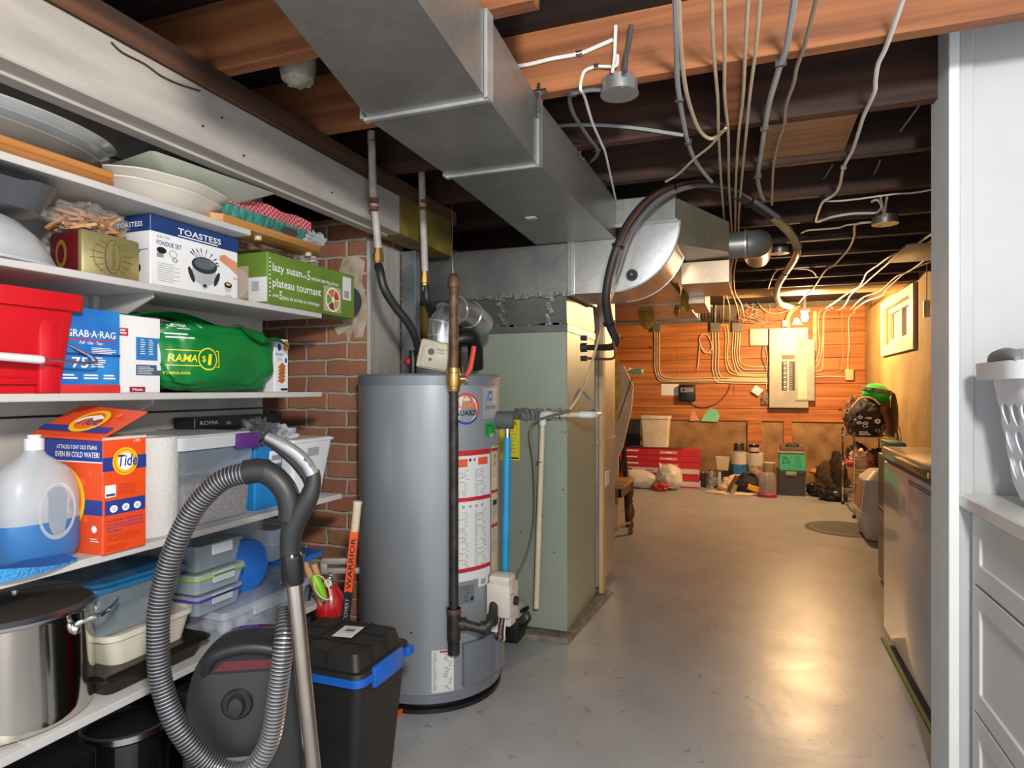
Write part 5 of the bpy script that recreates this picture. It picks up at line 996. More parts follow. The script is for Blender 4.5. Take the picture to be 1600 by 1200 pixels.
b = vp(); b.tube([onD(384,738,D1), onD(402,735,D1), onD(418,737,D1)], .027, vb, 18); b.tube([onD(412,736,D1), onD(430,747,D1), onD(447,768,D1), onD(453,795,D1), onD(452,812,D1)], [.026,.025,.024], vb, 18, sm=5); link('hose_elbow', b, t)
vs_ = P('vac_silver', '#a3a3a6', .3, .6)
b = vp(); b.tube([onD(489,735,D1), onD(490,752,D1), onD(483,776,D1), onD(468,802,D1), onD(456,830,D1), onD(453,870,D1), onD(454,912,D1)], [.0135,.016,.021,.0235,.024,.020,.020], vb, 18, sm=6); b.tube([onD(419,686,D1+.01), onD(440,702,D1+.01), onD(462,722,D1+.01), onD(480,745,D1+.01), onD(486,762,D1+.01)], .013, vb, 14, sm=5); link('grip', b, t)
b = vp(); b.tube([onD(417,682,D1-.008), onD(438,692,D1-.008), onD(462,708,D1-.008), onD(479,725,D1-.008), onD(488,742,D1-.008)], [.010,.0135,.0145,.0135], vs_, 16, sm=6); link('silver_handle', b, t)
b = vp(); q = onD(482,724,D1-.0235); b.push(frame(q, (_c*.7,_s*.7,-.75), (_c*.7,_s*.7,.75))); b.text('Miele', -.014, -.003, .006, ink, w=.024); b.pop(); link('handle_marking', b, t)
b = vp(); b.tube([onD(454,828,D1), onD(454,905,D1)], .0195, vb, 16); b.tube([onD(454,905,D1), onD(454.5,908,D1)], .021, vs_, 16); b.tube([onD(454.5,862,D1), onD(455,905,D1)], .018, vb, 16)
b.tube([onD(454.5,860,D1), onD(456,908,D1)], .021, vb, 16); b.tube([onD(455,868,D1), onD(456,912,D1)], .0225, P('gloss_dark','#151517',.25), 18); link('wand_collar', b, t)
wd0, wd1 = onD(455,864,D1), onD(482,1133,D1); dv = (wd1-wd0).normalized(); k_ = (0.03 - wd0.z)/dv.z
b = vp(); b.tube([wd0+dv*.05, wd0+dv*(k_-.02)], .0175, P('wand_steel','#b6aba0',.22,1), 20); b.tube([wd0+dv*.0, wd0+dv*.01], .02, steel, 16); link('steel_wand', b, t)
b = vp(); b.tube([wd0+dv*.0, wd0+dv*.008, wd0+dv*.012, wd0+dv*.055, wd0+dv*.068], lambda t_: .021 if t_ < .05 or t_ > .9 else .0245, P('gloss_dark','#151517',.25), 18); link('release_collar', b, t)
b = vp(); fe = wd0+dv*k_; b.box((fe.x-.13, fe.y-.05, .002), (fe.x+.13, fe.y+.05, .045), vb, .012); link('floor_head', b, t)
# ------------------------------------------------------------------ extinguisher, sticks
q = onD(517, 930, 2.24); t = thing('fire_extinguisher', 'small red fire extinguisher with a gauge behind the black tote', 'fire extinguisher', (q.x, q.y, 0)); rx_ = P('extinguisher_red', '#b3121c', .3, coat=.4)
b = B(); b.lathe([(.045,0),(.052,.01),(.052,.44),(.046,.48),(.025,.51),(.018,.53)], rx_, 32); b.lathe([(.0525,.385),(.0528,.42)], dk, 32); link('cylinder', b, t)
b = B(); b.lathe([(.02,.525),(.022,.53),(.022,.56),(.012,.565)], steel, 16); 
b.push(RZ(20)); b.box((-.012,-.012,.558),(.10,.012,.578), P('lever_grey','#9a958c',.5,.4), .004); b.box((-.03,-.011,.59),(.085,.011,.612), MT['lever_grey'], .004); b.box((-.035,-.010,.555),(-.01,.010,.60), MT['lever_grey'], .004); b.pop(); link('valve_lever', b, t)
b = B(); b.push(frame((.012,-.028,.535),(.93,.36,0),(0,0,1))); b.lathe([(.018,0),(.018,.010),(.0,.010)], chrome, 20); b.disc(0,0,.014,.014,P('gauge_face','#ddd6c0',.4),22); b.rect(-.001,0,.001,.011,ink,24); b.pop(); link('gauge', b, t)
b = B(); b.tube([(-.025,-.02,.54),(-.07,-.02,.53),(-.085,-.02,.44),(-.075,-.015,.30),(-.06,-.01,.2)], .012, P('hose_navy','#242c38',.5), 10, sm=5); link('hose', b, t)
t0_, t1_ = onD(559, 783, 2.12), onD(541, 960, 2.12); t1_ = t0_ + (t1_-t0_)*((t0_.z-.03)/(t0_.z-t1_.z)); t = thing('hockey_stick', 'orange and black hockey stick leaning upright beside the water heater', 'hockey stick', (t1_.x, t1_.y, 0)); dv = (t1_-t0_).normalized(); sd = Vector((_c,_s,0)); fw = dv.cross(sd).normalized()
def bar(b, a, c, hw, hd, m):
    b.hexa([c-sd*hw-fw*hd, c+sd*hw-fw*hd, c+sd*hw+fw*hd, c-sd*hw+fw*hd, a-sd*hw-fw*hd, a+sd*hw-fw*hd, a+sd*hw+fw*hd, a-sd*hw+fw*hd], m)
so_ = P('stick_orange', '#e2521e', .4); Ls = (t1_-t0_).length
b = wparts(t); b.tube([t0_ + dv*.0, t0_+dv*.006, t0_+dv*.012, t0_+dv*.10], [.014,.0155,.0135,.0135], P('stick_tape','#cdbfa4',.85,bs=60,bd=.4), 14); link('grip_tape', b, t)
b = wparts(t); bar(b, t0_+dv*.095, t0_+dv*.30, .0125, .009, so_); bar(b, t0_+dv*.30, t1_, .0125, .009, blk); link('shaft', b, t)
b = wparts(t); fs_ = 1 if (fw.dot(Vector((_s,-_c,0)))) > 0 else -1
nn = fw*fs_; M_ = frame(t0_+dv*.29 + nn*.0095, -dv, nn.cross(-dv)); b.push(M_); b.text('WARRIOR', .0, -.008, .0165, ink, w=.17, l=2); b.text('COVERT', -.105, -.006, .012, gink, w=.075, l=2); b.disc(-.012,0,.006,.006,ink,2); b.pop(); link('shaft_lettering', b, t)
b = wparts(t); e_ = onz(628, 1108, .02); b.hexa([Vector((t1_.x,t1_.y,0))+Vector((0,-.006,.0)), Vector((e_.x,e_.y-.006,0)), Vector((e_.x,e_.y+.006,0)), Vector((t1_.x,t1_.y,0))+Vector((0,.006,0)), Vector((t1_.x,t1_.y,.07))+Vector((0,-.006,.0)), Vector((e_.x,e_.y-.006,.02)), Vector((e_.x,e_.y+.006,.02)), Vector((t1_.x,t1_.y,.07))+Vector((0,.006,0))], so_); link('blade', b, t)
wdl = wood('dowel_wood', '#c79a6c', '#a87a4d', 'Z', .55)
for a_, c_, lab in (((471,868),(512,962),'wooden stick leaning left, nearest the vacuum wand, behind the black tote'), ((490,881),(520,975),'shorter wooden stick crossing behind the first one by the fire extinguisher')):
    A_ = onD(*a_, 2.19 if a_[0] < 480 else 2.215); E_ = onD(*c_, 2.21 if a_[0] < 480 else 2.235); dd = (E_-A_).normalized(); E_ = A_ + dd*((A_.z-.01)/-dd.z)
    b = B(); b.tube([A_, A_+dd*.004, A_+dd*.2, E_], .0115, wdl, 12); solo('broom_stick', lab, 'stick', b, group='wooden sticks behind the tote')
b = B(); A_ = onD(490, 899, 2.16); E_ = onD(508, 938, 2.16); b.tube([A_, A_.lerp(E_,.2), A_.lerp(E_,.6), E_], [.011,.016,.017,.009], P('lime_plastic','#84c41e',.35), 14); b.tube([A_, onD(492,920,2.135), onD(503,934,2.135), onD(515,936,2.135), onD(514,920,2.135), onD(504,902,2.145), A_], .0025, P('cord_pale','#d9c9a8',.6), 6, sm=5)
solo('lime_clip', 'lime green clip with a pale cord on the wooden sticks', 'clip', b)
# ------------------------------------------------------------------ freezer etc. on the right
t = thing('chest_freezer', 'glossy white chest freezer beside the partition', 'freezer', (.92, 2.98, 0)); fzw = P('freezer_white', '#cfccc9', .28, coat=.5, na=.02)
b = wparts(t); b.box((.602, 2.42, .05), (1.24, 3.535, .855), fzw, .008); b.box((.63, 2.44, .0), (1.22, 3.51, .05), blk); link('cabinet', b, t)
b = wparts(t); b.box((.594, 2.41, .870), (1.245, 3.545, .924), fzw, .010); b.box((.61, 2.43, .855), (1.23, 3.53, .870), P('gasket_grey','#77746f',.6)); link('lid', b, t)
b = wparts(t); q = onX(1403, 718, .59); b.box((.575, 2.60, .885), (.596, q.y, .912), P('handle_gold_reflection','#a98a62',.25,.5), .005); b.box((.588, 2.60, .870), (.597, q.y+.02, .884), P('slot_dark','#4a4846',.5)); link('lid_handle', b, t)  # gold reflection on the lid handle put into its colour
b = wparts(t); b.box((.598, 2.40, .828), (.603, 3.0, .833), gink); b.box((.598, 2.40, .818), (.603, 3.0, .822), gink); link('vent_grooves', b, t)
b = B(); b.box((.585, 2.38, 0), (.600, 3.50, .012), P('green_strip','#7d8a3c',.6)); solo('floor_strip', 'thin green strip on the floor along the freezer', 'strip', b)
t = thing('mini_fridge', 'dark appliance tucked behind the far end of the freezer', 'appliance', (1.0, 4.1, 0)); b = wparts(t); b.box((.755, 3.75, .02), (1.2, 4.62, .80), P('fridge_dark','#38373a',.35), .01); link('body', b, t); b = wparts(t); b.box((.751, 3.76, .45), (.756, 4.60, .47), dk); link('door_seam', b, t)
b = B(); b.box((.77, 4.3, .801), (.85, 4.6, .885), P('teal_plastic','#4fa387',.5), .006); solo('teal_box', 'small teal box on the dark appliance behind the freezer', 'box', b)
# laundry counter
mb = P('marble_laminate', '#e2e2e2', .3, col2='#d2cfcc', ns=6, det=8, coat=.2); cbw = P('cabinet_white', '#d6d6d4', .4, na=.02)
b = B(); b.box((.553, .1, .868), (1.25, 2.148, .905), mb, .004, 1); solo('countertop', 'pale marble-look countertop against the white partition', 'countertop', b)
t = thing('drawer_cabinet', 'white shaker drawer cabinet under the marble-look countertop', 'cabinet', (.9, 1.7, 0))
b = wparts(t); b.box((.592, 1.20, .08), (1.23, 2.10, .866), cbw, .002, 1); b.box((.62, 1.20, .0), (1.2, 2.09, .08), gink); b.box((.585, 2.105, .0), (.60, 2.147, .866), cbw); link('carcass', b, t)
for za, zb in ((.672,.858), (.325,.664), (.09,.317)):
    b = wparts(t); x1 = .592; x0 = .573; w_ = .055; ya, yb2 = 1.22, 2.10
    b.box((x0+.007, ya+w_-.002, za+w_-.002), (x1-.001, yb2-w_+.002, zb-w_+.002), cbw)
    for a, c in (((x0, ya, za), (x1-.001, yb2, za+w_)), ((x0, ya, zb-w_), (x1-.001, yb2, zb)), ((x0, ya, za+w_), (x1-.001, ya+w_, zb-w_)), ((x0, yb2-w_, za+w_), (x1-.001, yb2, zb-w_))): b.box(a, c, cbw, .0015, 1)
    link('drawer', b, t)
# laundry basket
t = thing('laundry_basket', 'white laundry basket with teardrop holes and grey grips on the countertop', 'laundry basket', (.865, 1.88, .906)); bkw = P('basket_white', '#e6e8ee', .35, na=.02)
b = B(); b.taper(0,.05,(.185,.10),(.235,.135), bkw, r=.09, seg=8)
vs = []; fs = []
def sring(hx, hy, r, z, n=8):
    o = []
    for cx, cy, a0 in ((1,1,0),(-1,1,90),(-1,-1,180),(1,-1,270)):
        for k in range(n+1): tt = R(a0+90*k/n); o.append((cx*(hx-r)+r*math.cos(tt), cy*(hy-r)+r*math.sin(tt), z))
    return o
RG = [sring(.20,.105,.07,.0), sring(.235,.135,.09,.018), sring(.25,.150,.10,.06), sring(.29,.182,.11,.355), sring(.286,.178,.106,.355), sring(.246,.146,.096,.06), sring(.231,.131,.086,.022), sring(.195,.10,.065,.005)]
n = len(RG[0]); b = B(); b.add([v for r_ in RG for v in r_], [tuple(reversed(range(n)))] + [(j*n+i, j*n+(i+1) % n, (j+1)*n+(i+1) % n, (j+1)*n+i) for j in range(len(RG)-1) for i in range(n)] + [tuple((len(RG)-1)*n+i for i in range(n))], bkw)
o = link('basket_shell', b, t)
cb = B()
def tear(cy, cz, h, w): return [(cy + w*math.sin(a)*(.55+.45*math.cos(a*.5)) * (1 if True else 0), cz + h*math.cos(a)) for a in [2*math.pi*k/16 for k in range(16)]]
for j in range(3):
    for i in range(4):
        cy = -.088 + .060*i + (.0 if j % 2 == 0 else .0); cz = .10 + .066*j
        pts = []
        for k in range(16):
            a = 2*math.pi*k/16; yy = .023*math.sin(a)*(1+.35*math.cos(a)); zz = .028*math.cos(a); pts.append((cy + yy + .12*zz, cz + zz))
        m_ = len(pts); cb.add([(-.40, y, z) for y, z in pts] + [(-.16, y, z) for y, z in pts], [tuple(range(m_)), tuple(reversed(range(m_, 2*m_)))] + [(i_, m_+i_, m_+(i_+1) % m_, (i_+1) % m_) for i_ in range(m_)], bkw)
for j in range(3):
    for i in range(6):
        cx = -.12 + .06*i; cz = .10+.066*j; pts = [(cx + .017*math.sin(a)*(1+.35*math.cos(a)), cz + .027*math.cos(a)) for a in [2*math.pi*k/16 for k in range(16)]]; m_ = len(pts)
        cb.add([(x, -.30, z) for x, z in pts] + [(x, -.09, z) for x, z in pts], [tuple(reversed(range(m_))), tuple(range(m_, 2*m_))] + [(i_, (i_+1) % m_, m_+(i_+1) % m_, m_+i_) for i_ in range(m_)], bkw)
cut = link('cutter', cb, t); md = o.modifiers.new('holes', 'BOOLEAN'); md.object = cut; md.operation = 'DIFFERENCE'; md.solver = 'EXACT'
dg_ = bpy.context.evaluated_depsgraph_get(); dg_.update(); me = bpy.data.meshes.new_from_object(o.evaluated_get(dg_)); o.modifiers.clear(); o.data = me; me.set_sharp_from_angle(angle=R(14)); bpy.data.objects.remove(cut)
b = B(); b.taper(.352,.360,(.315,.205),(.318,.208), bkw, r=.12, seg=8, open_top=True, wall=.036); b.taper(.318,.358,(.316,.206),(.318,.208), bkw, r=.12, seg=8, open_top=True, wall=.004); link('rim', b, t)
b = B(); b.tube([(-.305,-.14,.362),(-.303,-.11,.372),(-.302,-.05,.376),(-.303,.01,.372),(-.305,.04,.362)], [.006,.014,.016,.014,.006], P('grip_grey','#82878d',.5), 12, sm=5); link('grip', b, t)
# ------------------------------------------------------------------ chair and leaning things left of the passage
t = thing('wooden_chair', 'old wooden chair with turned legs beside the furnace', 'chair', (-1.13, 5.08, 0)); cw2 = wood('chair_oak', '#7a4e2e', '#4b2c19', 'Z', .45); cst = wood('chair_seat', '#b28a58', '#8a6238', 'X', .5)
b = wparts(t); b.box((-1.40, 4.86, .435), (-.905, 5.34, .47), cst, .012); link('seat', b, t)
b = wparts(t); b.box((-1.38, 5.30, .37), (-.925, 5.325, .436), cw2); b.box((-.945, 4.88, .37), (-.92, 5.32, .436), cw2); b.box((-1.385, 4.88, .37), (-1.36, 5.32, .436), cw2); b.box((-1.38, 4.88, .37), (-.93, 4.90, .436), cw2); link('apron', b, t)
tp = [(.012,0),(.02,.012),(.022,.03),(.014,.045),(.024,.06),(.028,.09),(.016,.12),(.03,.15),(.034,.19),(.026,.23),(.015,.26),(.022,.28),(.014,.30),(.024,.33),(.024,.37)]
for x in (-.93, -1.37):
    b = wparts(t); b.push(T(x, 5.31, 0)); b.lathe(tp, cw2, 16); b.pop(); b.box((x-.022,5.288,.36),(x+.022,5.332,.434), cw2); link('front_leg', b, t)
for x in (-1.045, -1.36):
    b = wparts(t); b.tube([(x,4.82,0),(x,4.86,.25),(x,4.87,.45),(x,4.80,1.0)], .018, cw2, 4, sm=4); link('back_post', b, t)
b = wparts(t); b.box((-1.36,4.79,.90),(-1.045,4.82,.99), cw2); b.box((-1.36,4.82,.60),(-1.045,4.85,.63), cw2); link('back_rail', b, t)
b = wparts(t)
for k in range(3): b.box((-1.28+.08*k,4.815,.62),(-1.25+.08*k,4.83,.92), cw2)
link('back_slats', b, t)
b = wparts(t); b.tube([(-.93,5.30,.10),(-1.04,4.85,.13)], .011, cst, 8); b.tube([(-1.37,5.30,.10),(-1.36,4.85,.13)], .011, cst, 8); link('stretcher', b, t)
t = thing('folded_frame', 'dark folded wooden frame with crossed bars leaning behind the chair', 'frame', (-1.15, 5.62, 0)); 
b = wparts(t)
for a, c in (((955,660),(962,790)), ((972,650),(978,760))): 
    p_, q_ = onY(*a, 5.6), onY(*c, 5.6); q_ = p_ + (q_-p_)*((p_.z-.0)/(p_.z-q_.z)); b.tube([p_, q_], .022, P('frame_dark','#3a2118',.5), 4)
link('upright', b, t)
b = wparts(t)
for a, c in (((955,700),(975,665)), ((955,690),(974,735)), ((957,765),(975,720))): b.tube([onY(*a,5.585), onY(*c,5.585)], .018, P('frame_red','#5e3020',.5), 4)
link('cross_bar', b, t)
t = thing('kraft_panel', 'pale kraft panel with yellow insulation standing beside the furnace duct', 'panel', (-1.05, 5.45, 0)); kp = P('kraft_pale','#c9a888',.8)
b = wparts(t); pts = [onY(x,y,5.42) for x, y in ((960,700),(958,575),(974,571),(989,603),(986,640),(972,700),(966,712))]; m_ = len(pts)
b.add([tuple(p) for p in pts]+[(p.x,p.y+.05,p.z) for p in pts], [tuple(reversed(range(m_))), tuple(range(m_,2*m_))]+[(i,(i+1)%m_,m_+(i+1)%m_,m_+i) for i in range(m_)], kp); b.box((pts[0].x+.0,5.43,0),(pts[0].x+.03,5.46,pts[0].z+.05), kp); link('panel_board', b, t)
b = wparts(t); q = onY(958, 610, 5.36); b.blob(q, (.055,.04,.30), ins, 4, .15, fr=3, crease=.2); link('insulation', b, t)
b = wparts(t); a, c = onY(966,655,5.415), onY(988,590,5.415); b.tube([a, c], .004, dk, 5); link('cord', b, t)
b = B(); q = onY(978, 574, 5.6); b.box((q.x-.12, 5.55, q.z-.035),(q.x+.03, 5.75, q.z-.002), P('wood_offcut','#bb8a58',.7)); b.box((q.x-.12, 5.70, 0),(q.x-.08, 5.74, q.z-.035), MT['wood_offcut']); q2 = onY(1000,584,5.7); b.box((q2.x-.08,5.66,q2.z),(q2.x+.02,5.78,q2.z+.04), P('mint_tray','#5ba884',.5), .004); solo('ledge_shelf', 'little wooden ledge with a mint green tray beside the kraft panel', 'ledge', b)
# ------------------------------------------------------------------ things at the back wall
t0y = 8.02
def place(px, py, z=0): return onz(px, py, z)
redc = P('flooring_red', '#c8202c', .4); whc = P('flooring_white', '#d6ccc8', .45)
XA, XB = -1.56, -.575
cols = ['w','r','w','r','r','r']
for i in range(6):
    z = .002 + .077*i; x0 = XA + (.012 if i % 2 else 0); x1 = XB - (.008*(i % 3)); 
    t = thing('flooring_box', ['white flooring box at the bottom of the stack by the back wall','red banded flooring box, second from the bottom of the stack','white flooring box in the middle of the stack','lowest of the three red flooring boxes on top of the stack','middle of the three red flooring boxes on top of the stack','topmost red flooring box, under the white bin'][i], 'box', ((x0+x1)/2, 8.16, z), group='stacked flooring boxes')
    b = B(); w_ = x1-x0; b.box((-w_/2, -.12, 0), (w_/2, .12, .074), redc if cols[i] == 'r' else whc, .002, 1); b.push(frame((-w_/2, -.1205, 0), (1,0,0), (0,0,1)))
    if cols[i] == 'r': b.lines(.06, .056, .30, 1, .02, wink, .8, 2); b.rect(w_*.52, .022, w_*.74, .05, P('tag_pale','#e5a5a0',.5), 1); b.rect(w_*.60, .026, w_*.67, .046, wink, 2)
    else: b.rect(.03,.045,.17,.058, ink, 1); b.rect(w_*.35,.03,w_*.45,.05, gink, 1); b.rect(w_*.68,.04,w_*.76,.058, dk, 1); b.rect(0,0,w_,.016, redc, 1)
    b.pop(); link('carton', b, t)
b = B(); b.box((-1.42, 8.06, .466), (-.80, 8.27, .482), P('mat_grey','#5a4f4b',.7), .004); solo('grey_mat', 'flat grey mat lying on the red flooring boxes', 'mat', b)
q0, q1 = onY(1001, 697, 8.1), onY(1047, 650, 8.1)
b = B(); cx = (q0.x+q1.x)/2; b.push(T(cx, 8.16, .483)); hw = (q1.x-q0.x)/2; hh = q1.z - .483; b.taper(0, hh-.03, (hw*.84,.10), (hw*.96,.12), P('bin_cream','#ddd0bb',.4), r=.02); b.taper(hh-.035, hh, (hw,.13),(hw,.13), MT['bin_cream'], r=.02); b.pop(); solo('pail', 'cream white lidded bin standing on the flooring boxes', 'bin', b)
wbg = P('poly_white', '#e0d4c6', .4, bs=20, bd=.4)
for px0, px1, top, sd_, lab in ((968,1030,733,2,'low white plastic bag on the floor in front of the flooring boxes'), (1028,1072,727,5,'white plastic bag with knotted top beside the low white bag')):
    a, c = onz(px0, 762, 0), onz(px1, 760, 0); zt = onY((px0+px1)/2, top, 7.85).z
    b = B(); b.blob(((a.x+c.x)/2, 7.84, zt*.48), ((c.x-a.x)/2, .13, zt*.52), wbg, sd_, .10, fr=1.3, flat=.002, crease=.10)
    if sd_ == 5: b.tube([(a.x+.05,7.84,zt*.85),(a.x+.03,7.84,zt*1.1)], [.03,.008], wbg, 8)
    b.push(frame((c.x-.06 if sd_ == 2 else a.x+.03, 7.70, .04),(1,0,0),(0,0,1))); b.pop()
    solo('plastic_bag', lab, 'bag', b, group='white plastic bags')
b = B(); b.blob((onz(1036,763,0).x, 7.70, .05), (.09,.05,.05), P('bag_red_print','#b83a38',.5), 7, .2, flat=.002, crease=.4, sub=3); solo('red_bag', 'small red bag squeezed between the two white plastic bags', 'bag', b)
def can(nm_, lab, px, py, w_px, top, z=0, mat_=steel, band=None, band2=None, lid=None, cat='paint can', D=None, tap=1.0, grp='paint cans and buckets'):
    if D is None: q = onz(px, py, z)
    else: q = onD(px, py, D)
    if q.y > 8.28: q = onY(px, 600, 8.28)
    Z = -_s*q.x + _c*q.y; r = w_px/2*Z/F; h = CH + (HY-top)*Z/F - z; q.z = z; t = thing(nm_, lab, cat, (q.x, q.y + r*.5, z), group=grp)
    b = B(); b.lathe([(r*tap*.96,0),(r*tap,.004),(r,h-.006),(r*1.02,h)], mat_, 28); link('can_body', b, t)
    b = B(); b.lathe([(r*.97,h-.002),(r*1.04,h+.002),(r*1.03,h+.008),(r*.85,h+.006),(0,h+.004)], lid or mat_, 28); link('lid', b, t)
    for bb_, (f0, f1) in ((band, (.2,.68)), (band2, (.72,.92))):
        if bb_: b = B(); b.lathe([(r*(tap+(1-tap)*f0)+.0015,h*f0),(r*(tap+(1-tap)*f1)+.0015,h*f1)], bb_, 28); link('label_band', b, t)
    return t, h, q
pwt = P('pail_white', '#ddd3c8', .4); pbl = P('pail_blue_label', '#1f5c98', .5, col2='#3f86bd', ns=20)
D_ = 7.95
t, h1, q = can('paint_bucket', 'white paint bucket with a blue swirling label, a small can on top', 1154.5, 742, 24, 708, 0, pwt, pbl, None, pwt, 'bucket', None, .88)
z_ = h1+.009; can('paint_can', 'small steel paint can on the blue labelled bucket', 1154.5, 707, 15, 693, z_, steel, dk, dk, None, 'paint can', -_s*q.x+_c*q.y)
t, h1, q = can('paint_bucket', 'white paint bucket with a beige floral label, a black can on top', 1180, 743, 25, 709, 0, pwt, P('pail_beige_label','#cfb69a',.5,col2='#8a6a55',ns=30), None, pwt, 'bucket', None, .88)
can('paint_can', 'small black paint can on the beige labelled bucket', 1178, 708, 16, 695, h1+.009, blk, P('band_pale','#b9a99a',.5), None, steel, 'paint can', -_s*q.x+_c*q.y)
can('paint_bucket', 'short bucket with a cream lid left of the teal box', 1202, 752, 18, 724, 0, P('bucket_tan','#a8906c',.5), None, None, pwt, 'bucket')
t, h1, q = can('paint_can', 'dark paint can under the clear tub', 1129, 752, 22, 736, 0, dk, None, None, dk, 'paint can')
b = B(); Z = -_s*q.x+_c*q.y; b.push(T(q.x, q.y+.05, h1+.009)); b.taper(0, .16, (.065,.06),(.085,.08), clear('tub_cream_clear','#dccdb0',.75,.3), r=.01, open_top=True, wall=.003); b.pop(); solo('clear_plastic_tub', 'empty clear tub on the dark paint can near the flooring boxes', 'tub', b)
can('paint_can', 'shiny steel paint can with a dark label, nearest the flooring boxes', 1112, 763, 19, 737, 0, steel, P('label_smudge','#4f5a57',.4,col2='#9ea6a2',ns=30), None, steel)
can('paint_can', 'worn dark paint can at the corner of the flooring boxes', 1099, 760, 17, 738, 0, P('can_worn','#5f5a52',.5,.4), None, None, steel)
can('paint_can', 'steel paint can turned pale side out, right of the shiny one', 1121, 762, 11, 737, 0, pwt, None, None, steel)
# rags / cloths heap
rg = P('rag_pale', '#d9bfa4', .9, bs=14, bd=.5)
for px, py, w_, h_, lab, m_, sd_ in ((1150,758,.16,.14,'pale crumpled drop cloth heaped in front of the blue labelled bucket', rg, 3), (1182,750,.14,.10,'pinkish drop cloth heaped below the beige labelled bucket', P('rag_pink','#d3b3a0',.9), 6), (1137,768,.10,.09,'small pale rag bundle beside the shiny paint can', rg, 9)):
    q = onz(px, py, 0); q = onY(px, 600, min(q.y, 8.05)); b = B(); b.blob((q.x, q.y, h_*.5), (w_, .09, h_*.75), m_, sd_, .2, fr=1.8, flat=.003, crease=.18); solo('drop_cloth', lab, 'cloth', b, group='crumpled drop cloths')
b = B(); q = onz(1145, 771, 0); b.blob((q.x, q.y, .006), (.30,.12,.012), P('sheet_pale','#dcc6b4',.9), 4, .2, fr=2, flat=.001); solo('plastic_sheet', 'thin pale sheet spread on the floor under the rags', 'sheet', b)
b = B(); a, c = onD(1138,765,7.35), onD(1152,744,7.35); b.tube([a, c], [.022,.028], P('brush_brown','#6f4a2a',.6), 6); b.tube([onD(1142,775,7.3), onD(1150,757,7.3)], [.03,.025], P('brush_green','#9b9a70',.7), 6); solo('paint_brush', 'paint brush and scraper leaning on the pale rags', 'brush', b)
# tool bag
q = onz(1168, 772, 0); t = thing('tool_bag', 'black tool bag with a yellow front panel on the floor', 'tool bag', (q.x, q.y+.1, 0), 12)
b = B(); b.blob((0,0,.095), (.16,.10,.12), P('bag_black','#1c1b1c',.7), 2, .08, flat=.002, crease=.1); link('bag_body', b, t)
b = B(); b.push(frame((-.03,-.112,.06),(1,0,-.35),(.1,.2,1))); b.box((0,0,-.02),(.14,.07,.004), P('bag_yellow','#d99a1e',.6), .008); b.pop(); link('yellow_panel', b, t)
b = B(); b.tube([(-.09,-.02,.18),(-.04,-.03,.235),(.05,-.03,.225),(.09,-.02,.17)], .012, dk, 8, sm=5); link('strap', b, t)
q = onz(1199, 778, 0); t = thing('blister_pack', 'clear plastic tub of grey fittings with a magenta base on the floor', 'container', (q.x, q.y+.07, 0))
b = B(); b.lathe([(.10,.0),(.104,.005),(.104,.035),(.098,.04)], P('base_magenta','#b81e66',.4), 28, sy=.7); link('base', b, t)
b = B(); b.lathe([(.095,.04),(.093,.22),(.08,.27),(.0,.275)], clear('pack_clear','#c8b4ae',.45,.12), 28, sy=.7); link('cover', b, t)
b = B(); b.blob((.0,0,.12),(.06,.04,.07), P('fitting_grey','#5d5c66',.5), 3, .25, sub=3, crease=.3); link('fittings', b, t)
# file box + teal box
q0, q1 = onz(1215, 774, 0), onz(1259, 776, 0); zt = onD(1237, 737, 7.15).z
t = thing('file_box', 'dark grey file box with a pale green latch under the teal box', 'box', ((q0.x+q1.x)/2, q0.y+.15, 0)); w_ = q1.x-q0.x
b = B(); b.taper(0, zt-.03, (w_/2*.96,.13),(w_/2,.14), P('filebox_grey','#3e3b3c',.5), r=.01); b.taper(zt-.03, zt, (w_/2+.006,.146),(w_/2+.006,.146), MT['filebox_grey'], r=.01); link('box', b, t)
b = B(); b.box((-.06,-.155,zt-.05),(.05,-.14,zt-.005), P('latch_green','#8f9c6a',.5), .004); link('latch', b, t)
t2 = thing('teal_carton', 'teal printed box with a large 6 on the dark file box', 'box', (t.location.x+.01, t.location.y, zt+.001)); tq = P('carton_teal','#43b489',.45); h_ = .20
b = B(); b.box((-.135,-.11,0),(.135,.11,h_), tq, .003, 1); b.push(frame((-.135,-.1105,0),(1,0,0),(0,0,1))); b.text('6', .03,.07,.05, P('print_deep','#0f5a5a',.5), w=.028); b.text('PACK', .03,.14,.014, MT['print_deep'], w=.05) if False else b.lines(.03,.155,.09,2,.02,MT['print_deep'],.4,2); b.lines(.07,.11,.12,3,.015,MT['print_deep'],.3,2); b.lines(.15,.16,.24,7,.018,P('print_teal2','#2e9873',.5),.3,2); b.pop(); link('carton', b, t2)
t3 = thing('black_case', 'dark case with a handle on top of the teal box', 'case', (t2.location.x, t2.location.y, zt+h_+.002)); b = B(); b.box((-.15,-.12,0),(.13,.12,.014), P('card_tan','#c59a63',.7)); b.box((-.125,-.10,.015),(.125,.10,.085), P('case_grey','#6b5d53',.5), .01); link('case', b, t3); b = B(); b.tube([(-.06,-.10,.075),(-.05,-.11,.098),(.05,-.11,.098),(.06,-.10,.075)], .008, dk, 8, sm=4); link('handle', b, t3)
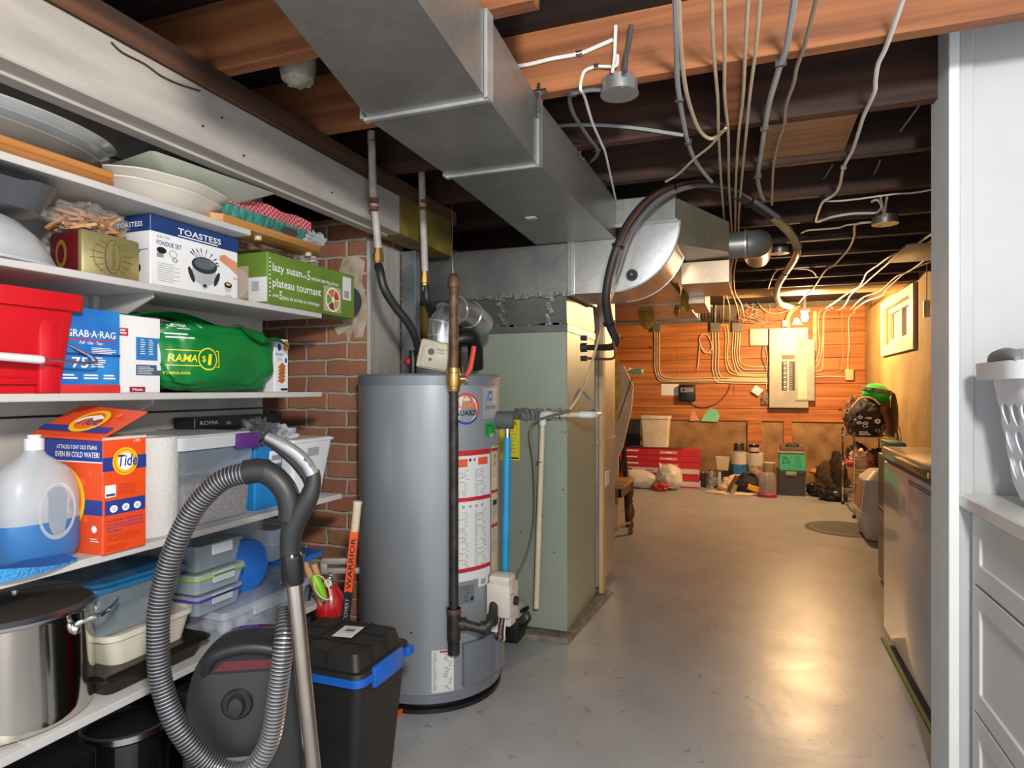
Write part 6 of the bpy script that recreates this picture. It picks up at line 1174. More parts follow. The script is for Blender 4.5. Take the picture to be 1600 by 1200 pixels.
# dark heap to the right
bgk = P('garbage_black', '#1c1b1d', .28, bs=12, bd=.6)
b = B(); q = onz(1273, 758, 0); a0, a1 = onD(1260,735,7.9), onD(1287,711,7.9); b.box((a0.x, a0.y, 0), (a1.x, a0.y+.05, a1.z), P('panel_black','#1b1615',.6), .02); solo('folding_board', 'black rounded board standing behind the garbage bags', 'panel', b)
for px, py, w_, h_, lab, m_, sd_ in ((1278,776,.11,.14,'black garbage bag next to the dark file box', bgk, 1), (1303,783,.15,.15,'larger black garbage bag in front of the wire rack leg', bgk, 2), (1288,766,.11,.30,'brown stuffed bag standing behind the garbage bags', P('bag_brownish','#4a3322',.7,col2='#2c1f17',ns=18), 3), (1304,764,.10,.42,'dark brown coat heaped against the wire rack', P('coat_dark','#3a2a1e',.8,col2='#1e1713',ns=14), 4), (1281,748,.11,.33,'tan cushion resting on the heap by the back wall', P('cushion_tan','#c08a3a',.7), 5)):
    q = onz(px, py, 0); q.y = min(q.y, 8.3); b = B()
    if sd_ == 5: q3 = onD(1280, 737, 7.6); b.blob(q3, (.11,.06,.045), m_, sd_, .08, fr=2); 
    else: b.blob((q.x, q.y+.05, h_*.5), (w_, .12, h_*.6), m_, sd_, .16, fr=1.8, flat=.003, crease=.16)
    solo('stuffed_bag' if sd_ < 5 else 'cushion', lab, 'bag' if sd_ < 5 else 'cushion', b, group='dark bags heaped by the wire rack' if sd_ < 5 else None)
# ------------------------------------------------------------------ wire rack
t = thing('wire_rack', 'chrome wire rack loaded with bags in the far right corner', 'rack', (1.07, 7.08, 0)); x0, x1, y0, y1 = .90, 1.235, 6.70, 7.48
for x in (x0, x1):
    for y in (y0, y1): b = wparts(t); b.cyl((x,y,0),(x,y,.80), .011, chrome, 10); b.cyl((x,y,0),(x,y,.03), .016, blk, 10); link('post', b, t)
for z in (.72, .42, .14):
    b = wparts(t)
    for zz in (z, z+.03):
        b.tube([(x0,y0,zz),(x1,y0,zz),(x1,y1,zz),(x0,y1,zz)], .005, chrome, 6, closed=True)
    for k in range(1, 24): y = y0+(y1-y0)*k/24; b.cyl((x0,y,z+.03),(x1,y,z+.03), .0022, chrome, 5)
    link('wire_shelf', b, t)
b = B(); q = onD(1362, 660, 6.25); bb2 = P('tote_charcoal','#252326',.7,bs=20,bd=.3)
t = thing('black_bag', 'black printed bag standing on top of the wire rack', 'bag', (1.03, 6.95, .755)); 
b = B(); b.blob((0,0,.16),(.15,.17,.19), bb2, 4, .07, fr=1.8, flat=.002, crease=.12); link('bag_body', b, t)
b = B(); g = random.Random(12)
b.push(frame((-.05,-.185,.05),(1,-.05,0),(0,.12,1))); 
for k in range(9): x, y = g.uniform(-.05,.14), g.uniform(.0,.19); b.ring(x, y, g.uniform(.008,.018), g.uniform(.02,.026), wink, 3, sy=g.uniform(.4,.9), n=12)
b.lines(-.03,.0,.07,2,.02,wink,.6,3); b.disc(-.06,.11,.014,.01,wink,3); b.rect(-.07,.13,-.02,.14,P('print_purple','#8a5a9a',.5),3); b.pop(); link('print', b, t)
b = B(); b.tube([(-.13,-.12,.27),(-.06,-.15,.36),(.03,-.15,.36),(.10,-.13,.30)], .009, P('rope_pale','#d9cfc0',.6), 8, sm=5); link('rope_handle', b, t)
b = B(); b.push(T(1.125, 6.98, 1.16)); b.push(RY(12)); b.blob((0,0,0),(.12,.13,.095), P('neon_green','#1fbf2e',.35,coat=.4), 2, .03, fr=1.4); b.lathe([(.124,.005),(.132,.012),(.132,.042),(.118,.05)], P('band_grey','#6f7f7c',.5,col2='#2a3a44',ns=30), 32, sy=1.06); b.pop(); b.pop(); solo('green_helmet', 'bright green helmet with a patterned band on top of the black bag', 'helmet', b)
for c, r_, lab, m_, sd_ in (((1.165,7.12,.92),(.07,.16,.17),'red and white striped bag behind the black printed bag on the rack', P('stripe_red','#a82a34',.6,col2='#cdbab0',ns=14,stretch=(.3,.3,3)), 4), ((.965,7.20,.93),(.09,.17,.19),'dark brown jacket heaped at the back of the rack top', P('jacket_brown','#3b2a22',.8,col2='#8a6a55',ns=14), 6), ((1.17,7.25,1.06),(.07,.15,.17),'black jacket hanging over the rack near the wall', P('jacket_black','#1f1f22',.8), 8)):
    b = B(); b.blob(c, r_, m_, sd_, .12, fr=2, flat=.757 if c[2] < 1 else None, crease=.3); solo('jacket' if 'jacket' in lab else 'striped_bag', lab, 'jacket' if 'jacket' in lab else 'bag', b)
for c, r_, lab, m_, sd_ in (((.95,6.80,.545),(.07,.10,.09),'cream bag with a crimson bottom hanging out of the middle rack shelf', P('bag_creamy','#d8bd9e',.7), 3), ((1.03,6.84,.53),(.06,.10,.075),'red and white shoe bag on the middle rack shelf', P('bag_redwhite','#a0202c',.6,col2='#cdb8ae',ns=12), 5), ((1.14,6.92,.545),(.08,.14,.09),'dark boots heaped on the middle rack shelf', P('boots_dark','#262423',.6,col2='#4a453c',ns=20), 7), ((.99,7.20,.56),(.09,.18,.10),'brown bag at the back of the middle rack shelf', P('bag_mid_brown','#54402e',.8,col2='#2f241a',ns=12), 9), ((1.05,7.0,.245),(.13,.22,.07),'jumble of pink and blue clothing on the lowest rack shelf', P('clothes_mix','#a8425c',.8,col2='#4a78a0',ns=9), 11)):
    b = B(); b.blob(c, r_, m_, sd_, .15, fr=2.2, flat=(.455 if c[2] > .4 else .175), crease=.35); solo('rack_bundle', lab, 'bundle', b, group=None)
b = B(); b.blob((.885,6.78,.50),(.05,.08,.035), P('crimson','#b01e4a',.6), 6, .1, crease=.2, sub=3); solo('crimson_cloth', 'crimson cloth end hanging below the cream bag on the rack', 'cloth', b)
# litter box + mat
t = thing('litter_box', 'white hooded litter box standing on the round grey mat', 'litter box', (1.015, 5.93, .006)); lb = P('litter_white','#cfc8c0',.35,coat=.2,na=.02)
b = B(); b.taper(0,.20,(.155,.20),(.195,.25), lb, r=.05, seg=5); link('pan', b, t)
b = B(); b.taper(.20,.225,(.205,.26),(.205,.26), lb, r=.06, seg=5); b.taper(.225,.47,(.20,.255),(.165,.19), lb, r=.06, seg=5); b.taper(.47,.54,(.165,.19),(.10,.12), lb, r=.05, seg=5); link('hood', b, t)
b = B(); b.hexa([(-.202,-.16,.24),(-.195,-.16,.24),(-.195,.16,.24),(-.202,.16,.24),(-.172,-.12,.46),(-.165,-.12,.46),(-.165,.12,.46),(-.172,.12,.46)], P('litter_tan','#b08a5e',.5)); link('entry_flap', b, t)
b = B(); q = onz(1322, 826, .003); b.push(T(q.x, q.y, 0)); b.lathe([(0,0.0005),(.31,.0005),(.325,.003),(.31,.006),(.0,.006)], P('mat_slate','#4e5452',.7), 56); b.ring(0,0,.26,.28,P('mat_line','#737a77',.7),14,n=48); b.pop(); solo('round_mat', 'round dark grey mat on the floor in front of the litter box', 'mat', b)
# ------------------------------------------------------------------ electrical things on the back wall
YW = YB - .026
pg = P('panel_grey', '#a5a08f', .4, .2)
q0, q1 = onY(1202, 637, YW-.1), onY(1268, 511, YW-.1)
t = thing('breaker_panel', 'large grey electrical breaker panel on the orange plank wall', 'electrical panel', ((q0.x+q1.x)/2, YW-.05, q0.z))
b = wparts(t); xm = onY(1256, 600, YW-.1).x; b.box((q0.x, YW-.10, q0.z), (xm+.05, YW, q1.z), pg, .004, 1); link('enclosure', b, t)
b = wparts(t); qd = onY(1273, 530, YW-.11); b.box((onY(1243,600,YW-.11).x, YW-.118, onY(1243,626,YW-.11).z), (qd.x, YW-.103, qd.z), pg, .003, 1); link('open_door', b, t)
b = wparts(t); M_ = lambda px, py, Y: onY(px, py, Y)
a, c = onY(1247,623,YW-.12), onY(1261,530,YW-.12); b.push(frame((a.x, YW-.1185, a.z),(1,0,0),(0,0,1))); b.rect(0,0,c.x-a.x,c.z-a.z,P('card_cream','#e0d2b8',.6),1); b.rect(0,(c.z-a.z)*.88,c.x-a.x,(c.z-a.z)*.885,gink,2); b.pop(); link('door_card', b, t)
b = wparts(t); a, c = onY(1220,612,YW-.10), onY(1243,553,YW-.10); w_, h_ = c.x-a.x, c.z-a.z; b.push(frame((a.x, YW-.1005, a.z),(1,0,0),(0,0,1))); b.rect(0,0,w_,h_,P('breaker_plate','#b9b3a6',.5),1); b.rect(w_*.08,h_*.86,w_*.92,h_*.97,P('plate_dark','#6d6454',.5),2)
g = random.Random(1)
b.rect(w_*.05,h_*.02,w_*.42,h_*.80,P('breaker_black','#2a2826',.5),2); b.rect(w_*.58,h_*.02,w_*.95,h_*.80,MT['breaker_black'],2)
for k in range(12): b.rect(w_*.20,h_*(.05+.062*k),w_*.36,h_*(.09+.062*k),wink if k % 2 else gink,3); b.rect(w_*.62,h_*(.04+.062*k),w_*.80,h_*(.075+.062*k),gink,3)
b.pop(); link('breakers', b, t)
b = wparts(t); q = onY(1232, 515, YW-.05); b.tube([onY(1232,512,YW-.05), onY(1231,498,YW-.05), onY(1237,486,YW-.06), onY(1246,480,YW-.08)], .030, P('conduit_pale','#d8cda8',.45), 14, sm=5); b.box((q.x-.07,YW-.08,onY(1220,511,YW).z),(q.x-.02,YW-.02,onY(1220,502,YW).z), pvw); link('service_conduit', b, t)
b = B(); pts = [onY(x,y,YW-.07) for x,y in ((1237,508),(1241,497),(1247,496),(1255,508))]; b.add([tuple(p) for p in pts]+[(p.x,p.y+.01,p.z) for p in pts],[(0,1,2,3),(7,6,5,4),(0,4,5,1),(1,5,6,2),(2,6,7,3),(3,7,4,0)], paperw); solo('paper_tag', 'white paper tag on top of the breaker panel', 'tag', b)
a, c = onY(1171,541,YW), onY(1201,513,YW); b = B(); b.box((a.x,YW-.04,a.z),(c.x,YW,c.z), P('access_point','#ddd2cc',.4), .018, 3); solo('network_box', 'white rounded square box on the plank wall left of the breaker panel', 'box', b)
for i, (x0_, x1_, y0_, y1_, lab) in enumerate(((1020,1032,505,519,'small grey square junction box at the left of the plank wall'), (1110,1125,504,519,'small grey square junction box in the middle of the plank wall'), (1144,1160,504,519,'small grey square junction box nearest the white rounded box'))):
    a, c = onY(x0_,y1_,YW), onY(x1_,y0_,YW); b = B(); b.box((a.x,YW-.05,a.z),(c.x,YW,c.z), P('box_steel','#77726a',.5,.4), .003, 1); solo('square_junction_box', lab, 'junction box', b, group='grey junction boxes on the plank wall')
a, c = onY(1033,618,YW), onY(1060,600,YW); b = B(); b.box((a.x,YW-.004,a.z),(c.x,YW,c.z), paperw); solo('white_card', 'white card pinned to the planks beside the black door opener', 'card', b)
a, c = onY(1062,627,YW), onY(1087,601,YW); t = thing('wall_charger', 'black wall unit with two round dials on the plank wall', 'wall unit', ((a.x+c.x)/2,YW-.04,a.z)); w_, h_ = c.x-a.x, c.z-a.z
b = B(); b.box((-w_/2,-.05,0),(w_/2,.039,h_), blk, .02, 3); link('housing', b, t); b = B(); b.push(frame((-w_/2,-.0505,0),(1,0,0),(0,0,1))); b.rect(w_*.1,h_*.55,w_*.9,h_*.82,P('face_grey','#8a8782',.5),1); b.disc(w_*.28,h_*.68,.018,.018,ink,2); b.ring(w_*.74,h_*.68,.010,.018,gink,2); b.pop(); link('dial_face', b, t)
b = B(); b.tube([onY(1076,628,YW-.01), onY(1085,634,YW-.01), onY(1100,637,YW-.01), onY(1120,630,YW-.01), onY(1135,615,YW-.01), onY(1141,600,YW-.01)], .006, P('brown_cord','#4a2c1c',.6), 6, sm=5); solo('cord', 'thin brown cord curving from the black wall unit', 'cord', b)
a, c = onY(1174,618,YW), onY(1192,603,YW); b = B(); b.push(Matrix.Translation(((a.x+c.x)/2,YW-.03,(a.z+c.z)/2)) @ RY(35)); b.box((-.055,-.02,-.05),(.055,.02,.05), wht, .006); b.pop(); q = onY(1195,622,YW-.03); b.blob(q,(.04,.03,.07),P('wire_tangle','#8a7d70',.6),4,.3,crease=.8,sub=3); solo('modem', 'small tilted white box with tangled wires below the cables', 'box', b)
a, c = onY(1320,594,YW), onY(1333,577,YW); b = B(); b.box((a.x,YW-.05,a.z),(c.x,YW,c.z), P('switch_cream','#d9c79c',.5), .006); solo('switch_box', 'cream switch box on the planks right of the breaker panel', 'switch', b)
b = B(); a, c = onY(1270,548,YW), onY(1276,486,YW); b.box((a.x,YW-.012,a.z),(c.x,YW,c.z), P('pale_batten','#e0c890',.6)); solo('batten', 'pale upright batten right of the breaker panel', 'batten', b)
q = onX(1453, 476, XR-.03); b = B(); b.cyl(q+Vector((-.02,0,-.09)), q+Vector((-.02,0,.03)), .022, P('white_cylinder','#d0ccc0',.4), 14); b.cyl(q+Vector((-.02,0,.03)), q+Vector((-.02,0,.35)), .004, nm, 6); solo('pull_switch', 'small white cylinder hanging on the ochre board near the freezer', 'switch', b)
# ceiling bulb
t = thing('light_bulb', 'bare glowing light bulb in a white holder near the breaker panel', 'light bulb', (BULB[0], BULB[1], BULB[2]))
glow = bpy.data.materials.new('bulb_glow'); glow.use_nodes = True; p = glow.node_tree.nodes['Principled BSDF']; p.inputs['Emission Color'].default_value = (1,.62,.29,1); p.inputs['Emission Strength'].default_value = 2300; p.inputs['Base Color'].default_value = (1,.9,.7,1)
b = B(); b.lathe([(0,-.042),(.02,-.038),(.032,-.02),(.034,0),(.028,.02),(.016,.035),(.014,.05)], glow, 20); o = link('glass_bulb', b, t); 
b = B(); b.lathe([(.022,.045),(.05,.055),(.055,.08),(.05,.34)], wht, 20) if False else b.lathe([(.02,.045),(.045,.058),(.05,.085),(.012,.088),(.012,.33)], wht, 20); link('lamp_holder', b, t)
b = B(); q = onX(1383, 352, .64) if False else onz(1383, 350, 2.05)
# ------------------------------------------------------------------ junction boxes under the joists
def octo(lab, px, py, z, r, zt):
    q = onz(px, py, z); t = thing('ceiling_junction_box', lab, 'junction box', (q.x, q.y, z), group='steel ceiling boxes'); sb = P('box_zinc','#b3b7ba',.35,.8)
    b = B(); b.lathe([(0,-.002),(r*1.05,-.002),(r*1.05,.002),(r,.003)], sb, 32); link('cover', b, t); b = B(); b.lathe([(r,.003),(r,.04),(0,.041)], sb, 8 if False else 24); link('box', b, t)
    b = B()
    for a in (200,): pass
    for k in range(2): a = R(110+180*k); b.cyl((r*.8*math.cos(a), r*.8*math.sin(a), -.004),(r*.8*math.cos(a), r*.8*math.sin(a), -.001), .004, brass, 8)
    link('cover_screw', b, t)
    b = B(); b.box((-.012,-.012,.04),(.012,.012,zt), sb); b.push(frame((0,-r-.0005,.03),(1,0,0),(0,0,1)))
    b.pop(); link('bracket', b, t); return q
J1 = octo('large round steel junction box under the first bright joist', 968, 147, 2.048, .052, .035)
J2 = octo('small round steel junction box hanging in the middle of the ceiling', 1383, 350, 2.035, .058, .045)
J3 = octo('dim round box high between joists beside the thick yellow conduit', 1218, 396, 2.06, .055, .03)
# flat white register and return flange near the right wall
b = B(); a = onz(1410, 388, 2.07); b.box((a.x, a.y-.1, 2.06), (1.26, a.y+.45, 2.079), P('register_pale','#b9b8b0',.4,.3), .004); solo('ceiling_duct_stub', 'flat sheet metal stub under the joists near the window', 'duct', b)
# ------------------------------------------------------------------ cables
cl = P('clip_dark', '#3b3c3e', .5); grc = P('cable_grey', '#a3a5a6', .4); bge = P('cable_beige', '#c9b699', .5); dkc = P('cable_dark', '#4b4d52', .45)
def cable(lab, pts, r, m, z=None, Y=None, X=None, clips=(), name='cable', n=7, jit=0, grp='electrical cables', sm=4, cat='cable'):
    g = random.Random(len(lab)*7+int(pts[0][0])); P3 = []
    for p in pts:
        if len(p) == 3 and isinstance(p[2], tuple): k, v = p[2]; q = {'z': onz, 'Y': onY, 'D': onD, 'X': onX}[k](p[0], p[1], v)
        elif z is not None: q = onz(p[0], p[1], z)
        elif Y is not None: q = onY(p[0], p[1], Y)
        else: q = onX(p[0], p[1], X)
        P3.append(q + Vector((g.uniform(-jit,jit), g.uniform(-jit,jit), 0)))
    b = B(); b.tube(P3, r, m, n, sm=sm); c = sum(P3, Vector())/len(P3); o = link(name, b, origin=P3[0]); tag(o, lab, cat, grp)
    for k in clips:
        b = B(); q = P3[k] - P3[0]; b.box(q-Vector((r*1.7, .005, r*1.15)), q+Vector((r*1.7, .005, r*1.5)), steel if m is nm else cl, .001, 1); link('clip', b, o)
    return o
zc = CJ - .008
cable('thick white cable stapled across the first bright joist, right of the trunk duct', [(785,103),(800,104),(825,101),(862,92),(905,84),(935,72),(958,62)], .0058, nm, Y=1.812, clips=(4,))
cable('white cable dropping straight into the large round junction box', [(962,40,('Y',1.80)),(961,67,('Y',1.80)),(960,90,('Y',1.79)),(957,112,('Y',1.77))], .005, nm)
cable('short dark conduit entering the large round junction box from above', [(986,40,('Y',1.80)),(983,67,('Y',1.79)),(978,90,('Y',1.77)),(977,112,('Y',1.76))], .007, dkc)
cable('white cable looping left over the joist face and hanging down past it', [(965,86,('Y',1.80)),(963,103,('Y',1.80)),(948,104,('Y',1.805)),(932,104,('Y',1.81)),(915,110,('Y',1.81)),(909,122,('Y',1.81)),(907,140,('Y',1.81)),(913,150,('z',zc)),(925,190,('z',zc)),(940,225,('z',zc)),(946,240,('z',zc)),(955,280,('z',zc)),(962,312,('z',zc))], .0045, nm, clips=(3,))
cable('grey armoured cable curling down from the left of the large junction box', [(948,141,('z',2.07)),(920,141,('z',2.072)),(895,147,('z',2.07)),(890,155,('z',zc)),(897,180,('z',zc)),(920,215,('z',zc)),(934,234,('z',zc)),(928,248,('z',zc)),(910,261,('z',2.12)),(890,270,('z',2.15))], .0062, P('cable_slate','#6d7175',.45,.3), clips=(2,6))
cable('white cable running across behind the second joist to the grey cable', [(848,199),(870,197),(900,195),(950,196),(1000,201),(1040,207),(1068,211)], .0065, grc, Y=2.255)
cable('thick pale grey cable curving down right of the large junction box', [(1054,-60),(1057,67),(1058,120),(1062,155),(1068,190),(1075,222),(1085,248),(1098,268),(1112,284)], .0075, grc, z=zc, clips=(3,5))
cable('beige cable sagging in a hook beside the thick pale grey cable', [(1058,-60),(1063,67),(1070,130),(1078,165),(1090,198),(1102,213),(1115,216),(1132,203)], .0062, bge, z=zc)
cable('long beige cable running diagonally down to the large hose', [(1134,200),(1110,228),(1085,248),(1060,272),(1040,284)], .0045, bge, z=zc-.01)
XW = [(1115,1127,1133,1128,1130), (1130,1140,1143,1131,1140), (1165,1150,1148,1142,1152), (1181,1158,1152,1147,1160)]
for i, (xs, lab) in enumerate(zip(XW, ('leftmost of the four twisted beige cables hanging under the joists', 'second from the left of the four twisted beige cables under the joists', 'third from the left of the four twisted beige cables under the joists', 'rightmost of the four twisted beige cables under the joists'))):
    cable(lab, [(xs[0]+(xs[0]-1140)*.2,-60,('z',zc)),(xs[0],67,('z',zc)),((xs[0]*.6+xs[1]*.4),150,('z',zc)),((xs[0]*.3+xs[1]*.7),210,('z',zc)),(xs[1],290,('z',zc)),((xs[1]+xs[2])/2,340,('z',zc)),(xs[2],390,('z',zc)),(xs[3],430,('z',zc)),(xs[3]+2,458,('z',zc)),(xs[4],478,('z',zc)),(xs[4]+(0 if i < 2 else 4),505,('Y',YW-.03))], .0048, bge, jit=.004, grp='beige cables under the joists')
cable('thick pale cable with dark clips curving down from the top, centre right', [(1250,-60),(1230,67),(1220,98),(1212,125),(1202,160),(1195,200),(1189,240),(1184,275),(1187,296),(1193,312)], .0085, grc, z=zc, clips=(2,5,7))
cable('thin dark to tan cable right of the thick clipped cable', [(1290,-60),(1258,67),(1245,105),(1240,130),(1228,165),(1225,195),(1215,225),(1208,265),(1206,320)], .0055, P('cable_taupe','#8f7d6e',.5), z=zc, clips=(5,))
cable('white cable with wavy bends dropping from the top right to the small junction box', [(1430,-60),(1387,67),(1372,100),(1368,125),(1366,145),(1350,180),(1342,205),(1332,235),(1318,262),(1312,290),(1302,305),(1286,315),(1279,330),(1275,346),(1288,343),(1300,339),(1330,334),(1355,333),(1370,332),(1378,322),(1370,312),(1362,315)], .0062, nm, z=zc, clips=(8,))
cable('thin white cable running along a joist to the right edge', [(1290,314),(1310,314),(1340,311),(1362,308),(1400,303),(1430,301),(1462,295)], .004, nm, z=zc)
cable('white cable dropping from the joist into the small round junction box', [(1376,308,('z',zc)),(1378,318,('z',zc)),(1380,330,('z',2.07)),(1380,340,('z',2.06))], .005, nm)
cable('second white cable looping up out of the small round junction box', [(1386,308,('z',zc)),(1384,320,('z',zc)),(1382,340,('z',2.06))], .005, nm)
cable('white cable leaving the small junction box to the left and down to the bulb', [(1368,347),(1350,348),(1336,352),(1335,368),(1328,386),(1315,402),(1302,415),(1290,422),(1278,440),(1268,454),(1258,462),(1248,474)], .0062, nmy, z=zc)
cable('thin white cable branching left of the small junction box along the joist', [(1340,350),(1322,352),(1310,356),(1285,358),(1262,360),(1252,364)], .0045, nmy, z=zc)
cable('thin cream cable crossing two joists left of the bulb', [(1200,452),(1208,430),(1220,420),(1240,420),(1262,421),(1272,426),(1276,433)], .0045, nmy, z=zc)
cable('upper of two cream cables sweeping from the right edge towards the bulb', [(1470,356),(1440,376),(1424,388),(1395,398),(1372,414),(1355,426),(1350,436),(1342,448),(1325,458),(1308,470),(1290,482)], .0075, nmy, z=zc)
cable('lower of two cream cables sweeping from the right edge towards the bulb', [(1470,366),(1445,382),(1425,390),(1400,402),(1380,418),(1366,430),(1350,444),(1330,460),(1322,474),(1312,484),(1300,481)], .0065, nmy, z=zc)
cable('tan cable stretched from the right edge past the window corner', [(1470,388),(1440,410),(1420,424),(1402,431),(1385,446),(1372,456),(1350,464),(1338,474),(1328,484),(1320,481)], .006, bge, z=zc)
cable('pale cable close to the window corner joining the tan cable', [(1470,404),(1440,414),(1412,428),(1398,440),(1384,452),(1378,462),(1355,470),(1340,480),(1334,486)], .0055, nm, z=zc)
cable('cream cable drooping along the top of the plank wall', [(1188,478,('Y',YW-.10)),(1200,488,('Y',YW-.10)),(1218,489,('Y',YW-.10)),(1238,482,('Y',YW-.10)),(1250,478,('Y',YW-.10))], .008, nmy)
for k, (pts, lab) in enumerate((([(1165,478),(1182,484),(1195,482),(1175,492),(1160,503)],'cream cable from the nearest junction box up to the ceiling'), ([(1118,504),(1118,488),(1119,470)],'short cable rising from the middle junction box'), ([(1026,505),(1026,492),(1027,480)],'short cable rising from the left junction box'), ([(1126,508),(1132,512),(1134,530),(1133,560),(1138,580),(1150,586),(1175,588),(1202,588)],'yellow green cable bending from the middle junction box to the panel'), ([(1128,506),(1136,510),(1138,530),(1136,558),(1142,576),(1155,583),(1180,585),(1202,585)],'outer cream cable bending from the middle junction box to the panel'))):
    cable(lab, pts, .0075, nmy if k != 3 else P('cable_lime','#c9c257',.5), Y=YW-.012)
for i in range(3):
    x = 1023+3.5*i; yb_ = [596,594,591][i]; cable(('left','middle','right')[i] + ' of three cream cables from the left junction box turning right along the planks', [(x,519),(x,545),(x,572),(x+2,584),(x+8,yb_-2),(x+20,yb_),(1080,yb_),(1120,yb_-1),(1165,yb_),(1202,yb_)], .0072, nmy, Y=YW-.012)
for i in range(3):
    x = 1113+4.5*i; yb_ = [598,594,591][i]; cable(('left','middle','right')[i] + ' of three cream cables dropping from the middle junction box', [(x,519),(x+1,545),(x,572),(x+2,584),(x+6,yb_-2),(x+18,yb_),(1160,yb_+1),(1202,yb_+1)], .0068, nmy, Y=YW-.016)
for i in range(4):
    x = 1146+3.6*i; yb_ = [586,582,578,573][i]; cable(('first','second','third','fourth')[i] + ' cream cable from the left dropping from the junction box nearest the panel', [(x,519),(x-1,535),(x-2,552),(x,566),(x+6,yb_-3),(x+16,yb_),(1202,yb_)], .0066, nmy, Y=YW-.013)
cable('coiled loop of cream cable hanging in the middle of the plank wall', [(1112,552),(1104,550),(1096,542),(1093,532),(1096,524),(1104,523),(1110,532),(1112,545),(1104,552),(1097,546),(1094,538),(1092,556),(1091,570),(1089,577)], .0066, nmy, Y=YW-.02, sm=5)
for i, (pts, lab) in enumerate((([(1284,484),(1279,492),(1279,515),(1281,535),(1279,552),(1275,566)],'inner cream cable right of the breaker panel'), ([(1293,484),(1287,492),(1286,520),(1284,545),(1280,565),(1274,575)],'middle cream cable right of the breaker panel'), ([(1297,484),(1288,490),(1287,530),(1286,565),(1284,578),(1273,580)],'outer cream cable right of the breaker panel'), ([(1316,484),(1316,500),(1317,540),(1316,570),(1308,582),(1275,586)],'thin tan cable between the panel and the switch box'), ([(1337,487),(1328,494),(1326,510),(1327,540),(1325,560),(1325,577)],'cream cable dropping into the cream switch box'), ([(1274,589),(1295,588),(1320,589)],'short cream cable joining the panel to the switch box'))):
    cable(lab, pts, .0042 if i == 3 else .0075, bge if i == 3 else nmy, Y=YW-.012)
for i, (pts, lab) in enumerate((([(1192,541),(1190,556),(1196,575),(1200,592)],'dark cable hanging under the white rounded box'), ([(1196,541),(1199,560),(1197,590),(1198,608)],'pale cable falling from the white rounded box to the tilted white box'))):
    cable(lab, pts, .006, dkc if i == 0 else nmy, Y=YW-.02)
# tangle of thin wires above the white rounded box
g = random.Random(21); b = B()
for k in range(14):
    x, y = g.uniform(1150,1215), g.uniform(470,480); b.tube([onY(x,y,YW-.05), onY(x+g.uniform(-10,10),y+12,YW-.06), onY(x+g.uniform(-14,14),y+g.uniform(15,30),YW-.04), onY(g.uniform(1195,1206),505,YW-.03)], .0032, random.choice([bge, dkc, nmy]), 5, sm=4)
solo('wire_tangle', 'tangle of thin old wires above the white rounded box', 'wires', b, kind='stuff')
b = B(); g = random.Random(8)
for k in range(9):
    x = 1088 + k*6 + g.uniform(-2,2); b.tube([onY(x,484,YW-.03), onY(x+g.uniform(-2,2),495,YW-.03), onY(x+g.uniform(-1,1),503,YW-.02)], .006, dkc if k % 2 else P('cable_brown','#5b3a26',.6), 5)
solo('old_wires', 'row of short dark old wires at the top of the plank wall', 'wires', b, kind='stuff')
for i, (pts, lab) in enumerate((([(1055,440),(1062,455),(1070,468),(1074,478)],'cream wire end hanging left of the long beige cables'), ([(1096,458),(1100,466),(1108,476),(1113,478)],'hooked cream wire end under the rear joists'))): cable(lab, pts, .005, nmy, z=zc)
# ------------------------------------------------------------------ big line set arching from the furnace to the panel
hp = [(918,543,('D',3.05)),(940,543,('D',3.0)),(958,541,('D',2.9)),(962,530,('D',2.85)),(952,505,('D',2.8)),(947,470,('D',2.75)),(952,430,('D',2.72)),(965,385,('D',2.70)),(985,345,('D',2.72)),(1015,312,('D',2.75)),(1050,294,('D',2.8)),(1090,287,('D',2.85)),(1130,296,('D',2.9)),(1170,315,('D',2.95)),(1205,338,('D',3.05)),(1232,362,('D',3.2)),(1245,385,('D',3.4)),(1243,402,('D',3.7)),(1228,425,('D',4.3)),(1216,445,('D',4.9)),(1213,462,('D',5.5)),(1221,475,('D',6.2)),(1240,480,('D',7.2))]
t = thing('line_set', 'thick black insulated hose with a copper line arching from the furnace towards the breaker panel', 'hose', tuple(onD(918,543,3.05)))
P3 = [onD(x,y,k[1]) for x,y,k in hp]
b = wparts(t); b.tube(P3[:15], lambda t_: .013 + .006*min(1, t_*4), P('hose_foam','#2b2a2c',.5), 14, sm=5); link('black_insulation', b, t)
b = wparts(t); b.tube(P3[14:], [.019,.021,.024,.03], P('conduit_yellowed','#a9986a',.4,na=.2), 14, sm=5); link('pale_conduit', b, t)
b = wparts(t); b.tube([p + Vector((.016*_c, .016*_s-.012, .010)) for p in P3[2:16]], .007, P('copper_line','#a86a4c',.3,.7), 8, sm=5); b.tube([onD(918,560,3.03), onD(940,561,2.98), onD(958,560,2.9), onD(961,550,2.87), onD(957,525,2.83), onD(950,490,2.78)], .006, P('copper_line','#a86a4c',.3,.7), 8, sm=5); link('copper_pipe', b, t)
b = wparts(t); b.tube([p + Vector((.034*_c, .034*_s+.005, -.004)) for p in P3[6:15]], .012, P('hose_grey2','#6a6a6c',.5), 8, sm=5); link('grey_hose', b, t)
for k in (4, 7, 10, 13, 16, 18):
    b = wparts(t); d_ = (P3[k+1]-P3[k-1]).normalized(); b.tube([P3[k]-d_*.004, P3[k]+d_*.004], .027, blk, 12); link('cable_tie', b, t)
b = wparts(t)
for y_ in (543, 560, 528): q = onX(910 if True else 0, y_, FX1); q = onD(914, y_, 3.08); b.cyl(q-Vector((.02,0,0)), q+Vector((.012,0,0)), .022 if y_ == 543 else .013, dk, 12)
link('grommet', b, t)
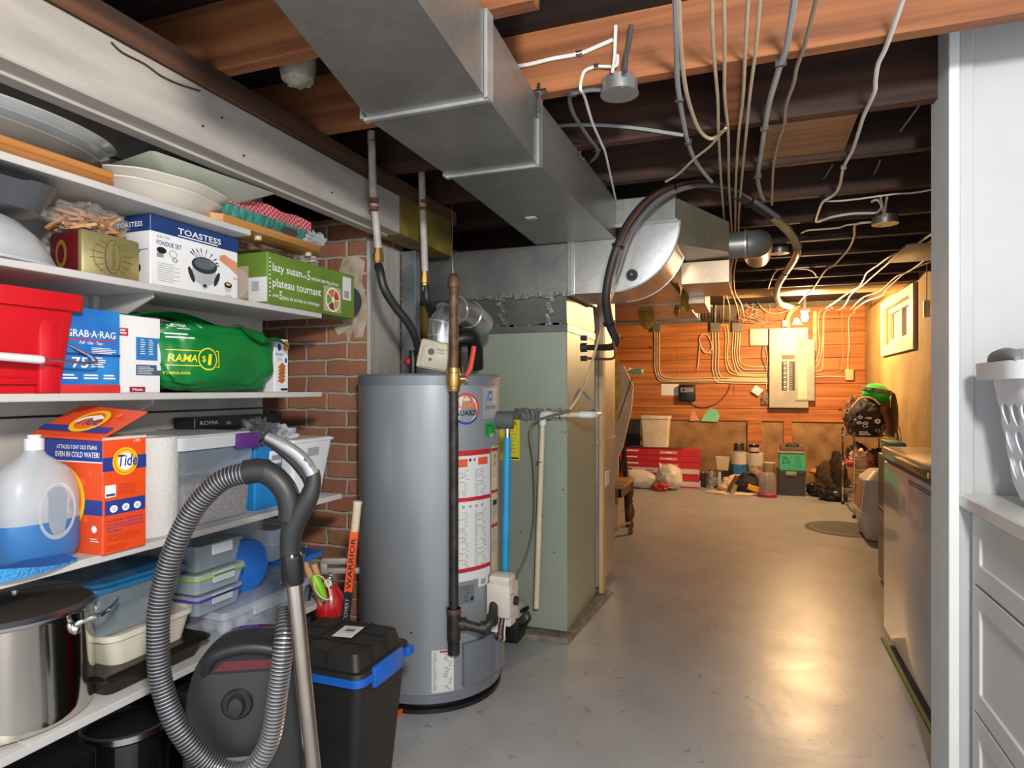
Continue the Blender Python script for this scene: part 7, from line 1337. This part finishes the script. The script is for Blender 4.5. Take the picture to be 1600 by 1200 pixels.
cable('tan tube running from the hose down across the furnace side', [(1008,325,('D',2.9)),(985,380,('D',2.88)),(968,430,('D',2.86)),(950,480,('D',2.88)),(935,530,('D',2.92)),(918,590,('D',2.98)),(905,618,('D',2.93)),(890,640,('D',2.92))], .006, P('tube_tan','#bfa883',.5), name='drain_tube', cat='tube', grp=None)
b = B(); 
for a_, c_ in (((1345,188),(1345,188)),): pass
for px0, py0, px1, py1 in ((1435,166,1400,212),(1375,250,1352,288),(1301,258,1278,292),(1335,308,1318,332)):
    pass
cable('thin grey wire above the left end of the white wavy cable', [(1301,258),(1290,275),(1278,292)], .0035, grc, z=2.15); cable('thin grey wire between the joists near the right edge', [(1437,164),(1418,190),(1403,210)], .0035, grc, z=2.15); cable('thin grey wire curving between the joists right of the white wavy cable', [(1375,250),(1370,264),(1355,288)], .0035, grc, z=2.15)
cable('wire hook hanging from the second joist', [(907,237),(905,243),(908,248),(914,248)], .003, steel, z=zc-.02, cat='hook', name='wire_hook', grp=None)

# pieces that belong to a part go one level deeper
NEST = {'red_bin': {'white_grip': 'wire_handle'}, 'storage_tote': {'lid_label': 'lid'}, 'breaker_panel': {'door_card': 'open_door', 'breakers': 'enclosure'},
        'water_heater': {'valve_dial': 'gas_valve', 'valve_wires': 'gas_valve', 'plug_lead': 'damper_motor', 'blue_drain_pipe': 'relief_valve', 'screw': 'jacket'},
        'vacuum_cleaner': {'handle_marking': 'silver_handle', 'castor_wheel': 'underside_shell', 'carry_recess': 'underside_shell', 'silver_label': 'underside_shell'},
        'gas_pipe': {'red_handle': 'brass_valve'}, 'hockey_stick': {'shaft_lettering': 'shaft', 'grip_tape': 'shaft'}, 'stock_pot': {'vent_knob': 'lid'},
        'chest_freezer': {'lid_handle': 'lid', 'vent_grooves': 'cabinet'}, 'green_shopping_bag': {'bag_print': 'bag_body', 'top_print': 'bag_body', 'folded_top': 'bag_body'},
        'clear_storage_box': {'purple_latch': 'lid'}, 'fire_extinguisher': {'gauge': 'valve_lever'}, 'laundry_basket': {'grip': 'rim'}, 'clip_container': {'seal': 'lid', 'clip': 'lid'}, 'paint_bucket': {'label_band': 'can_body'}, 'paint_can': {'label_band': 'can_body'},
        'ceiling_junction_box': {'cover_screw': 'cover'}, 'black_bag': {'print': 'bag_body'}, 'supply_plenum': {'round_plug': 'elbow', 'crumpled_foil_tape': 'flared_neck'}, 'furnace': {'yellow_notice': 'upper_cabinet', 'joint_strip': 'lower_cabinet'}}
for o in list(COL.objects):
    if o.parent is None and o.name.split('.')[0] in NEST:
        kids = {}
        for c in o.children: kids.setdefault(c.name.split('.')[0], c)
        for c in list(o.children):
            p_ = NEST[o.name.split('.')[0]].get(c.name.split('.')[0])
            if p_ and p_ in kids and kids[p_] is not c: c.parent = kids[p_]
